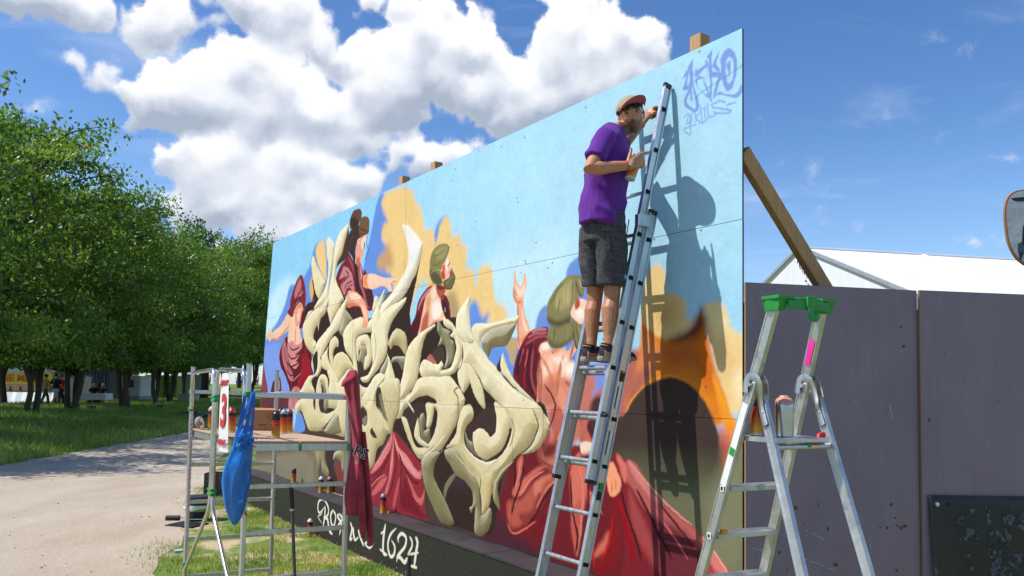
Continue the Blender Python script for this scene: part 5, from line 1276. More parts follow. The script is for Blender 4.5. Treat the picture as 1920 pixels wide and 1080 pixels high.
for c,sx,sy in ((bx-byd*D2/2,W2,.005),(bx+byd*D2/2,W2,.005),(bx-bxd*W2/2,.005,D2-.006),(bx+bxd*W2/2,.005,D2-.006)):
    mb.box(c+ZZ*H2/2,sx,sy,H2,math.atan2(bxd.y,bxd.x),M_CARD,.0005)
mb.box(bx+ZZ*.004,W2-.008,D2-.008,.006,math.atan2(bxd.y,bxd.x),M_CARD,.0005); mb.obj('carton',None,T_BX)
for s,c in ((-1,bx-byd*D2/2),(1,bx+byd*D2/2)):
    mb=MB(); q=[c-bxd*W2/2+ZZ*H2,c+bxd*W2/2+ZZ*H2,c+bxd*(W2/2-.01)+ZZ*(H2+.012)+byd*-s*.09,c-bxd*(W2/2-.01)+ZZ*(H2+.02)+byd*-s*.09]
    mb.poly(q,ZZ,.004,M_CARD); mb.obj('flap',None,T_BX)
fc=bx-byd*(D2/2+.0035)
mb=MB(); pts=curve([fc-bxd*.115+ZZ*.17,fc-bxd*.085+ZZ*.12,fc-bxd*.08+ZZ*.07,fc-bxd*.105+ZZ*.045],5); mb.tube(pts,[(.002,.003+.010*math.sin(math.pi*i/(len(pts)-1))) for i in range(len(pts))],6,M_CYAN,ref=byd); mb.obj('logo',None,T_BX)
for k in range(2):
    mb=MB(); q=fc-bxd*.02+bxd*.1*k+ZZ*.05; mb.beam(q,q+bxd*.07,.006,.002,ZZ,M_BLK,.0002); mb.obj('printed_line',None,T_BX)
mb=MB(); q=fc+bxd*.095+ZZ*.12
for i in range(4):
    a=q+Vector((0,0,.035))*math.cos(i*math.pi/2)+bxd*.035*math.sin(i*math.pi/2); c=q+Vector((0,0,.035))*math.cos((i+1)*math.pi/2)+bxd*.035*math.sin((i+1)*math.pi/2); mb.beam(a,c,.004,.002,byd,M_BLK,.0002)
mb.obj('diamond_mark',None,T_BX)
# sunglasses pouch clipped by the post
T_PO=thing('pouch',sp(1.70,.05,DZ),'pale grey padded pouch with a loose strap on the deck corner','pouch')
M_POU=mat('grey_padded_fabric','8d8682',.8,bump=.3,bscale=40); q=sp(1.68,.045,DZ+.062)
R=Matrix((AX,AY,ZZ)).transposed()
mb=MB(); mb.ball(q-ZZ*.008,(.062,.032,.05),M_POU,14,R); mb.ball(q-AX*.02,(.04,.042,.05),M_POU,12,R); o=MB(); 
me=remesh(mb,.008,2); me.materials.append(M_POU); link('padded_case',me,T_PO)
mb=MB(); mb.tube(curve([q-AX*.05+ZZ*.01,q-AX*.12+ZZ*.02,q-AX*.19-ZZ*.02,q-AX*.14-ZZ*.04,q-AX*.06-ZZ*.045],4),[(.016,.003)]*17,6,mat('strap_webbing','7d726b',.85)); mb.obj('strap',None,T_PO,True)

# ------------------------------------------------------------------ cloth things
def cloth_mat(name,col,vary=.15,rough=.85,weave=220,bump=.25,sheen=.2):
    m=mat(name,col,rough,vary=vary,vscale=10,bump=bump,bscale=weave,spec=.2)
    p=m.node_tree.nodes['Principled BSDF']; p.inputs['Sheen Weight'].default_value=sheen; return m
M_HOOD=cloth_mat('burgundy_fleece','97303f',.28); M_NAVY=mat('navy_print','1d2136',.7); M_CREAM=mat('cream_print','ddd6cf',.7)
def loft(name,rows,m,parent,n=28,folds=(5,.18),seed=0,twist=0.,close=True,nz=0.):
    "rows: (centre, half-width vector, half-depth vector)"
    rs=random.Random(seed); ph=[rs.uniform(0,6.28) for _ in range(4)]; vs=[];fs=[]; N=len(rows)
    for j,(c,a,d) in enumerate(rows):
        t=j/(N-1)
        for i in range(n):
            th=2*math.pi*i/n
            k=1+folds[1]*(.55*math.sin(folds[0]*th+ph[0]+2.2*t+twist*t)+.3*math.sin((folds[0]*2-1)*th+ph[1]-3*t)+.25*math.sin(2*th+ph[2]+5*t))*min(1,.3+t*1.6)
            if nz:
                q=c+a*math.cos(th)+d*math.sin(th); k+=nz*(noise.noise(q*13+Vector((seed,0,0)))+.6*(1-2.4*abs(noise.noise(Vector((q.x*16,q.y*16+seed,q.z*9+q.x*8)))))-.3)*min(1,.2+t*2)
            vs.append(c+a*(math.cos(th)*(1+(k-1)*.35))+d*(math.sin(th)*k))
    for j in range(N-1):
        for i in range(n):
            i2=(i+1)%n; fs.append((j*n+i,j*n+i2,(j+1)*n+i2,(j+1)*n+i))
    mb=MB(); mb.add(vs,fs,m); mb.add(vs[:n],[tuple(range(n))[::-1]],m)
    if close: mb.add(vs[-n:],[tuple(range(n))],m)
    o=mb.obj(name,None,parent,80)
    if N*n<4000:
        q=o.modifiers.new('smooth','SUBSURF'); q.levels=1; q.render_levels=1
    return o
def spw(a,w,z): return SB+AX*a+AY*w+ZZ*z
T_HD=thing('hoodie',spw(-.05,.77,.7),'burgundy hooded sweatshirt with navy letters hung on the platform post','hoodie')
def hrow(y,wl,wr,z,dep,a=-.045): return (spw(a,(wl+wr)/2,z),AY*((wr-wl)/2),AX*dep)
H=[(0,.742,.80,1.962,.03),(0,.725,.815,1.935,.055),(0,.702,.825,1.86,.062),(0,.73,.832,1.77,.06),(0,.763,.845,1.64,.052),(0,.785,.862,1.49,.05),(0,.788,.875,1.34,.055),(0,.768,.89,1.18,.06),(0,.745,.898,1.03,.062),(0,.748,.905,.93,.058),(0,.765,.905,.87,.05)]
loft('body',[hrow(*r) for r in H],M_HOOD,T_HD,52,(4,.40),3,nz=.38)
loft('sleeve',[hrow(0,.845,.875,1.5,.03,-.075),hrow(0,.86,.90,1.3,.04,-.085),hrow(0,.878,.925,1.08,.042,-.085),hrow(0,.895,.95,.88,.042,-.08),hrow(0,.905,.965,.76,.042,-.08),hrow(0,.915,.96,.735,.034,-.08),hrow(0,.918,.958,.635,.032,-.08)],M_HOOD,T_HD,24,(4,.2),8)
loft('sleeve',[hrow(0,.80,.85,1.25,.03,-.095),hrow(0,.81,.875,1.0,.04,-.1),hrow(0,.825,.89,.85,.045,-.095),hrow(0,.845,.895,.76,.035,-.09),hrow(0,.855,.89,.745,.03,-.09),hrow(0,.86,.885,.70,.028,-.09)],M_HOOD,T_HD,24,(4,.22),15)
loft('hood',[hrow(0,.683,.70,1.843,.012),hrow(0,.688,.74,1.880,.05),hrow(0,.722,.79,1.915,.065),hrow(0,.74,.815,1.94,.06),hrow(0,.75,.80,1.972,.035)],M_HOOD,T_HD,24,(4,.15),2)
mb=MB(); mb.tube(curve([spw(-.112,.80,1.41),spw(-.118,.818,1.30),spw(-.122,.83,1.20),spw(-.12,.838,1.15)],4),[(.004,.003)]*13,6,mat('fold_cord','8f2b3c',.8)); mb.obj('drawcord',None,T_HD,True)
xd=AY*.93-ZZ*.36
for dx,ch in ((-.026,'R'),(.034,'S')):
    p=spw(-.111,.829,1.345)+xd*dx
    text('letter',ch,.108,p,xd,ZZ,M_CREAM,T_HD,th=.003,bold=.0045); text('letter',ch,.108,p-AX*.0035,xd,ZZ,M_NAVY,T_HD,th=.0015,bold=.0008)
text('small_lettering','S-',.04,spw(-.112,.80,1.27),xd,ZZ,M_CREAM,T_HD,bold=.001)
# blue carrier bag
M_BAG=mat('blue_woven_plastic','0f6fc0',.30,vary=.22,vscale=9,bump=.9,bscale=20,spec=.6,stretch=(1.6,1.6,.7)); M_STRAP=mat('blue_strap','0f58b4',.45,bump=.3,bscale=120,spec=.5)
T_BG=thing('carrier_bag',spw(-.05,-.05,.9),'shiny bright blue carrier bag hanging by its straps from the platform','bag')
def brow(wl,wr,z,dep,a=-.06): return (spw(a,(wl+wr)/2-.0,z),AY*((wr-wl)/2),AX*dep)
loft('sack',[brow(-.075,.015,1.56,0.012),brow(-.10,.02,1.50,0.027),brow(-.095,.025,1.44,0.036),brow(-.12,.033,1.385,0.033),brow(-.152,.032,1.31,0.042),brow(-.168,.030,1.25,0.045),brow(-.176,.024,1.18,0.045),brow(-.168,.014,1.09,0.042),brow(-.15,.0,1.0,0.036),brow(-.128,-.022,.93,0.027),brow(-.112,-.045,.895,0.018),brow(-.092,-.068,.868,0.007)],M_BAG,T_BG,56,(3,.22),6,nz=.55)
rs=random.Random(4); mb=MB()      # bunched, crumpled mouth
for k in range(16):
    p=spw(-.085-rs.random()*.05,-.09+.115*rs.random(),1.40+.13*rs.random()); q=[p+AY*rs.uniform(-.03,.03)+ZZ*rs.uniform(-.045,.045)+AX*rs.uniform(-.02,.02) for _ in range(3)]; mb.tube(curve([q[0],p,q[1]],3),[(.003,.012)]*7,6,M_BAG)
mb.obj('crumpled_mouth',None,T_BG,True)
for (w0,z0,w1,z1,a) in ((.02,1.80,-.085,1.50,-.05),(.028,1.80,-.045,1.47,-.062),(.035,1.79,.012,1.46,-.05),(-.03,1.775,-.075,1.52,-.045)):
    mb=MB(); pts=curve([spw(.0,w0,z0),spw(a+.01,w0-.004,z0-.02),spw(a-.012,(w0+w1)/2,(z0+z1)/2),spw(a-.02,w1,z1)],5); mb.tube(pts,[(.0018,.0135)]*len(pts),6,M_STRAP,ref=AX); mb.obj('strap',None,T_BG,60)
mb=MB(); q=spw(-.150,-.065,1.04); mb.beam(q-ZZ*.012,q+ZZ*.012,.035,.001,AY,mat('pale_blue_patch','2f86d2',.4),.0001); mb.obj('patch',None,T_BG)
# telescopic pole
T_PL2=thing('telescopic_pole',spw(-.03,.39,0),'dark grey telescopic pole with a black grip leaning on the platform','pole')
M_POLE=mat('grey_steel_pole','55585c',.4,.6)
a=spw(-.035,.405,.02); c=spw(-.035,.325,1.10)
mb=MB(); mb.tube([a,a.lerp(c,.9)],.0125,12,M_POLE); mb.obj('shaft',None,T_PL2,60)
mb=MB(); mb.tube([a.lerp(c,.86),a.lerp(c,.87),a.lerp(c,.985),c],[.0155,.017,.0165,.012],12,M_BLK); mb.obj('grip',None,T_PL2,50)
mb=MB(); mb.tube([a.lerp(c,.845),a.lerp(c,.862)],.0155,12,M_ALU); mb.obj('collar',None,T_PL2,60)
# bucket, roller tray and crate on the lawn by the path
T_BK=thing('paint_bucket',(-4.22,10.98,0),'black paint bucket with a lime label beside the platform on the lawn','bucket')
mb=MB(); mb.lathe([(.12,.0),(.135,.01),(.155,.27),(.163,.275),(.163,.29),(.15,.29),(.145,.05),(.02,.045)],(-4.22,10.98,.01),24,M_BLK); mb.obj('tub',None,T_BK,40)
mb=MB(); mb.lathe([(.166,.285),(.168,.31),(.15,.318),(.01,.315)],(-4.22,10.98,.01),24,M_BLK); mb.obj('lid',None,T_BK,40)
mb=MB(); mb.lathe([(.1405,.05),(.148,.14)],(-4.22,10.98,.01),24,mat('lime_label','7fb52a',.5)); o=mb.obj('label_band',None,T_BK,40)
mb=MB(); mb.lathe([(.149,.15),(.153,.2)],(-4.22,10.98,.01),24,M_WHT); o=mb.obj('label_band',None,T_BK,40)
mb=MB(); mb.tube(curve([(-4.385,10.98,.28),(-4.36,10.83,.2),(-4.22,10.78,.16),(-4.08,10.83,.2),(-4.055,10.98,.28)],5),.004,6,M_ALU); mb.obj('handle',None,T_BK,True)
T_TR=thing('roller_tray',(-4.2,10.55,0),'black plastic roller tray lying by the paint bucket','tray')
mb=MB(); mb.prism([(-.2,0),(.2,0),(.24,.09),(.215,.09),(.18,.02),(-.18,.02),(-.215,.09),(-.24,.09)],(-4.25,10.40,.02),(-4.15,10.72,.02),(1,0,0),M_BLK); mb.obj('tray',None,T_TR)
mb=MB(); mb.tube([(-4.45,10.5,.10),(-4.28,10.52,.10)],.035,12,M_BLK); mb.obj('roller',None,T_TR,50); mb=MB(); mb.tube(bend([(-4.28,10.52,.10),(-4.2,10.52,.10),(-4.2,10.6,.07),(-4.02,10.62,.07)],.03),.006,6,M_ALU); mb.obj('handle',None,T_TR,True)
T_CR=thing('plastic_crate',(-4.95,13.4,0),'black slatted plastic crate by the edge of the lawn','crate')
for k in range(5):
    for dx in (-.11,.11): mb=MB(); mb.box((-4.90+dx,13.4,.05+.075*k),.02,.30,.055,0,M_BLK,.004); mb.obj('slat',None,T_CR)
    for dy in (-.15,.15): mb=MB(); mb.box((-4.90,13.4+dy,.05+.075*k),.20,.02,.055,0,M_BLK,.004); mb.obj('slat',None,T_CR)
for dx in (-.10,.10):
    for dy in (-.14,.14): mb=MB(); mb.box((-4.90+dx,13.4+dy,.19),.035,.035,.37,0,M_BLK,.004); mb.obj('corner_post',None,T_CR)
o=MB(); o.lathe([(.045,0),(.05,.004),(.05,.012),(.04,.014)],(-3.62,8.9,.012),16,mat('pale_blue_lid','8fc0d8',.5)); o=o.obj('jar_lid',None,None,True); tag(o,'pale blue plastic lid lying on the bare earth by the platform','lid')
# ------------------------------------------------------------------ rubber poster on the fence
PA=Vector((2.590,5.098,0)); PX=(Vector((3.79,5.285,0))-PA).normalized(); PN=Vector((PX.y,-PX.x,0))
def fp(u,z,o=.05): return PA+PX*u+ZZ*z+PN*o
M_RUB=mat('worn_black_rubber','15171a',.5,vary=.35,vscale=4,bump=.2,bscale=40,dirt=('2a343c',6,.60)); 
def scuff(name,col,edge):
    m=bpy.data.materials.new(name); m.use_nodes=True; nt=m.node_tree; b=NB(nt); p=nt.nodes['Principled BSDF']; tc=nt.nodes.new('ShaderNodeTexCoord')
    n=b.noise(tc.outputs['Object'],16,7,.75,.4); f=b.mr(n,edge,edge+.04); nt.links.new(b.mix(f,hx(col),hx('111316')),p.inputs['Base Color']); p.inputs['Roughness'].default_value=.6; return m
M_SPR=scuff('faded_blue_grey_spray','43525e',.46); M_SPR2=scuff('faded_pale_spray','4c5d69',.44)
T_PO2=thing('rubber_sheet',fp(.45,.9),'worn black rubber sheet with faded grey sprayed letters screwed to the fence','banner')
v=[];f=[];nu,nv=22,14
for j in range(nv+1):
    z=1.226-.80*j/nv
    for i in range(nu+1):
        u0=.036+.03*(j/nv)**1.3*1.2; u=u0+(1.02-u0)*i/nu
        cr=.012+.05*max(0,1-i/4)*(j/nv)**1.2+.0008*math.sin(i*1.3+j*.6); v.append(fp(u,z-.016*(i/nu),.022+.0+cr))
for j in range(nv):
    for i in range(nu): f.append((j*(nu+1)+i,j*(nu+1)+i+1,(j+1)*(nu+1)+i+1,(j+1)*(nu+1)+i))
mb=MB(); mb.add(v,f,M_RUB); o=mb.obj('sheet',None,T_PO2,True); q=o.modifiers.new('t','SOLIDIFY'); q.thickness=.003; q.offset=0
for u,z,m in ((.091,1.169,M_ALU),(.184,1.172,M_BLK)):
    mb=MB(); mb.tube([fp(u,z,.036),fp(u,z,.046)],.013,14,m); mb.obj('washer',None,T_PO2,50); mb=MB(); mb.tube([fp(u,z,.046),fp(u,z,.052)],.005,8,M_ALU if m is M_ALU else M_DRK); mb.obj('screw',None,T_PO2,50)
ZS=(1720,900,6.)
def zp(x,y,o=.0362): # enlarged picture units -> sheet
    return fp(.036+(x-118)/6*.00378,1.226-(y-165)/6*.00345,o)
def blob(nm,pts,m,o=.0362):
    P=[zp(x,y,o) for x,y in pts]; P=curve(P+[P[0]],4)[:-1]; mb=MB(); mb.add(P,[tuple(range(len(P)))],m); return mb.obj(nm,None,T_PO2)
blob('sprayed_letter',[(720,365),(640,320),(560,320),(460,360),(390,430),(355,510),(380,600),(450,655),(560,665),(700,635),(740,600),(700,560),(600,540),(520,520),(490,490),(510,440),(570,385),(650,355)],M_SPR)
blob('sprayed_letter',[(750,290),(770,278),(790,300),(810,420),(835,600),(820,700),(780,800),(750,830),(745,700),(765,560),(765,420)],M_SPR2,.0365)
blob('sprayed_letter',[(935,330),(960,300),(990,320),(1040,390),(1080,410),(1120,370),(1170,370),(1200,420),(1200,560),(1110,530),(1020,525),(1030,600),(1030,670),(990,670),(960,560)],M_SPR,.0365)
blob('sprayed_letter',[(850,570),(885,555),(930,620),(990,690),(1000,750),(950,810),(860,830),(790,850),(840,700),(900,690)],M_SPR2,.0367)
blob('sprayed_letter',[(800,930),(850,860),(960,840),(1110,815),(1200,800),(1200,900),(1060,915),(1110,980),(1090,1080),(960,1080),(820,1060),(790,1000)],M_SPR,.0362)
blob('sprayed_letter',[(500,850),(560,800),(650,800),(730,680),(745,740),(700,900),(640,1010),(560,960)],M_SPR2,.0359)
# ------------------------------------------------------------------ cut-out board above the fence
T_BD=thing('cutout_board',(3.8,5.62,0),'rounded grey board with painted tools standing on a post behind the fence','sign board')
def bd(x,z,o=0): return Vector((x,5.6,z))+Vector((.1,-1,0)).normalized()*o
out=[(3.48,3.05),(3.475,3.15),(3.49,3.24),(3.53,3.295),(3.60,3.318),(3.72,3.32),(3.84,3.318),(3.94,3.30),(3.99,3.25),(4.0,3.1),(3.99,2.95),(3.95,2.82),(3.86,2.745),(3.76,2.73),(3.66,2.755),(3.57,2.81),(3.515,2.89),(3.49,2.97)]
P=curve([bd(x,z) for x,z in out+[out[0]]],3)[:-1]
mb=MB(); mb.poly(P,Vector((.1,-1,0)).normalized(),.018,mat('board_edge','9a6c42',.8)); mb.obj('board',None,T_BD)
cx=sum((p for p in P),Vector())/len(P); mb=MB(); Q=[cx+(p-cx)*.965+Vector((.1,-1,0)).normalized()*.003 for p in P]; mb.add(Q,[tuple(range(len(Q)))],mat('grey_foil','a4a9b0',.35,vary=.12,vscale=5,bump=.8,bscale=9)); mb.obj('grey_face',None,T_BD)
M_TL=mat('dark_print','14181c',.6); M_TL2=mat('teal_print','2f4c58',.6)
def tool(pts,m,o=.0045): 
    P=curve([bd(x,z,o) for x,z in pts+[pts[0]]],3)[:-1]; mb=MB(); mb.add(P,[tuple(range(len(P)))],m); mb.obj('painted_tool',None,T_BD)
tool([(3.515,3.255),(3.55,3.26),(3.62,3.265),(3.72,3.262),(3.72,3.21),(3.65,3.22),(3.61,3.235),(3.55,3.235)],M_TL); tool([(3.66,3.22),(3.69,3.22),(3.675,3.1),(3.64,3.05),(3.62,3.05)],M_TL2,.005); tool([(3.60,3.06),(3.66,3.06),(3.64,2.98),(3.60,2.92),(3.59,2.96)],M_TL,.0055); tool([(3.56,2.93),(3.60,2.94),(3.61,2.87),(3.59,2.85),(3.56,2.87)],M_TL2,.005); tool([(3.565,2.87),(3.595,2.865),(3.575,2.81)],M_TL,.0055); tool([(3.625,2.87),(3.66,2.95),(3.72,2.95),(3.72,2.83),(3.66,2.82)],M_TL,.005)
mb=MB(); mb.beam((3.8,5.66,0),(3.8,5.66,3.2),.06,.06,(1,0,0),M_WOOD,.003); mb.obj('post',None,T_BD)
# ------------------------------------------------------------------ white marquee behind the fence
def tent_mat(name,col='e8eaec',tr=.12):
    m=mat(name,col,.45,vary=.05,vscale=.8,bump=.25,bscale=1.6); p=m.node_tree.nodes['Principled BSDF']; return m
M_TENT=tent_mat('white_pvc'); M_TENTG=mat('white_gable_cloth','d8dbde',.5,vary=.07,vscale=1.5,stretch=(3,3,.4),dirt=('cfd1d3',1.1,.66)); M_SEAM=mat('grey_seam','8f959c',.5)
def tent(name,ridge0,rd,length,half,zr,ze,label,bays=5,group=None,gable=M_TENTG,roof=M_TENT):
    rd=Vector(rd).normalized(); gd=Vector((rd.y,-rd.x,0)); R0=Vector(ridge0); T=thing(name,R0,label,'marquee',group)
    for sg in (1,-1):
        mb=MB(); nu,nv=bays*4,6; v=[];f=[]
        for j in range(nv+1):
            for i in range(nu+1):
                t=j/nv; u=i/nu; sag=.05*math.sin(math.pi*t)*(.35+.65*abs(math.sin(math.pi*u*bays)))
                v.append(R0+rd*(length*u)+gd*(sg*half*t)+ZZ*(zr+(ze-zr)*t-sag))
        for j in range(nv):
            for i in range(nu): f.append((j*(nu+1)+i,j*(nu+1)+i+1,(j+1)*(nu+1)+i+1,(j+1)*(nu+1)+i))
        mb.add(v,f,roof); mb.obj('roof_sheet',None,T,True)
        a=R0+gd*(sg*half)+ZZ*ze; q=[a,a+rd*length,a+rd*length-ZZ*(ze-.05),a-ZZ*(ze-.05)]; mb=MB(); mb.poly([p-gd*sg*.03 for p in q],gd*sg,.01,roof); mb.obj('side_wall',None,T)
    for k in (0,1):
        c=R0+rd*(length*k); q=[c+gd*half+ZZ*.05,c+gd*half+ZZ*ze,c+ZZ*zr,c-gd*half+ZZ*ze,c-gd*half+ZZ*.05]; s=-1 if k==0 else 1
        mb=MB(); mb.poly([p-rd*s*.06 for p in q],rd*s,.01,gable); mb.obj('gable_wall',None,T)
        for sg in (1,-1):
            mb=MB(); mb.beam(c+ZZ*(zr+.03),c+gd*sg*half+ZZ*(ze+.03),.06,.11,rd,M_SEAM,.01); mb.obj('rafter',None,T)
    for sg in (1,-1):
        for i in range(1,bays):
            c=R0+rd*(length*i/bays); mb=MB(); mb.beam(c+ZZ*(zr+.012),c+gd*sg*half+ZZ*(ze+.012),.03,.07,rd,M_TENTG,.005); mb.obj('roof_seam',None,T)
    mb=MB(); mb.beam(R0+ZZ*(zr+.02),R0+rd*length+ZZ*(zr+.02),.05,.12,ZZ,roof,.01); mb.obj('ridge',None,T); return T,R0,rd,gd
T,R0,rd,gd=tent('marquee',(9.0,25.0,0),(.98,.2,0),22,5,6.43,4.42,'long white marquee whose roof rises behind the purple-grey fence')
rs=random.Random(2); mb=MB()
for k in range(4):
    p=R0-rd*.02+gd*rs.uniform(-.5,.5); z=6.43-abs((p-R0).dot(gd))*.42-rs.uniform(.1,1.0); q=p+ZZ*z; mb.beam(q,q+ZZ*rs.uniform(.06,.3)+gd*rs.uniform(-.1,.1),.05,.01,gd,mat('dark_stain','3a3230',.8),.001)
mb.obj('stains',None,T)

# ------------------------------------------------------------------ trees
def leaf_mat(name,cols,tr=.48):
    m=bpy.data.materials.new(name); m.use_nodes=True; nt=m.node_tree; b=NB(nt); p=nt.nodes['Principled BSDF']; out=[n for n in nt.nodes if n.type=='OUTPUT_MATERIAL'][0]
    at=nt.nodes.new('ShaderNodeAttribute'); at.attribute_name='tone'
    c=b.ramp(at.outputs['Fac'],cols); oi=nt.nodes.new('ShaderNodeObjectInfo'); hu=nt.nodes.new('ShaderNodeHueSaturation'); b.put(hu.inputs['Hue'],b.mr(oi.outputs['Random'],0,1,.488,.508,False)); b.put(hu.inputs['Value'],b.mr(oi.outputs['Random'],0,1,1.18,.85,False)); nt.links.new(c,hu.inputs['Color']); c=hu.outputs[0]; nt.links.new(c,p.inputs['Base Color']); p.inputs['Roughness'].default_value=.42; p.inputs['Specular IOR Level'].default_value=.45
    t=nt.nodes.new('ShaderNodeBsdfTranslucent'); nt.links.new(b.mix(1.,c,(1.5,1.5,.55,1),'MULTIPLY'),t.inputs[0])
    mx=nt.nodes.new('ShaderNodeMixShader'); mx.inputs[0].default_value=tr; nt.links.new(p.outputs[0],mx.inputs[1]); nt.links.new(t.outputs[0],mx.inputs[2]); nt.links.new(mx.outputs[0],out.inputs[0]); return m
M_LEAF=leaf_mat('cherry_leaves',[(0,hx('3d5827')),(.5,hx('587a36')),(.85,hx('7f9a45')),(.97,hx('a3a052')),(1,hx('9a703a'))])
M_LEAF2=leaf_mat('oak_leaves',[(0,hx('364e20')),(.6,hx('4d6a2a')),(1,hx('6a823a'))],.3)
M_BARK=mat('dark_bark','4a4238',.9,vary=.4,vscale=5,stretch=(3,3,6),bump=.9,bscale=9,dirt=('7d7668',3,.62))
def quads_mesh(name,c,a,b_,m,tone):
    n=len(c); V=np.empty((n,4,3),np.float32); V[:,0]=c-a; V[:,1]=c+b_; V[:,2]=c+a; V[:,3]=c-b_
    me=bpy.data.meshes.new(name); me.vertices.add(n*4); me.vertices.foreach_set('co',V.ravel()); me.loops.add(n*4); me.loops.foreach_set('vertex_index',np.arange(n*4,dtype=np.int32))
    me.polygons.add(n); me.polygons.foreach_set('loop_start',np.arange(0,n*4,4,dtype=np.int32)); 
    try: me.polygons.foreach_set('loop_total',np.full(n,4,np.int32))
    except Exception: pass
    me.update(); me.validate(); at=me.attributes.new('tone','FLOAT','POINT'); at.data.foreach_set('value',np.repeat(tone,4).astype(np.float32)); me.materials.append(m); return me
def tree_meshes(seed,h,r,zb,stems,nleaf,ls,leaf,droop=.5):
    rs=np.random.RandomState(seed); mb=MB(); C=[];T=[];Br=[]
    tops=[]
    for k in range(stems):
        an=2*math.pi*k/stems+rs.rand(); lean=.35+.7*rs.rand() if stems>1 else .3
        b0=Vector((math.cos(an),math.sin(an),0))*(.30 if stems>1 else 0); r0=(.17+.06*rs.rand())*(h/13)
        pts=[b0-ZZ*.15]; 
        for t in (.02,.12,.25,.45,.7,.92): pts.append(b0+Vector((math.cos(an),math.sin(an),0))*(lean*h*.20*t**1.1+.12*rs.randn()*t)+ZZ*(h*t)+Vector((rs.randn(),rs.randn(),0))*.10)
        P=curve(pts,4); n=len(P); mb.tube(P,[r0*(1.35 if i==0 else 1.0)*(1-i/n)**.75+.012 for i in range(n)],9,M_BARK); tops.append(P)
    nb=int(95*(r/5))
    for k in range(nb):
        P=tops[k%stems]; tb=max(.17,(zb+.25)/h); t=(tb+(.97-tb)*(k+rs.rand())/nb); i=min(len(P)-1,int(t*len(P))); p0=P[i]; an=rs.rand()*6.283
        hh=(p0.z-zb)/(h-zb); prof=math.sin(math.pi*min(1,max(.06,.18+.78*hh)))**.65
        L=r*prof*(.62+.5*rs.rand()); 
        d=Vector((math.cos(an),math.sin(an),.35+.5*hh+.25*rs.randn())).normalized(); pts=[p0]
        q=p0.copy()
        for j in range(1,6):
            d=(d+Vector((rs.randn()*.12,rs.randn()*.12,-.13*droop-.02*j*droop))).normalized(); q=q+d*(L/5); q.z=max(q.z,zb+.05+.35*noise.noise(q*.7)); pts.append(q.copy())
        Q=curve(pts,2); 
        mb.tube(Q,[.055*(h/13)*(1-j/len(Q))+.008 for j in range(len(Q))],5,M_BARK)
        nl=max(8,int(nleaf/nb*(.5+.9*L/r)))
        tt=.22+.78*rs.rand(nl)**.75; idx=tt*(len(Q)-1); i0=np.minimum(idx.astype(int),len(Q)-2); fr=(idx-i0)[:,None]; A=np.array([tuple(v) for v in Q]); ctr=A[i0]*(1-fr)+A[i0+1]*fr
        # clusters along side twigs
        ncl=max(3,nl//16); cl=rs.randn(ncl,3)*np.array([.55,.55,.30])*(.5+.5*r/5); w=rs.randint(0,ncl,nl); ctr=ctr+cl[w]*(.4+.6*tt[:,None])+rs.randn(nl,3)*np.array([.17,.17,.14])
        ctr[:,2]-=.25*droop*np.abs(rs.randn(nl))
        C.append(ctr); T.append(np.clip(.42+.09*rs.randn(nl)+.12*rs.randn(),0,.96))
    C=np.concatenate(C); T=np.concatenate(T); keep=C[:,2]>zb-.75+.9*rs.rand(len(C))**2; C=C[keep]; T=T[keep]; n=len(C)
    T[rs.rand(n)<.007]=1.
    a=rs.randn(n,3); a[:,2]=-np.abs(a[:,2])*.9-.25; a/=np.linalg.norm(a,axis=1)[:,None]; u=rs.randn(n,3); u[:,2]+=.4; bb=np.cross(a,u); bb/=np.linalg.norm(bb,axis=1)[:,None]+1e-6
    s=ls*(.7+.6*rs.rand(n))[:,None]
    crown=quads_mesh('crown',C.astype(np.float32),(a*s*.5).astype(np.float32),(bb*s*.27).astype(np.float32),leaf,T)
    tm=mb.mesh('trunk'); tm.polygons.foreach_set('use_smooth',[True]*len(tm.polygons)); return tm,crown
TP=[tree_meshes(1,13,5.4,3.1,2,30000,.23,M_LEAF),tree_meshes(2,14,5.4,3.3,3,30000,.24,M_LEAF),tree_meshes(3,13.5,5.4,3.4,2,26000,.25,M_LEAF),tree_meshes(4,16,6.4,3.2,1,24000,.33,M_LEAF2,.25)]
KIND=['cherry tree','cherry tree','cherry tree','oak tree']
def tree(kind,x,y,sc,rz,label):
    o=bpy.data.objects.new('cherry_tree' if kind<3 else 'oak_tree',None); COL.objects.link(o); o.location=(x,y,gz(x,y)); o.rotation_euler=(0,0,rz); o.scale=(sc,sc,sc)
    tag(o,label,'tree','trees along the left of the path')
    for nm,me in zip(('trunk','crown'),TP[kind]):
        q=bpy.data.objects.new(nm,me); COL.objects.link(q); q.parent=o
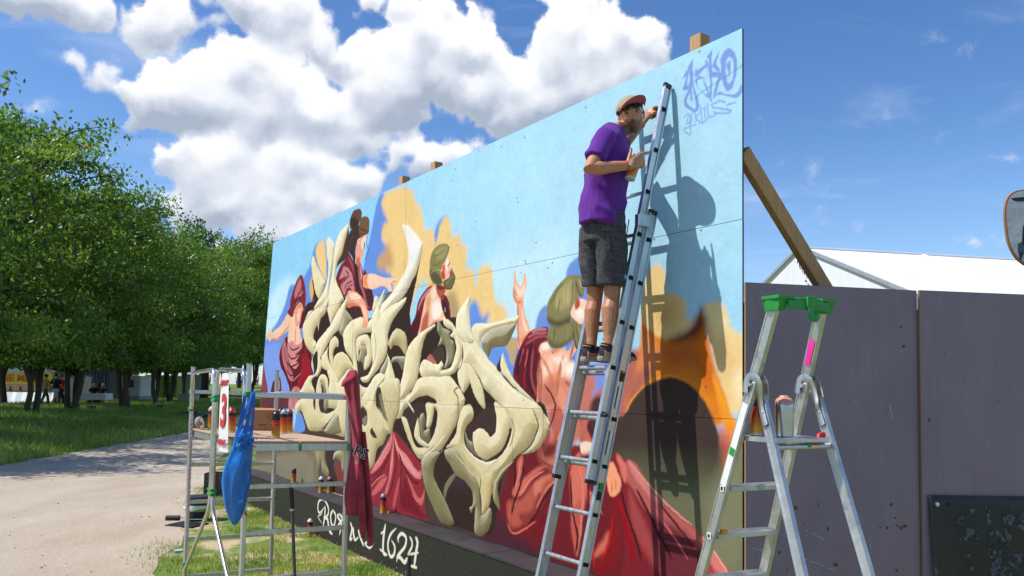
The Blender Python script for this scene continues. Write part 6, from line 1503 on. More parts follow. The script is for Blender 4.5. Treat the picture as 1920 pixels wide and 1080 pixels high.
TREES=[(2,-15.0,17.4,.64,.3,'nearest leafy tree, its drooping branches entering the left edge'),(0,-17.6,23.6,.74,1.1,'second leafy tree just outside the left edge'),(1,-19.2,29.0,.83,2.1,'broad tree at the left edge behind the nearest branches'),
(0,-20.4,34.2,.78,4.0,'twin-stemmed tree with leaning dark trunks beside the yellow bannered stall'),(1,-20.9,38.4,.78,.9,'three-stemmed tree whose trunks hide the walkers in black and red'),
(1,-21.0,43.5,.78,2.9,'fork-trunked tree right of the white trailer'),(2,-22.5,50.5,.80,1.2,'slim tree left of the walker in the white shirt'),
(0,-24.0,56.5,.82,5.2,'tree with a pale band around its trunk right of the white-shirted walker'),(2,-25.5,63,.86,.4,'tree just left of the red round sign'),
(1,-27.6,72,1.0,3.3,'tree above the heap of dark clothes'),(2,-29.6,83,1.2,1.9,'distant tree behind the tower guard tubes'),(0,-31,95,1.3,2.4,'distant tree left of the mural edge'),(2,-31.5,108,1.35,4.4,'farthest row tree meeting the mural edge'),
(3,-27.5,35,.76,0.4,'darker oak standing behind the left edge trees'),(3,-28.5,45,.80,1.7,'darker oak rising behind the three-stemmed tree'),(3,-30.5,56,.82,3.0,'darker oak rising behind the fork-trunked tree'),(3,-33,69,.85,4.2,'darker oak behind the slim tree'),(3,-37,88,1.1,5.5,'darker oak in the far part of the row'),(3,-38,112,1.15,2.5,'last dark oak at the end of the row')]
for t in TREES: tree(*t)
# ------------------------------------------------------------------ grass
M_GR=leaf_mat('grass_blades',[(0,hx('557528')),(.4,hx('7b9640')),(.75,hx('a8b060')),(1,hx('cdbf88'))],.3)
def blades(name,n,sampler,hmin,hmax,w,label,seed,tf,m=M_GR):
    rs=np.random.RandomState(seed); P=sampler(rs,n); n=len(P); h=hmin+(hmax-hmin)*rs.rand(n)**1.5; an=rs.rand(n)*6.283; ln=rs.rand(n)*.55
    tip=P+np.stack([np.cos(an)*h*ln,np.sin(an)*h*ln,h],1); sd=np.stack([np.cos(an+1.57),np.sin(an+1.57),0*an],1)*w*(.6+.8*rs.rand(n))[:,None]
    c=(P+tip)/2; mid=c+np.stack([0*h,0*h,.12*h],1)
    V=np.empty((n,4,3),np.float32); V[:,0]=P-sd*.5; V[:,1]=P+sd*.5; V[:,2]=mid+sd*.4; V[:,3]=tip
    me=bpy.data.meshes.new(name); me.vertices.add(n*4); me.vertices.foreach_set('co',V.ravel()); me.loops.add(n*4); me.loops.foreach_set('vertex_index',np.arange(n*4,dtype=np.int32)); me.polygons.add(n); me.polygons.foreach_set('loop_start',np.arange(0,n*4,4,dtype=np.int32))
    try: me.polygons.foreach_set('loop_total',np.full(n,4,np.int32))
    except Exception: pass
    me.update(); me.validate(); at=me.attributes.new('tone','FLOAT','POINT'); at.data.foreach_set('value',np.repeat(tf(rs,P),4).astype(np.float32)); me.materials.append(m)
    tag(link(name,me),label,'grass',kind='stuff')
def nz2(P,s,o): return np.array([noise.noise((p[0]*s+o,p[1]*s,0)) for p in P])
def s_verge(rs,n):
    y=5.6+rs.rand(n)**1.25*13; u=rs.rand(n); fr=np.array([px_right(v) for v in y])+.1-.55*rs.rand(n)**3
    # plinth front line x at this depth
    a=wp(0,.31,0); k=WW.x/WW.y; xb=a.x+(y-a.y)*k; xb=np.where(y>13.1,-3.6,xb)
    x=fr+(xb-fr)*u; P=np.stack([x,y,0*x],1); q=nz2(P,.9,3.)+.6*nz2(P,2.7,8.); e=(x-fr)
    return P[(q+.35*np.minimum(e,1.2)-.20>rs.rand(n)*.35-.1)]
blades('grass',90000,s_verge,.02,.055,.007,'short worn lawn between the path and the plinth',3,lambda rs,P: np.clip(.56+.5*nz2(P,1.7,20)+.22*rs.randn(len(P)),0,1))
def s_bank(rs,n):
    y=13+rs.rand(n)**1.3*60; e=rs.rand(n)**1.1*15; x=np.array([px_left(v) for v in y])-.02-e; P=np.stack([x,y,[gz(a,c) for a,c in zip(x,y)]],1); return P
blades('grass',120000,s_bank,.05,.26,.022,'lush green grass on the bank under the trees',5,lambda rs,P: np.clip(.40+.45*nz2(P,.35,2)+.13*rs.randn(len(P)),0,.85))
# ------------------------------------------------------------------ stalls and cabins beyond the trees
def X(px,y): return (px-960)/1500*y
M_YB=mat('yellow_banner','c9b446',.7); M_ORT=mat('orange_lettering','c0552a',.7); M_NVY=mat('navy_container_paint','1f2f4f',.5,vary=.2); M_TEAL=mat('teal_board','4d7f86',.6); M_CAB=mat('cabin_white','d5d9dc',.5); M_GLS=mat('dark_window','202a33',.15); M_LIME=mat('lime_panel','8aa83a',.6); M_CONC=mat('concrete','a9a9a4',.9,vary=.15)
T,R0,rd,gd=tent('market_tent',(X(38,52),52,0),(-.12,1,0),6,2.25,3.30,2.12,'small white market tent with a yellow banner behind the twin-stemmed tree',2)
f0=R0-rd*.10
mb=MB(); q=[f0-gd*2.2+ZZ*1.62,f0+gd*2.2+ZZ*1.62,f0+gd*2.1+ZZ*2.4,f0-gd*2.1+ZZ*2.4]; mb.poly(q,-rd,.02,M_YB); mb.obj('banner',None,T)
text('lettering','RENE MATE',.62,f0+ZZ*1.98-rd*.03+gd*-.1,gd if gd.x>0 else -gd,ZZ,M_ORT,T,bold=.02)
for k in range(7):
    mb=MB(); mb.box(f0+gd*(-1.8+.6*k)+ZZ*1.35-rd*.1,.5,.3,.3,0,M_CARD,.01); mb.obj('carton',None,T)
mb=MB(); v=[];f=[]
for i in range(25):
    a=f0+gd*(-2.4+.2*i)-rd*(.3+.05*math.sin(i*2.1)); v+= [a+ZZ*1.1,a-rd*.5+ZZ*.05]
for i in range(24): f.append((2*i,2*i+2,2*i+3,2*i+1))
mb.add(v,f,M_TENT); mb.obj('skirt',None,T,True)
tent('marquee',(X(40,78),78,0),(1,.06,0),9.5,4.5,4.15,3.05,'large white marquee roof glimpsed between the left trunks',4)
def container(name,x0,x1,y,z1,m,label,cat,step=.28):
    T=thing(name,((x0+x1)/2,y,0),label,cat); mb=MB(); mb.box(((x0+x1)/2,y+1.2,z1/2+.05),x1-x0,2.3,z1-.1,0,m,.02); mb.obj('body',None,T)
    k=0; x=x0+.15
    while x<x1-.1: mb=MB(); mb.box((x,y+.03,z1/2+.05),step*.5,.06,z1-.3,0,m,.015); mb.obj('rib',None,T); x+=step
    for z in (.1,z1-.03): mb=MB(); mb.box(((x0+x1)/2,y+.01,z),x1-x0+.05,.14,.12,0,m,.01); mb.obj('rail',None,T)
    return T
T=container('shipping_container',X(86,62),X(206,62),62,2.78,M_NVY,'navy blue ribbed shipping container behind the tree trunks','container')
for px in (104,114): mb=MB(); mb.box((X(px,62),61.9,1.4),.08,.05,2.5,0,M_CAB,.01); mb.obj('locking_bar',None,T)
mb=MB(); mb.box((X(180,62),61.93,1.3),.75,.06,1.5,0,M_GLS,.01); mb.obj('window',None,T)
mb=MB(); mb.box((X(92,62),61.85,2.35),.5,.04,.35,0,M_WHT,.01); o=mb.obj('notice',None,T); mb=MB(); mb.box((X(92,62),61.82,2.35),.3,.03,.22,0,M_RED,.01); mb.obj('red_mark',None,T)
T=thing('folding_screen',(X(111,58),58,0),'teal folding screen standing in front of the navy container','screen')
for k in range(4): mb=MB(); mb.box((X(100,58)+.29*k,58+.06*(k%2),1.15),.28,.04,2.0,.3*(1 if k%2 else -1),M_TEAL,.008); mb.obj('panel',None,T)
T=thing('trailer',(X(181,49),49,0),'low white drop-side trailer beneath two seated women','trailer')
mb=MB(); mb.box((X(181,49),49,.78),1.75,.9,.06,0,M_CAB,.01); mb.obj('bed',None,T)
for dy in (-.45,.45): mb=MB(); mb.box((X(181,49),49+dy,.96),1.8,.04,.36,0,M_CAB,.01); mb.obj('side_board',None,T)
for dx in (-.88,.88): mb=MB(); mb.box((X(181,49)+dx,49,.96),.04,.88,.34,0,M_CAB,.01); mb.obj('end_board',None,T)
for dy in (-.5,.5): mb=MB(); mb.tube([(X(181,49),49+dy-.08,.45),(X(181,49),49+dy+.08,.45)],.28,16,M_BLK); mb.obj('wheel',None,T,50)
for dx in (-.8,.8): mb=MB(); mb.box((X(181,49)+dx,48.5,.66),.14,.03,.09,0,M_RED,.004); mb.obj('tail_light',None,T)
T=thing('site_cabin',(X(246,58),58,0),'white site cabin with one dark window right of the trailer','cabin')
mb=MB(); mb.box((X(246,58),59.1,1.55),1.5,2.2,1.4,0,M_CAB,.03); mb.obj('wall',None,T); mb=MB(); mb.box((X(246,58),59.1,2.28),1.6,2.3,.1,0,M_CAB,.03); mb.obj('roof',None,T); mb=MB(); mb.box((X(244,58),57.98,1.75),.75,.05,.55,0,M_GLS,.01); mb.obj('window',None,T); mb=MB(); mb.box((X(246,58),59.1,.62),1.4,2.0,.5,0,M_CONC,.02); mb.obj('plinth_block',None,T)
T=thing('lime_booth',(X(312,70),70,0),'lime green booth seen between the trunks','booth')
mb=MB(); mb.box((X(312,70),71,1.25),2.1,2,2.3,0,M_LIME,.03); mb.obj('wall',None,T); mb=MB(); mb.box((X(312,70),69.9,2.45),2.4,2.4,.12,0,M_WHT,.03); mb.obj('roof',None,T); mb=MB(); mb.box((X(318,70),69.96,1.1),.8,.06,1.7,0,mat('green_door','4c7a35',.6),.01); mb.obj('door',None,T)
T=thing('concrete_block',(X(357,60),60,0),'grey concrete block under the red round sign','block')
mb=MB(); mb.box((X(357,60),60,.72),1.3,.7,.7,0,M_CONC,.03); mb.obj('base',None,T); mb=MB(); mb.box((X(357,60),60,.35),1.5,.9,.5,0,M_CONC,.03); mb.obj('footing',None,T)
T=thing('round_sign',(X(358,59),59.2,0),'red round sign with a white bar on a grey board','road sign')
mb=MB(); mb.box((X(360,59),59.5,1.75),1.1,.05,1.5,0,M_CONC,.01); mb.obj('board',None,T); mb=MB(); mb.tube([(X(358,59),59.46,2.12),(X(358,59),59.42,2.12)],.165,20,M_RED); mb.obj('disc',None,T,50); mb=MB(); mb.box((X(358,59),59.40,2.14),.18,.02,.06,0,M_WHT,.004); mb.obj('white_bar',None,T)
for px,py,y,lab in ((177,756,40,'pale cut tree stump in the grass under the fork-trunked tree'),(305,753,47,'small cut stump in the grass near the slim tree')):
    x=X(px,y); T=thing('tree_stump',(x,y,gz(x,y)),lab,'stump'); mb=MB(); mb.lathe([(.26,-.05),(.22,.05),(.2,.2)],(x,y,gz(x,y)),14,M_BARK); mb.obj('bark',None,T,50); mb=MB(); mb.lathe([(.20,.202),(.19,.21)],(x,y,gz(x,y)),14,mat('cut_wood','c9a877',.8)); mb.obj('cut_face',None,T)
# heap of dark clothes and tarps on the grass by the path
rs=random.Random(9)
for k,(px,y,c,lab) in enumerate(((358,44,'20304f','navy tarp crumpled on the grass behind the tower'),(377,43,'4a1f2c','maroon blanket lying among the navy tarps'),(388,41,'2c3c58','slate blue tarp nearest the path'),(470,46,'26395a','navy bundle right of the hanging sign'))):
    x=X(px,y); mb=MB()
    for j in range(9): mb.ball((x+rs.uniform(-.5,.5),y+rs.uniform(-.25,.25),gz(x,y)+rs.uniform(.02,.16)),(rs.uniform(.15,.36),rs.uniform(.15,.3),rs.uniform(.06,.16)),None,8)
    me=remesh(mb,.045,2); me.materials.append(cloth_mat('cloth_'+c,c)); tag(link('tarp',me),lab,'tarp')
# ------------------------------------------------------------------ passers-by
M_SKN=mat('skin','b98263',.5,sub=.1,vary=.06)
def passer(x,y,z,yaw,shirt,legs,hair,label,pose='stand',h=1.76,bag=None,longhair=False,bare=False,cap=None,group='people far beyond the trees'):
    k=h/1.76; T=bpy.data.objects.new('person',None); COL.objects.link(T); T.location=(x,y,z); T.rotation_euler=(0,0,yaw); T.scale=(k,k,k); tag(T,label,'person',group)
    V=Vector; st=.24 if pose=='walk' else .02; sit=pose=='sit'
    hz=.92 if not sit else .52
    hip=[V((s*.095,0,hz)) for s in (-1,1)]
    if sit: kn=[V((s*.13,-.42,.50)) for s in (-1,1)]; an=[V((s*.13,-.44,.09)) for s in (-1,1)]
    else: kn=[V((s*.10,-st*s*.7-.03,.50)) for s in (-1,1)]; an=[V((s*.10,-st*s*1.15+.02,.09)) for s in (-1,1)]
    sh=[V((s*.19,.0,hz+.50)) for s in (-1,1)]
    if pose=='walk': el=[V((s*.25,st*s*.6+.02,hz+.21)) for s in (-1,1)]; wr=[V((s*.25,st*s*.9-.10,hz-.02)) for s in (-1,1)]
    elif sit: el=[V((s*.27,-.12,hz+.24)) for s in (-1,1)]; wr=[V((s*.12,-.34,hz+.16)) for s in (-1,1)]
    else: el=[V((s*.26,.03,hz+.22)) for s in (-1,1)]; wr=[V((s*.25,-.08,hz-.02)) if s<0 else V((s*.15,-.28,hz+.18)) for s in (-1,1)]
    mb=MB()
    mb.tube([V((0,0,hz-.05)),V((0,-.01,hz+.12)),V((0,0,hz+.32)),V((0,0,hz+.48)),V((0,0,hz+.54))],[(.10,.16),(.095,.145),(.105,.165),(.09,.17),(.05,.07)],12,ref=(0,1,0))
    mb.tube([V((0,0,hz+.50)),V((0,-.01,hz+.62))],[.06,.052],10); mb.ball((0,-.025,hz+.72),(.075,.095,.118),None,14); mb.ball((0,-.115,hz+.71),(.013,.018,.022),None,8)
    for i in (0,1):
        mb.tube([hip[i],hip[i].lerp(kn[i],.5),kn[i],kn[i].lerp(an[i],.35),an[i]],[.088,.078,.056,.058,.036],10)
        mb.tube([an[i]+V((0,.06,-.045)),an[i]+V((0,-.04,-.045)),an[i]+V((0,-.17,-.06))],[(.04,.04),(.045,.042),(.03,.04)],8)
        mb.tube([sh[i],sh[i].lerp(el[i],.5),el[i],el[i].lerp(wr[i],.3),wr[i]],[.052,.046,.038,.037,.026],9); mb.ball(wr[i]+(wr[i]-el[i]).normalized()*.07,(.03,.03,.05),None,8)
    me=remesh(mb,.022,2); me.materials.append(M_SKN); o=bpy.data.objects.new('body',me); COL.objects.link(o); o.parent=T
    def cl(nm,mb,c):
        me=remesh(mb,.024,2); me.materials.append(cloth_mat('cloth_'+c,c,weave=60)); o=bpy.data.objects.new(nm,me); COL.objects.link(o); o.parent=T
    if not bare:
        mb=MB(); mb.tube([V((0,0,hz-.08)),V((0,-.01,hz+.12)),V((0,0,hz+.34)),V((0,0,hz+.49)),V((0,0,hz+.56))],[(.125,.185),(.118,.168),(.125,.185),(.11,.195),(.062,.085)],14,ref=(0,1,0))
        for i in (0,1): mb.tube([sh[i]-V(((-1,1)[i]*.05,0,-.01)),sh[i],sh[i].lerp(el[i],.75)],[.07,.074,.068],10)
        cl('shirt',mb,shirt)
    mb=MB(); mb.tube([V((0,0,hz-.10)),V((0,0,hz+.06))],[(.125,.185),(.115,.165)],14,ref=(0,1,0))
    e=.93 if legs[0]!='s' else .55
    for i in (0,1):
        pth=[hip[i],hip[i].lerp(kn[i],.5),kn[i]]; rr=[.108,.098,.08]
        if legs[0]!='s': pth+=[kn[i].lerp(an[i],.5),an[i]+V((0,0,.03))]; rr+=[.075,.068]
        else: pth[-1]=hip[i].lerp(kn[i],.92)
        mb.tube(pth,rr,10)
    cl('shorts' if legs[0]=='s' else 'trousers',mb,legs[1:] if legs[0]=='s' else legs)
    mb=MB(); mb.ball((0,.005,hz+.755),(.085,.10,.095),None,12)
    if longhair: mb.tube([V((0,.06,hz+.76)),V((0,.085,hz+.62)),V((0,.07,hz+.50))],[(.07,.06),(.085,.05),(.05,.03)],10,ref=(1,0,0)); mb.tube([V((-.07,0,hz+.76)),V((-.08,.02,hz+.56))],.045,8); mb.tube([V((.07,0,hz+.76)),V((.08,.02,hz+.56))],.045,8)
    cl('hair',mb,hair)
    if cap: mb=MB(); mb.ball((0,-.005,hz+.79),(.09,.105,.075),None,12); mb.tube([V((0,-.08,hz+.79)),V((0,-.19,hz+.775))],[(.012,.075),(.008,.05)],10,ref=(0,0,1)); cl('cap',mb,cap)
    if bag: mb=MB(); mb.box(tuple(wr[1]+V((.02,0,-.22))),.1,.28,.3,0,None,.03); cl('bag',mb,bag)
    return T
def pz(px,y): x=X(px,y); return x,y,gz(x,y)
G1_='people walking behind the trees'
passer(*pz(89,45.5),2.6,'b8964a','5a5a50','1d1815','walker in a mustard t-shirt and dark cap beneath the trees','walk',cap='26262a',group=G1_)
passer(*pz(108,43.5),2.8,'17181c','s9aa4bd','2a1d16','walker in a black t-shirt and pale blue shorts','walk',1.82,group=G1_)
passer(*pz(118.5,45),2.7,'b01e26','2a2a30','6b4a30','walker in a red t-shirt half hidden by a trunk','walk',group=G1_); passer(*pz(112.5,47.5),2.9,'8a8f98','30343c','a9855c','fair-haired walker behind the man in black','walk',1.74,group=G1_)
passer(X(178,50.2),50.3,.42,.3,'17181c','22242a','a9835a','blonde woman in black leaning over the trailer, left one','sit',1.72,longhair=True,group=G1_); passer(X(195,50.2),50.3,.42,-.2,'17181c','22242a','9a7048','blonde woman in black by the trailer, right one','sit',1.72,longhair=True,group=G1_)
passer(*pz(293.5,62),.4,'dfe2e6','8fa3bd','3a2a20','person in a white shirt and pale jeans on the sunny grass','stand',1.78,group=G1_); passer(*pz(274,64),.2,'aab4c0','39414c','8a8580','grey-haired person behind the slim trunk','stand',1.75,group=G1_)
rs=random.Random(12)
passer(X(380,96),96,gz(X(380,96),96),.2,'c08a6a','sd8d8d8','2a1d16','shirtless man with an orange bag beyond the tower','walk',1.8,bag='d8541c',bare=True)
far=[(447,128,'8fb0d8','22304a'),(450.5,126,'3b6fb0','22304a'),(454,131,'b9c3cc','303640'),(457,127,'2a2c34','1d2026'),(460,130,'4a78b8','262b36'),(463,126,'d0d0d0','303640'),(467,132,'27407a','22262e'),(482,120,'c0282c','262b36'),(485.5,118,'dfe0e0','6a4a3a'),(396,122,'9a5a4a','262b36')]
LB=['person in pale blue, leftmost of the far crowd','person in mid blue in the far crowd','person in light grey in the far crowd','person in black in the far crowd','person in bright blue in the far crowd','person in white in the middle of the far crowd','person in navy at the right of the far crowd','person in a red top by the mural edge','person in a white top by the mural edge','person in rust red beyond the hanging sign']
for (px,y,s,l),lab in zip(far,LB): passer(X(px,y),y,gz(X(px,y),y)+.0,rs.uniform(-1,1),s,l,'2a1f18',lab,'stand',rs.uniform(1.66,1.84))

# ------------------------------------------------------------------ the painter on the ladder
T_MAN=thing('person',wp(.65,.5,2.03),'man in a purple t-shirt and cap standing on the ladder, pointing and holding a can','person')
w=lambda s,d,z: wp(s+.078,d-.07,1.85+(z-1.85)*1.018)
hF=(WW*-.76+NW*.60-ZZ*.22).normalized(); hU=(ZZ+NW*.30); hU=(hU-hF*hU.dot(hF)).normalized(); hR=hF.cross(hU)
HC=w(.520,.445,3.620)
def hl(x,y,z): return HC+hR*x+hF*y+hU*z
def g2(x,z,x0,z0,sx,sz): return math.exp(-((x-x0)/sx)**2-((z-z0)/sz)**2)
def head_mesh(mb):
    n,h=56,44; vs=[];fs=[]
    for j in range(h+1):
        ph=-math.pi/2+math.pi*j/h
        for i in range(n):
            a=2*math.pi*i/n; ux,uy,uz=math.cos(ph)*math.sin(a),math.cos(ph)*math.cos(a),math.sin(ph)
            z=uz*.120; jaw=max(0,-uz-.05); x=ux*.077*(1-.30*jaw**1.3); y=uy*.096
            if uy>0: y*=1-.10*jaw*0; y+= .010*jaw*(1 if abs(ux)<.5 else .4)
            else: y*=1-.45*jaw
            if uy>-.1:
                k=max(0,min(1,(uy+.1)/.5)); ax=abs(x)
                y+=k*(.031*g2(x,z,0,-.030,.0125,.014)+.016*g2(x,z,0,-.008,.010,.026)+.008*g2(ax,z,.014,-.036,.008,.009))
                y+=k*(.006*g2(ax,z,.026,.034,.022,.009)-.011*g2(ax,z,.032,.014,.015,.011)+.005*g2(ax,z,.040,-.020,.018,.016))
                y+=k*(.007*g2(x,z,0,-.063,.022,.006)+.0065*g2(x,z,0,-.074,.018,.006)-.004*g2(x,z,0,-.0685,.024,.0025)-.004*g2(x,z,0,-.085,.02,.006)+.009*g2(x,z,0,-.104,.020,.014))
                y-=k*.004*g2(ax,z,.030,-.052,.006,.014)
            vs.append(hl(x,y,z))
    for j in range(h):
        for i in range(n):
            i2=(i+1)%n; fs.append((j*n+i,j*n+i2,(j+1)*n+i2,(j+1)*n+i))
    mb.add(vs,fs)
    for sx in (-1,1):   # ears
        c=hl(sx*.078,-.012,-.008); R=Matrix((hR,hF,hU)).transposed()
        mb.ball(c,(.009,.019,.030),None,12,R); mb.ball(hl(sx*.084,-.018,.006),(.007,.017,.021),None,12,R)
hip={'l':w(.735,.57,2.88),'r':w(.565,.57,2.88)}; kne={'l':w(.755,.545,2.465),'r':w(.598,.53,2.465)}; ank={'l':w(.738,.585,2.125),'r':w(.566,.585,2.125)}
SHR=w(.500,.685,3.425); ELR=w(.440,.86,3.185); WRR=w(.366,.605,3.235); SHL=w(.685,.43,3.475); ELL=wp(.93,.16,3.575); WRL=wp(.775,.14,3.675)
mb=MB()
ax=(SHL-SHR).normalized()
mb.tube([w(.645,.57,2.82),w(.64,.57,2.95),w(.625,.565,3.12),w(.60,.56,3.30),w(.575,.55,3.43),w(.568,.545,3.485)],[(.12,.085),(.12,.085),(.115,.085),(.14,.09),(.12,.075),(.055,.05)],16,ref=ax)
mb.tube([w(.575,.55,3.46),w(.555,.525,3.52),hl(0,-.03,-.06)],[.062,.055,.054],14)
head_mesh(mb)
for k in 'lr':
    m1=hip[k].lerp(kne[k],.5); d=(kne[k]-ank[k])
    mb.tube([hip[k],m1,kne[k]+ZZ*.05,kne[k],kne[k]-ZZ*.05+NW*.004,kne[k].lerp(ank[k],.30)+NW*.012,kne[k].lerp(ank[k],.55)+NW*.008,kne[k].lerp(ank[k],.82),ank[k],ank[k]-ZZ*.07],[.085,.074,.057,.053,.051,.0545,.049,.036,.034,.038],14)
    mb.tube([ank[k]+NW*.055-ZZ*.05,ank[k]-NW*.05-ZZ*.055,ank[k]-NW*.18-ZZ*.07],[.038,.042,.036],10)
def arm(S,E,Wr): 
    mb.tube([S+(S-E).normalized()*.02,S.lerp(E,.25),S.lerp(E,.6),E,E.lerp(Wr,.22),E.lerp(Wr,.6),Wr,Wr+(Wr-E).normalized()*.03],[.055,.053,.046,.041,.044,.036,.0275,.029],14)
arm(SHR,ELR,WRR); arm(SHL,ELL,WRL)
def finger(pts,r0,r1):
    P=curve(pts,4); n=len(P); mb.tube(P,[r0+(r1-r0)*i/(n-1) for i in range(n)],9); mb.ball(P[-1],r1,None,8); mb.ball(P[0],r0,None,8)
# right hand: index points, thumb up, the other three curl round the can
hx_=(w(.352,.482,3.296)-WRR).normalized(); hz_=-WW; hy_=hz_.cross(hx_).normalized()
if hy_.z<0: hy_=-hy_
hz_=(hz_-hx_*hz_.dot(hx_)).normalized()
def hp(x,y,z): return WRR+hx_*x+hy_*y+hz_*z
mb.tube([hp(-.01,0,0),hp(.025,.0,.0),hp(.06,.002,.0),hp(.092,.004,0),hp(.102,.004,-.002)],[(.024,.020),(.033,.019),(.040,.018),(.041,.016),(.036,.012)],14,ref=hy_)
finger([hp(.088,.034,0),hp(.125,.036,.004),hp(.155,.033,.004),hp(.186,.026,.003)],.0105,.0072)
for y,L in ((.012,.046),(-.010,.044),(-.031,.036)):
    finger([hp(.088,y,.0),hp(.088+L*.85,y-.004,-.004),hp(.088+L*1.15,y-.008,-.030),hp(.088+L*.85,y-.012,-.060),hp(.088+L*.2,y-.013,-.070)],.0105,.0082)
finger([hp(.012,.022,-.006),hp(.038,.048,-.012),hp(.062,.070,-.016),hp(.076,.090,-.016)],.015,.0085)
# left hand over the rung
rz=1.415+.2935*8; RG=lp(.690,rz,-UP/2)
lx=((RG+LN*.012+ZZ*.02)-WRL).normalized()
K0=RG+LN*.040-ZZ*.012
mb.tube([WRL,WRL.lerp(K0,.5),K0,RG+LN*.030+ZZ*.018],[(.026,.022),(.036,.019),(.041,.017),(.038,.013)],12,ref=WW)
for i,q in enumerate((-.036,-.012,.012,.034)):
    b0=RG+WW*q; finger([b0+LN*.034+ZZ*.014,b0+LN*.006+ZZ*.028,b0-LN*.024+ZZ*.014,b0-LN*.020-ZZ*.016,b0-LN*.0-ZZ*.026],.0105,.008)
finger([K0+WW*-.035-ZZ*.02,RG+LN*.036-WW*.05-ZZ*.02,RG+LN*.02-WW*.055-ZZ*.034],.013,.009)
me=remesh(mb,.0042,3,.4)
# skin pigment: stubble, lips, brows and scalp hair by place on the head
ca=me.color_attributes.new('pigment','FLOAT_COLOR','POINT'); rs=random.Random(1)
SKIN=hx('b9805f'); STB=hx('4c3528'); LIP=hx('9a4a42'); HAIR=hx('1a1310'); BROW=hx('1f1612'); LEG=hx('8f5c40')
def mixc(a,c,t): return tuple(x+(y-x)*t for x,y in zip(a,c))
buf=np.empty((len(me.vertices),4),np.float32)
for i,v in enumerate(me.vertices):
    c=SKIN; q=v.co-HC; x,y,z=q.dot(hR),q.dot(hF),q.dot(hU); axx=abs(x)
    if q.length<.19:
        n=noise.noise(v.co*140)*.5+.5
        if z<.03 and y>-.035:
            jawl=sstep(-.012,-.042,z)*(1 if axx<.062 or z<-.03 else .6); sb=jawl*(1-sstep(.0,.02,abs(z+.043))*0)
            ch=g2(axx,z,.034,-.028,.022,.022); sb*=(1-.85*ch)
            if z<-.125: sb*=max(0,1-(-.125-z)/.025)
            c=mixc(c,STB,min(.88,sb*(.72+.3*n)))
        if y>.06: c=mixc(c,LIP,min(1,1.2*g2(x,z,0,-.0685,.024,.0085))*.85)
        if y>.05: c=mixc(c,mixc(SKIN,(.55,.16,.1,1),.35),.5*g2(x,z,0,-.03,.014,.014))
        if y>.05: c=mixc(c,BROW,min(1,1.5*g2(axx,z-.10*(.032-axx),.034,.0335,.020,.0048)))
        hairline=.058 if y>.03 else (.058-.7*(.03-y) if y>-.03 else .016-1.0*(-.03-y))
        if (z>hairline or (y<.02 and y>-.01 and axx>.06 and z>-.012)) and not (axx>.0795 and -.045<y<.02 and z<.03): c=mixc(c,HAIR,.9)
        elif y<-.045 and z>-.05: c=mixc(c,HAIR,.85*sstep(-.07,-.03,z))
    elif v.co.z<2.75: c=mixc(SKIN,LEG,.45+.35*noise.noise(v.co*60))
    buf[i]=c
ca.data.foreach_set('color',buf.ravel())
ms=bpy.data.materials.new('tanned_skin'); ms.use_nodes=True; nt=ms.node_tree; b=NB(nt); p=nt.nodes['Principled BSDF']; at=nt.nodes.new('ShaderNodeAttribute'); at.attribute_name='pigment'; tc=nt.nodes.new('ShaderNodeTexCoord')
k=b.mr(b.noise(tc.outputs['Object'],38,5,.6),.3,.7,.90,1.08,False); nt.links.new(b.vm('SCALE',at.outputs['Color'],scale=k),p.inputs['Base Color']); p.inputs['Roughness'].default_value=.48; p.inputs['Subsurface Weight'].default_value=.10; p.inputs['Subsurface Radius'].default_value=(.012,.005,.003); p.inputs['Specular IOR Level'].default_value=.4
bn=nt.nodes.new('ShaderNodeBump'); bn.inputs['Strength'].default_value=.12; bn.inputs['Distance'].default_value=.002; nt.links.new(b.noise(tc.outputs['Object'],300,3,.6),bn.inputs['Height']); nt.links.new(bn.outputs[0],p.inputs['Normal'])
me.materials.append(ms); BODY=link('body',me,T_MAN)
R3=Matrix((hR,hF,hU)).transposed()
M_EYE=mat('eye_white','a59a90',.3); M_IRIS=mat('dark_iris','23160f',.15)
for sx in (-1,1):
    mb=MB(); mb.ball(hl(sx*.032,.0745,.0135),.0118,M_EYE,14,R3); o=mb.obj('eye',None,T_MAN,True)
    mb=MB(); g_=(hF*.86+NW*-.0+(-WW)*.2+ZZ*-.18+NW*.32).normalized(); c=hl(sx*.032,.0745,.0135); mb.ball(c+g_*.0058,(.0074,.0074,.0074),M_IRIS,10,R3); mb.obj('iris',None,o,True)
    mb=MB(); P=[hl(sx*(.032+.016*math.cos(t)),.0845-.0035*abs(math.cos(t)),.0155+.0055*math.sin(t)) for t in np.linspace(.1,math.pi-.1,9)]; mb.tube(P,[.0040]*9,6,mat('eyelid_skin','7a4c38',.5)); mb.obj('eyelid',None,T_MAN,True)
    mb=MB(); P=[hl(sx*(.012+.042*t),.096-.020*t*t,.0335+.006*math.sin(t*2.6)) for t in np.linspace(0,1,9)]; mb.tube(P,[(.0022,.0042*(1-.6*t)) for t in np.linspace(0,1,9)],6,mat('dark_hair','1b1411',.7)); mb.obj('eyebrow',None,T_MAN,True)
M_HAIR=mat('dark_hair','1b1411',.7,bump=.6,bscale=120)
mb=MB(); rs=random.Random(7)
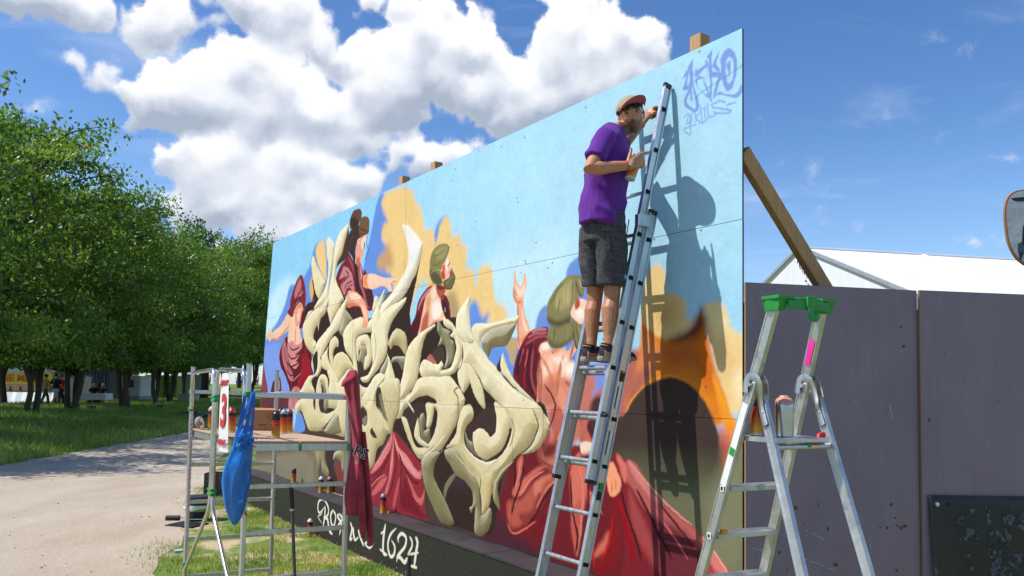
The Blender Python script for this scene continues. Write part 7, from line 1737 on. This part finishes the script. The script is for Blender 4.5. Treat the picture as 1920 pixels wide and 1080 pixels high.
for k in range(150):     # short locks showing under the cap: temples, fringe and nape
    a=rs.choice((rs.uniform(-1.3,1.3),rs.uniform(2.2,3.0),rs.uniform(-3.0,-2.2))); x=math.sin(a)*.079; y=math.cos(a)*.098; z=.052+rs.uniform(-.004,.008) if abs(a)<1.15 else .030+rs.uniform(-.03,.03) if abs(a)<1.75 else .0+rs.uniform(-.045,.04)
    c=hl(x*1.0,y*1.0,z); t=hl(x*1.05,y*1.05+.003,z-rs.uniform(.006,.012)); mb.tube([c,c.lerp(t,.5)+Vector((rs.uniform(-1,1),rs.uniform(-1,1),0))*.003,t],[.006,.0065,.0025],6,M_HAIR)
mb.tube([hl(.074*math.sin(q),.093*math.cos(q),.060-.024*(1-math.cos(q))) for q in np.linspace(0,2*math.pi,33)],[.006+.010*(1-math.cos(q))*.5 for q in np.linspace(0,2*math.pi,33)],6,M_HAIR); mb.obj('hair',None,T_MAN,True)
# cap: crown, peak with a rose underside
M_CAPT=cloth_mat('tan_cap_cloth','a5947a',.08,weave=300); M_CAPU=cloth_mat('rose_peak_lining','a33a4e',.08,weave=300)
cF=(hF-NW*.30+hU*.27).normalized(); cU=(hU-cF*hU.dot(cF)).normalized(); cR=cF.cross(cU)
def cp(x,y,z): return HC+cR*x+cF*y+cU*(z)+hU*.0
vs=[];fs=[]; n,h=36,10
for j in range(h+1):
    ph=(math.pi/2)*j/h
    for i in range(n):
        a=2*math.pi*i/n; fl=1+.03*math.cos(a*6)*.25; vs.append(cp(.0895*math.sin(a)*math.cos(ph)**.8*fl,(.108*math.cos(a)-.004)*math.cos(ph)**.8*fl,.045+.080*math.sin(ph)**1.0*(1+.05*math.cos(a))))
for j in range(h):
    for i in range(n): i2=(i+1)%n; fs.append((j*n+i,j*n+i2,(j+1)*n+i2,(j+1)*n+i))
mb=MB(); mb.add(vs,fs,M_CAPT); mb.ball(cp(0,-.004,.127),(.008,.008,.005),M_CAPT,8); CAP=mb.obj('cap',None,T_MAN,True); q=CAP.modifiers.new('t','SOLIDIFY'); q.thickness=.003; q.offset=-1
def peak(off):
    v=[];nu,nv=20,8
    for j in range(nv+1):
        r=j/nv
        for i in range(nu+1):
            t=-1+2*i/nu; xx=t*.091*(1-.02*r); base=.104*math.sqrt(max(0,1-(t*.93)**2)); y=base+r*.098*math.sqrt(max(0,1-abs(t)**3.2)); z=.050-.020*t*t*(1-.3*r)+.006*r+off; v.append(cp(xx,y,z))
    f=[(j*(nu+1)+i,j*(nu+1)+i+1,(j+1)*(nu+1)+i+1,(j+1)*(nu+1)+i) for j in range(nv) for i in range(nu)]; return v,f
for off,m,nm in ((.002,M_CAPT,'peak'),(-.0015,M_CAPU,'peak_lining')):
    mb=MB(); v,f=peak(off); mb.add(v,f,m); o=mb.obj(nm,None,CAP,True); q=o.modifiers.new('t','SOLIDIFY'); q.thickness=.003; q.offset=0
# t-shirt
M_TEE=cloth_mat('purple_cotton','5c2488',.10,weave=350,bump=.15,sheen=.1)
def drape(me,amp,sc,seed,zf=None):
    no=[v.normal.copy() for v in me.vertices]
    for v,n_ in zip(me.vertices,no):
        c=v.co; k=zf(c) if zf else 1
        f=noise.noise(Vector((c.x*sc+seed,c.y*sc,c.z*sc*.38)))+.5*noise.noise(Vector((c.x*sc*2.1,c.y*sc*2.1+seed,c.z*sc*.9)))
        r=1-2.6*abs(noise.noise(Vector((c.x*sc*.8+c.z*sc*.5+seed,c.y*sc*.8,c.z*sc*.55-c.y*sc*.3))))
        v.co=c+n_*(amp*k*(.7*f+.75*max(-.4,r)))
mb=MB()
mb.tube([w(.640,.580,2.905),w(.638,.578,2.98),w(.63,.575,3.10),w(.608,.57,3.26),w(.588,.565,3.37),w(.575,.56,3.460),w(.566,.550,3.515),w(.560,.540,3.545)],[(.185,.148),(.182,.145),(.176,.135),(.182,.138),(.178,.128),(.150,.100),(.085,.078),(.064,.062)],22,ref=ax)
for S,E in ((SHR,ELR),(SHL,ELL)):
    d=(E-S); mb.tube([S-d*.12,S+d*.02,S.lerp(E,.35),S.lerp(E,.70)],[.060,.064,.061,.066],16)
me=remesh(mb,.0085,4,.5); drape(me,.021,8.,3.,lambda c:.5+.5*sstep(3.5,3.0,c.z)); me.materials.append(M_TEE); SHIRT=link('t_shirt',me,T_MAN)
# shorts with paint on them
msh=bpy.data.materials.new('paint_stained_dark_marl'); msh.use_nodes=True; nt=msh.node_tree; b=NB(nt); p=nt.nodes['Principled BSDF']; tc=nt.nodes.new('ShaderNodeTexCoord'); ob=tc.outputs['Object']
mp=nt.nodes.new('ShaderNodeMapping'); mp.inputs['Scale'].default_value=(14,14,170); nt.links.new(ob,mp.inputs[0]); st=b.noise(mp.outputs[0],1.,4,.6)
mp2=nt.nodes.new('ShaderNodeMapping'); mp2.inputs['Scale'].default_value=(150,150,6); nt.links.new(ob,mp2.inputs[0]); st2=b.noise(mp2.outputs[0],1.,4,.6)
c=b.ramp(b.m('MULTIPLY',b.m('ADD',st,st2),.5),[(.36,hx('1f1f23')),(.5,hx('37363b')),(.64,hx('5a585c'))])
spl=w(.585,.455,2.60); dv=b.vm('SUBTRACT',ob,(spl.x,spl.y,spl.z)); ln=nt.nodes.new('ShaderNodeVectorMath'); ln.operation='LENGTH'; nt.links.new(dv,ln.inputs[0])
pn=b.noise(ob,34,6,.7,.8); near=b.mr(ln.outputs['Value'],.03,.16,.16,-.14,False)
c=b.mix(b.mr(b.m('ADD',pn,near),.60,.64),c,hx('7fb6d0')); c=b.mix(b.mr(b.noise(ob,70,4,.6),.70,.73,0,.8),c,hx('9aa0a8')); c=b.mix(b.mr(b.noise(b.vm('ADD',ob,(3.,1.,2.)),26,5,.7),.68,.71,0,.6),c,hx('8a7f5c'))
nt.links.new(c,p.inputs['Base Color']); p.inputs['Roughness'].default_value=.85; bn=nt.nodes.new('ShaderNodeBump'); bn.inputs['Strength'].default_value=.25; bn.inputs['Distance'].default_value=.003; nt.links.new(st,bn.inputs['Height']); nt.links.new(bn.outputs[0],p.inputs['Normal'])
mb=MB(); mb.tube([w(.645,.573,2.80),w(.642,.573,2.86),w(.64,.572,2.98)],[(.155,.122),(.172,.132),(.158,.12)],20,ref=WW)
for k in 'lr':
    d=kne[k]-hip[k]; mb.tube([hip[k]+ZZ*.02,hip[k].lerp(kne[k],.4),hip[k].lerp(kne[k],.80),hip[k].lerp(kne[k],.86)],[(.090,.112),(.086,.106),(.083,.100),(.083,.100)],18,ref=WW)
me=remesh(mb,.0085,3,.5); drape(me,.010,10.,8.); me.materials.append(msh); SHO=link('shorts',me,T_MAN)
mb=MB(); c0=w(.50,.50,2.90); mb.tube(curve([w(.475,.50,2.93),w(.478,.515,2.84),w(.492,.53,2.74),w(.503,.55,2.66)],4),[.0035]*13,6,msh); mb.obj('pocket_seam',None,SHO,True)
# trainers and socks
M_SHOE=mat('navy_knit','1e2433',.8,bump=.4,bscale=160); M_SOLE=mat('grey_foam_sole','8f8a84',.7,vary=.15); M_OUT=mat('orange_trim','d8843a',.6); M_SOCK=mat('black_sock','17171a',.9)
for k in 'lr':
    A=ank[k]; fx=-NW; fy=WW; zb=2.036
    def q(x,y,z): v=A+fx*x+fy*y; return Vector((v.x,v.y,zb+z))
    T2=None
    mb=MB(); mb.tube([q(-.062,0,.045),q(-.04,0,.05),q(.0,0,.055),q(.07,0,.052),q(.13,0,.045),q(.19,0,.036),q(.222,0,.03)],[(.022,.026),(.048,.036),(.055,.037),(.050,.042),(.040,.047),(.030,.044),(.012,.022)],16,ref=ZZ); mb.tube([q(-.01,0,.06),q(-.018,0,.095)],[(.055,.040),(.050,.036)],14,ref=fx)
    me=remesh(mb,.006,2); me.materials.append(M_SHOE); S=link('trainer',me,T_MAN)
    mb=MB(); out=[(-.078,.0),(-.07,.028),(-.03,.037),(.04,.037),(.11,.049),(.17,.048),(.215,.032),(.232,.0),(.215,-.030),(.17,-.044),(.11,-.046),(.04,-.036),(-.03,-.036),(-.07,-.027)]
    def so(z,s): return [q(x*s,y*s,z+.010*max(0,(x-.14)/.09)) for x,y in out]
    n=len(out); L0,L1,L2=so(0,.96),so(.014,1.03),so(.030,.99); mb.add(L0+L1+L2,[tuple(range(n))[::-1]]+[(a*n+i,a*n+(i+1)%n,(a+1)*n+(i+1)%n,(a+1)*n+i) for a in (0,1) for i in range(n)]+[tuple(range(2*n,3*n))],M_SOLE); mb.obj('sole',None,S,60)
    mb=MB(); mb.tube([q(-.018+.047*math.cos(t),.036*math.sin(t),.098+.004*math.cos(2*t)) for t in np.linspace(0,2*math.pi,17)],[.0032]*17,6,M_OUT); mb.obj('collar_trim',None,S,True)
    mb=MB(); mb.tube([q(-.018,0,.09),q(-.014,0,.106)],[(.043,.041),(.041,.039)],14,M_SOCK,ref=fx); mb.obj('sock',None,T_MAN,True)
# wristband with a white tag
fd=(WRR-ELR).normalized(); mb=MB(); u=fd.orthogonal().normalized(); q2=fd.cross(u); c=WRR-fd*.012
mb.tube([c-fd*.009,c+fd*.009],[.0315,.0305],18,mat('orange_wristband','c9481c',.6)); WB=mb.obj('wristband',None,T_MAN,50)
mb=MB(); cc=c-WW*.034+ZZ*.004; mb.beam(cc-ZZ*.011,cc+ZZ*.011,.022,.003,fd,M_WHT,.001); mb.obj('tag',None,WB)
# the can in his hand
ca_=thing('spray_can',w(.415,.552,3.165),'orange spray can with a blue-grey top held in the painter\'s hand','spray can','spray cans left around the mural')
cz=(w(.408,.470,3.36)-w(.415,.552,3.165)).normalized(); ca_.rotation_mode='QUATERNION'; ca_.rotation_quaternion=cz.to_track_quat('Z','Y')
mb=MB(); mb.lathe([(.028,0),(.0325,.003),(.0325,.148),(.0325,.163),(.031,.168)],n=20,m=M_CAN); part_local('body',mb,None,ca_,30)
mb=MB(); mb.lathe([(.0315,.166),(.034,.170),(.034,.176),(.031,.178),(.031,.184),(.026,.190),(.017,.195)],n=20,m=mat('cap_8ea0c8','8ea0c8',.4)); part_local('cap',mb,None,ca_,40)
mb=MB(); mb.lathe([(.011,.193),(.011,.206),(.008,.213)],n=10,m=M_YEL); part_local('nozzle',mb,None,ca_,40)
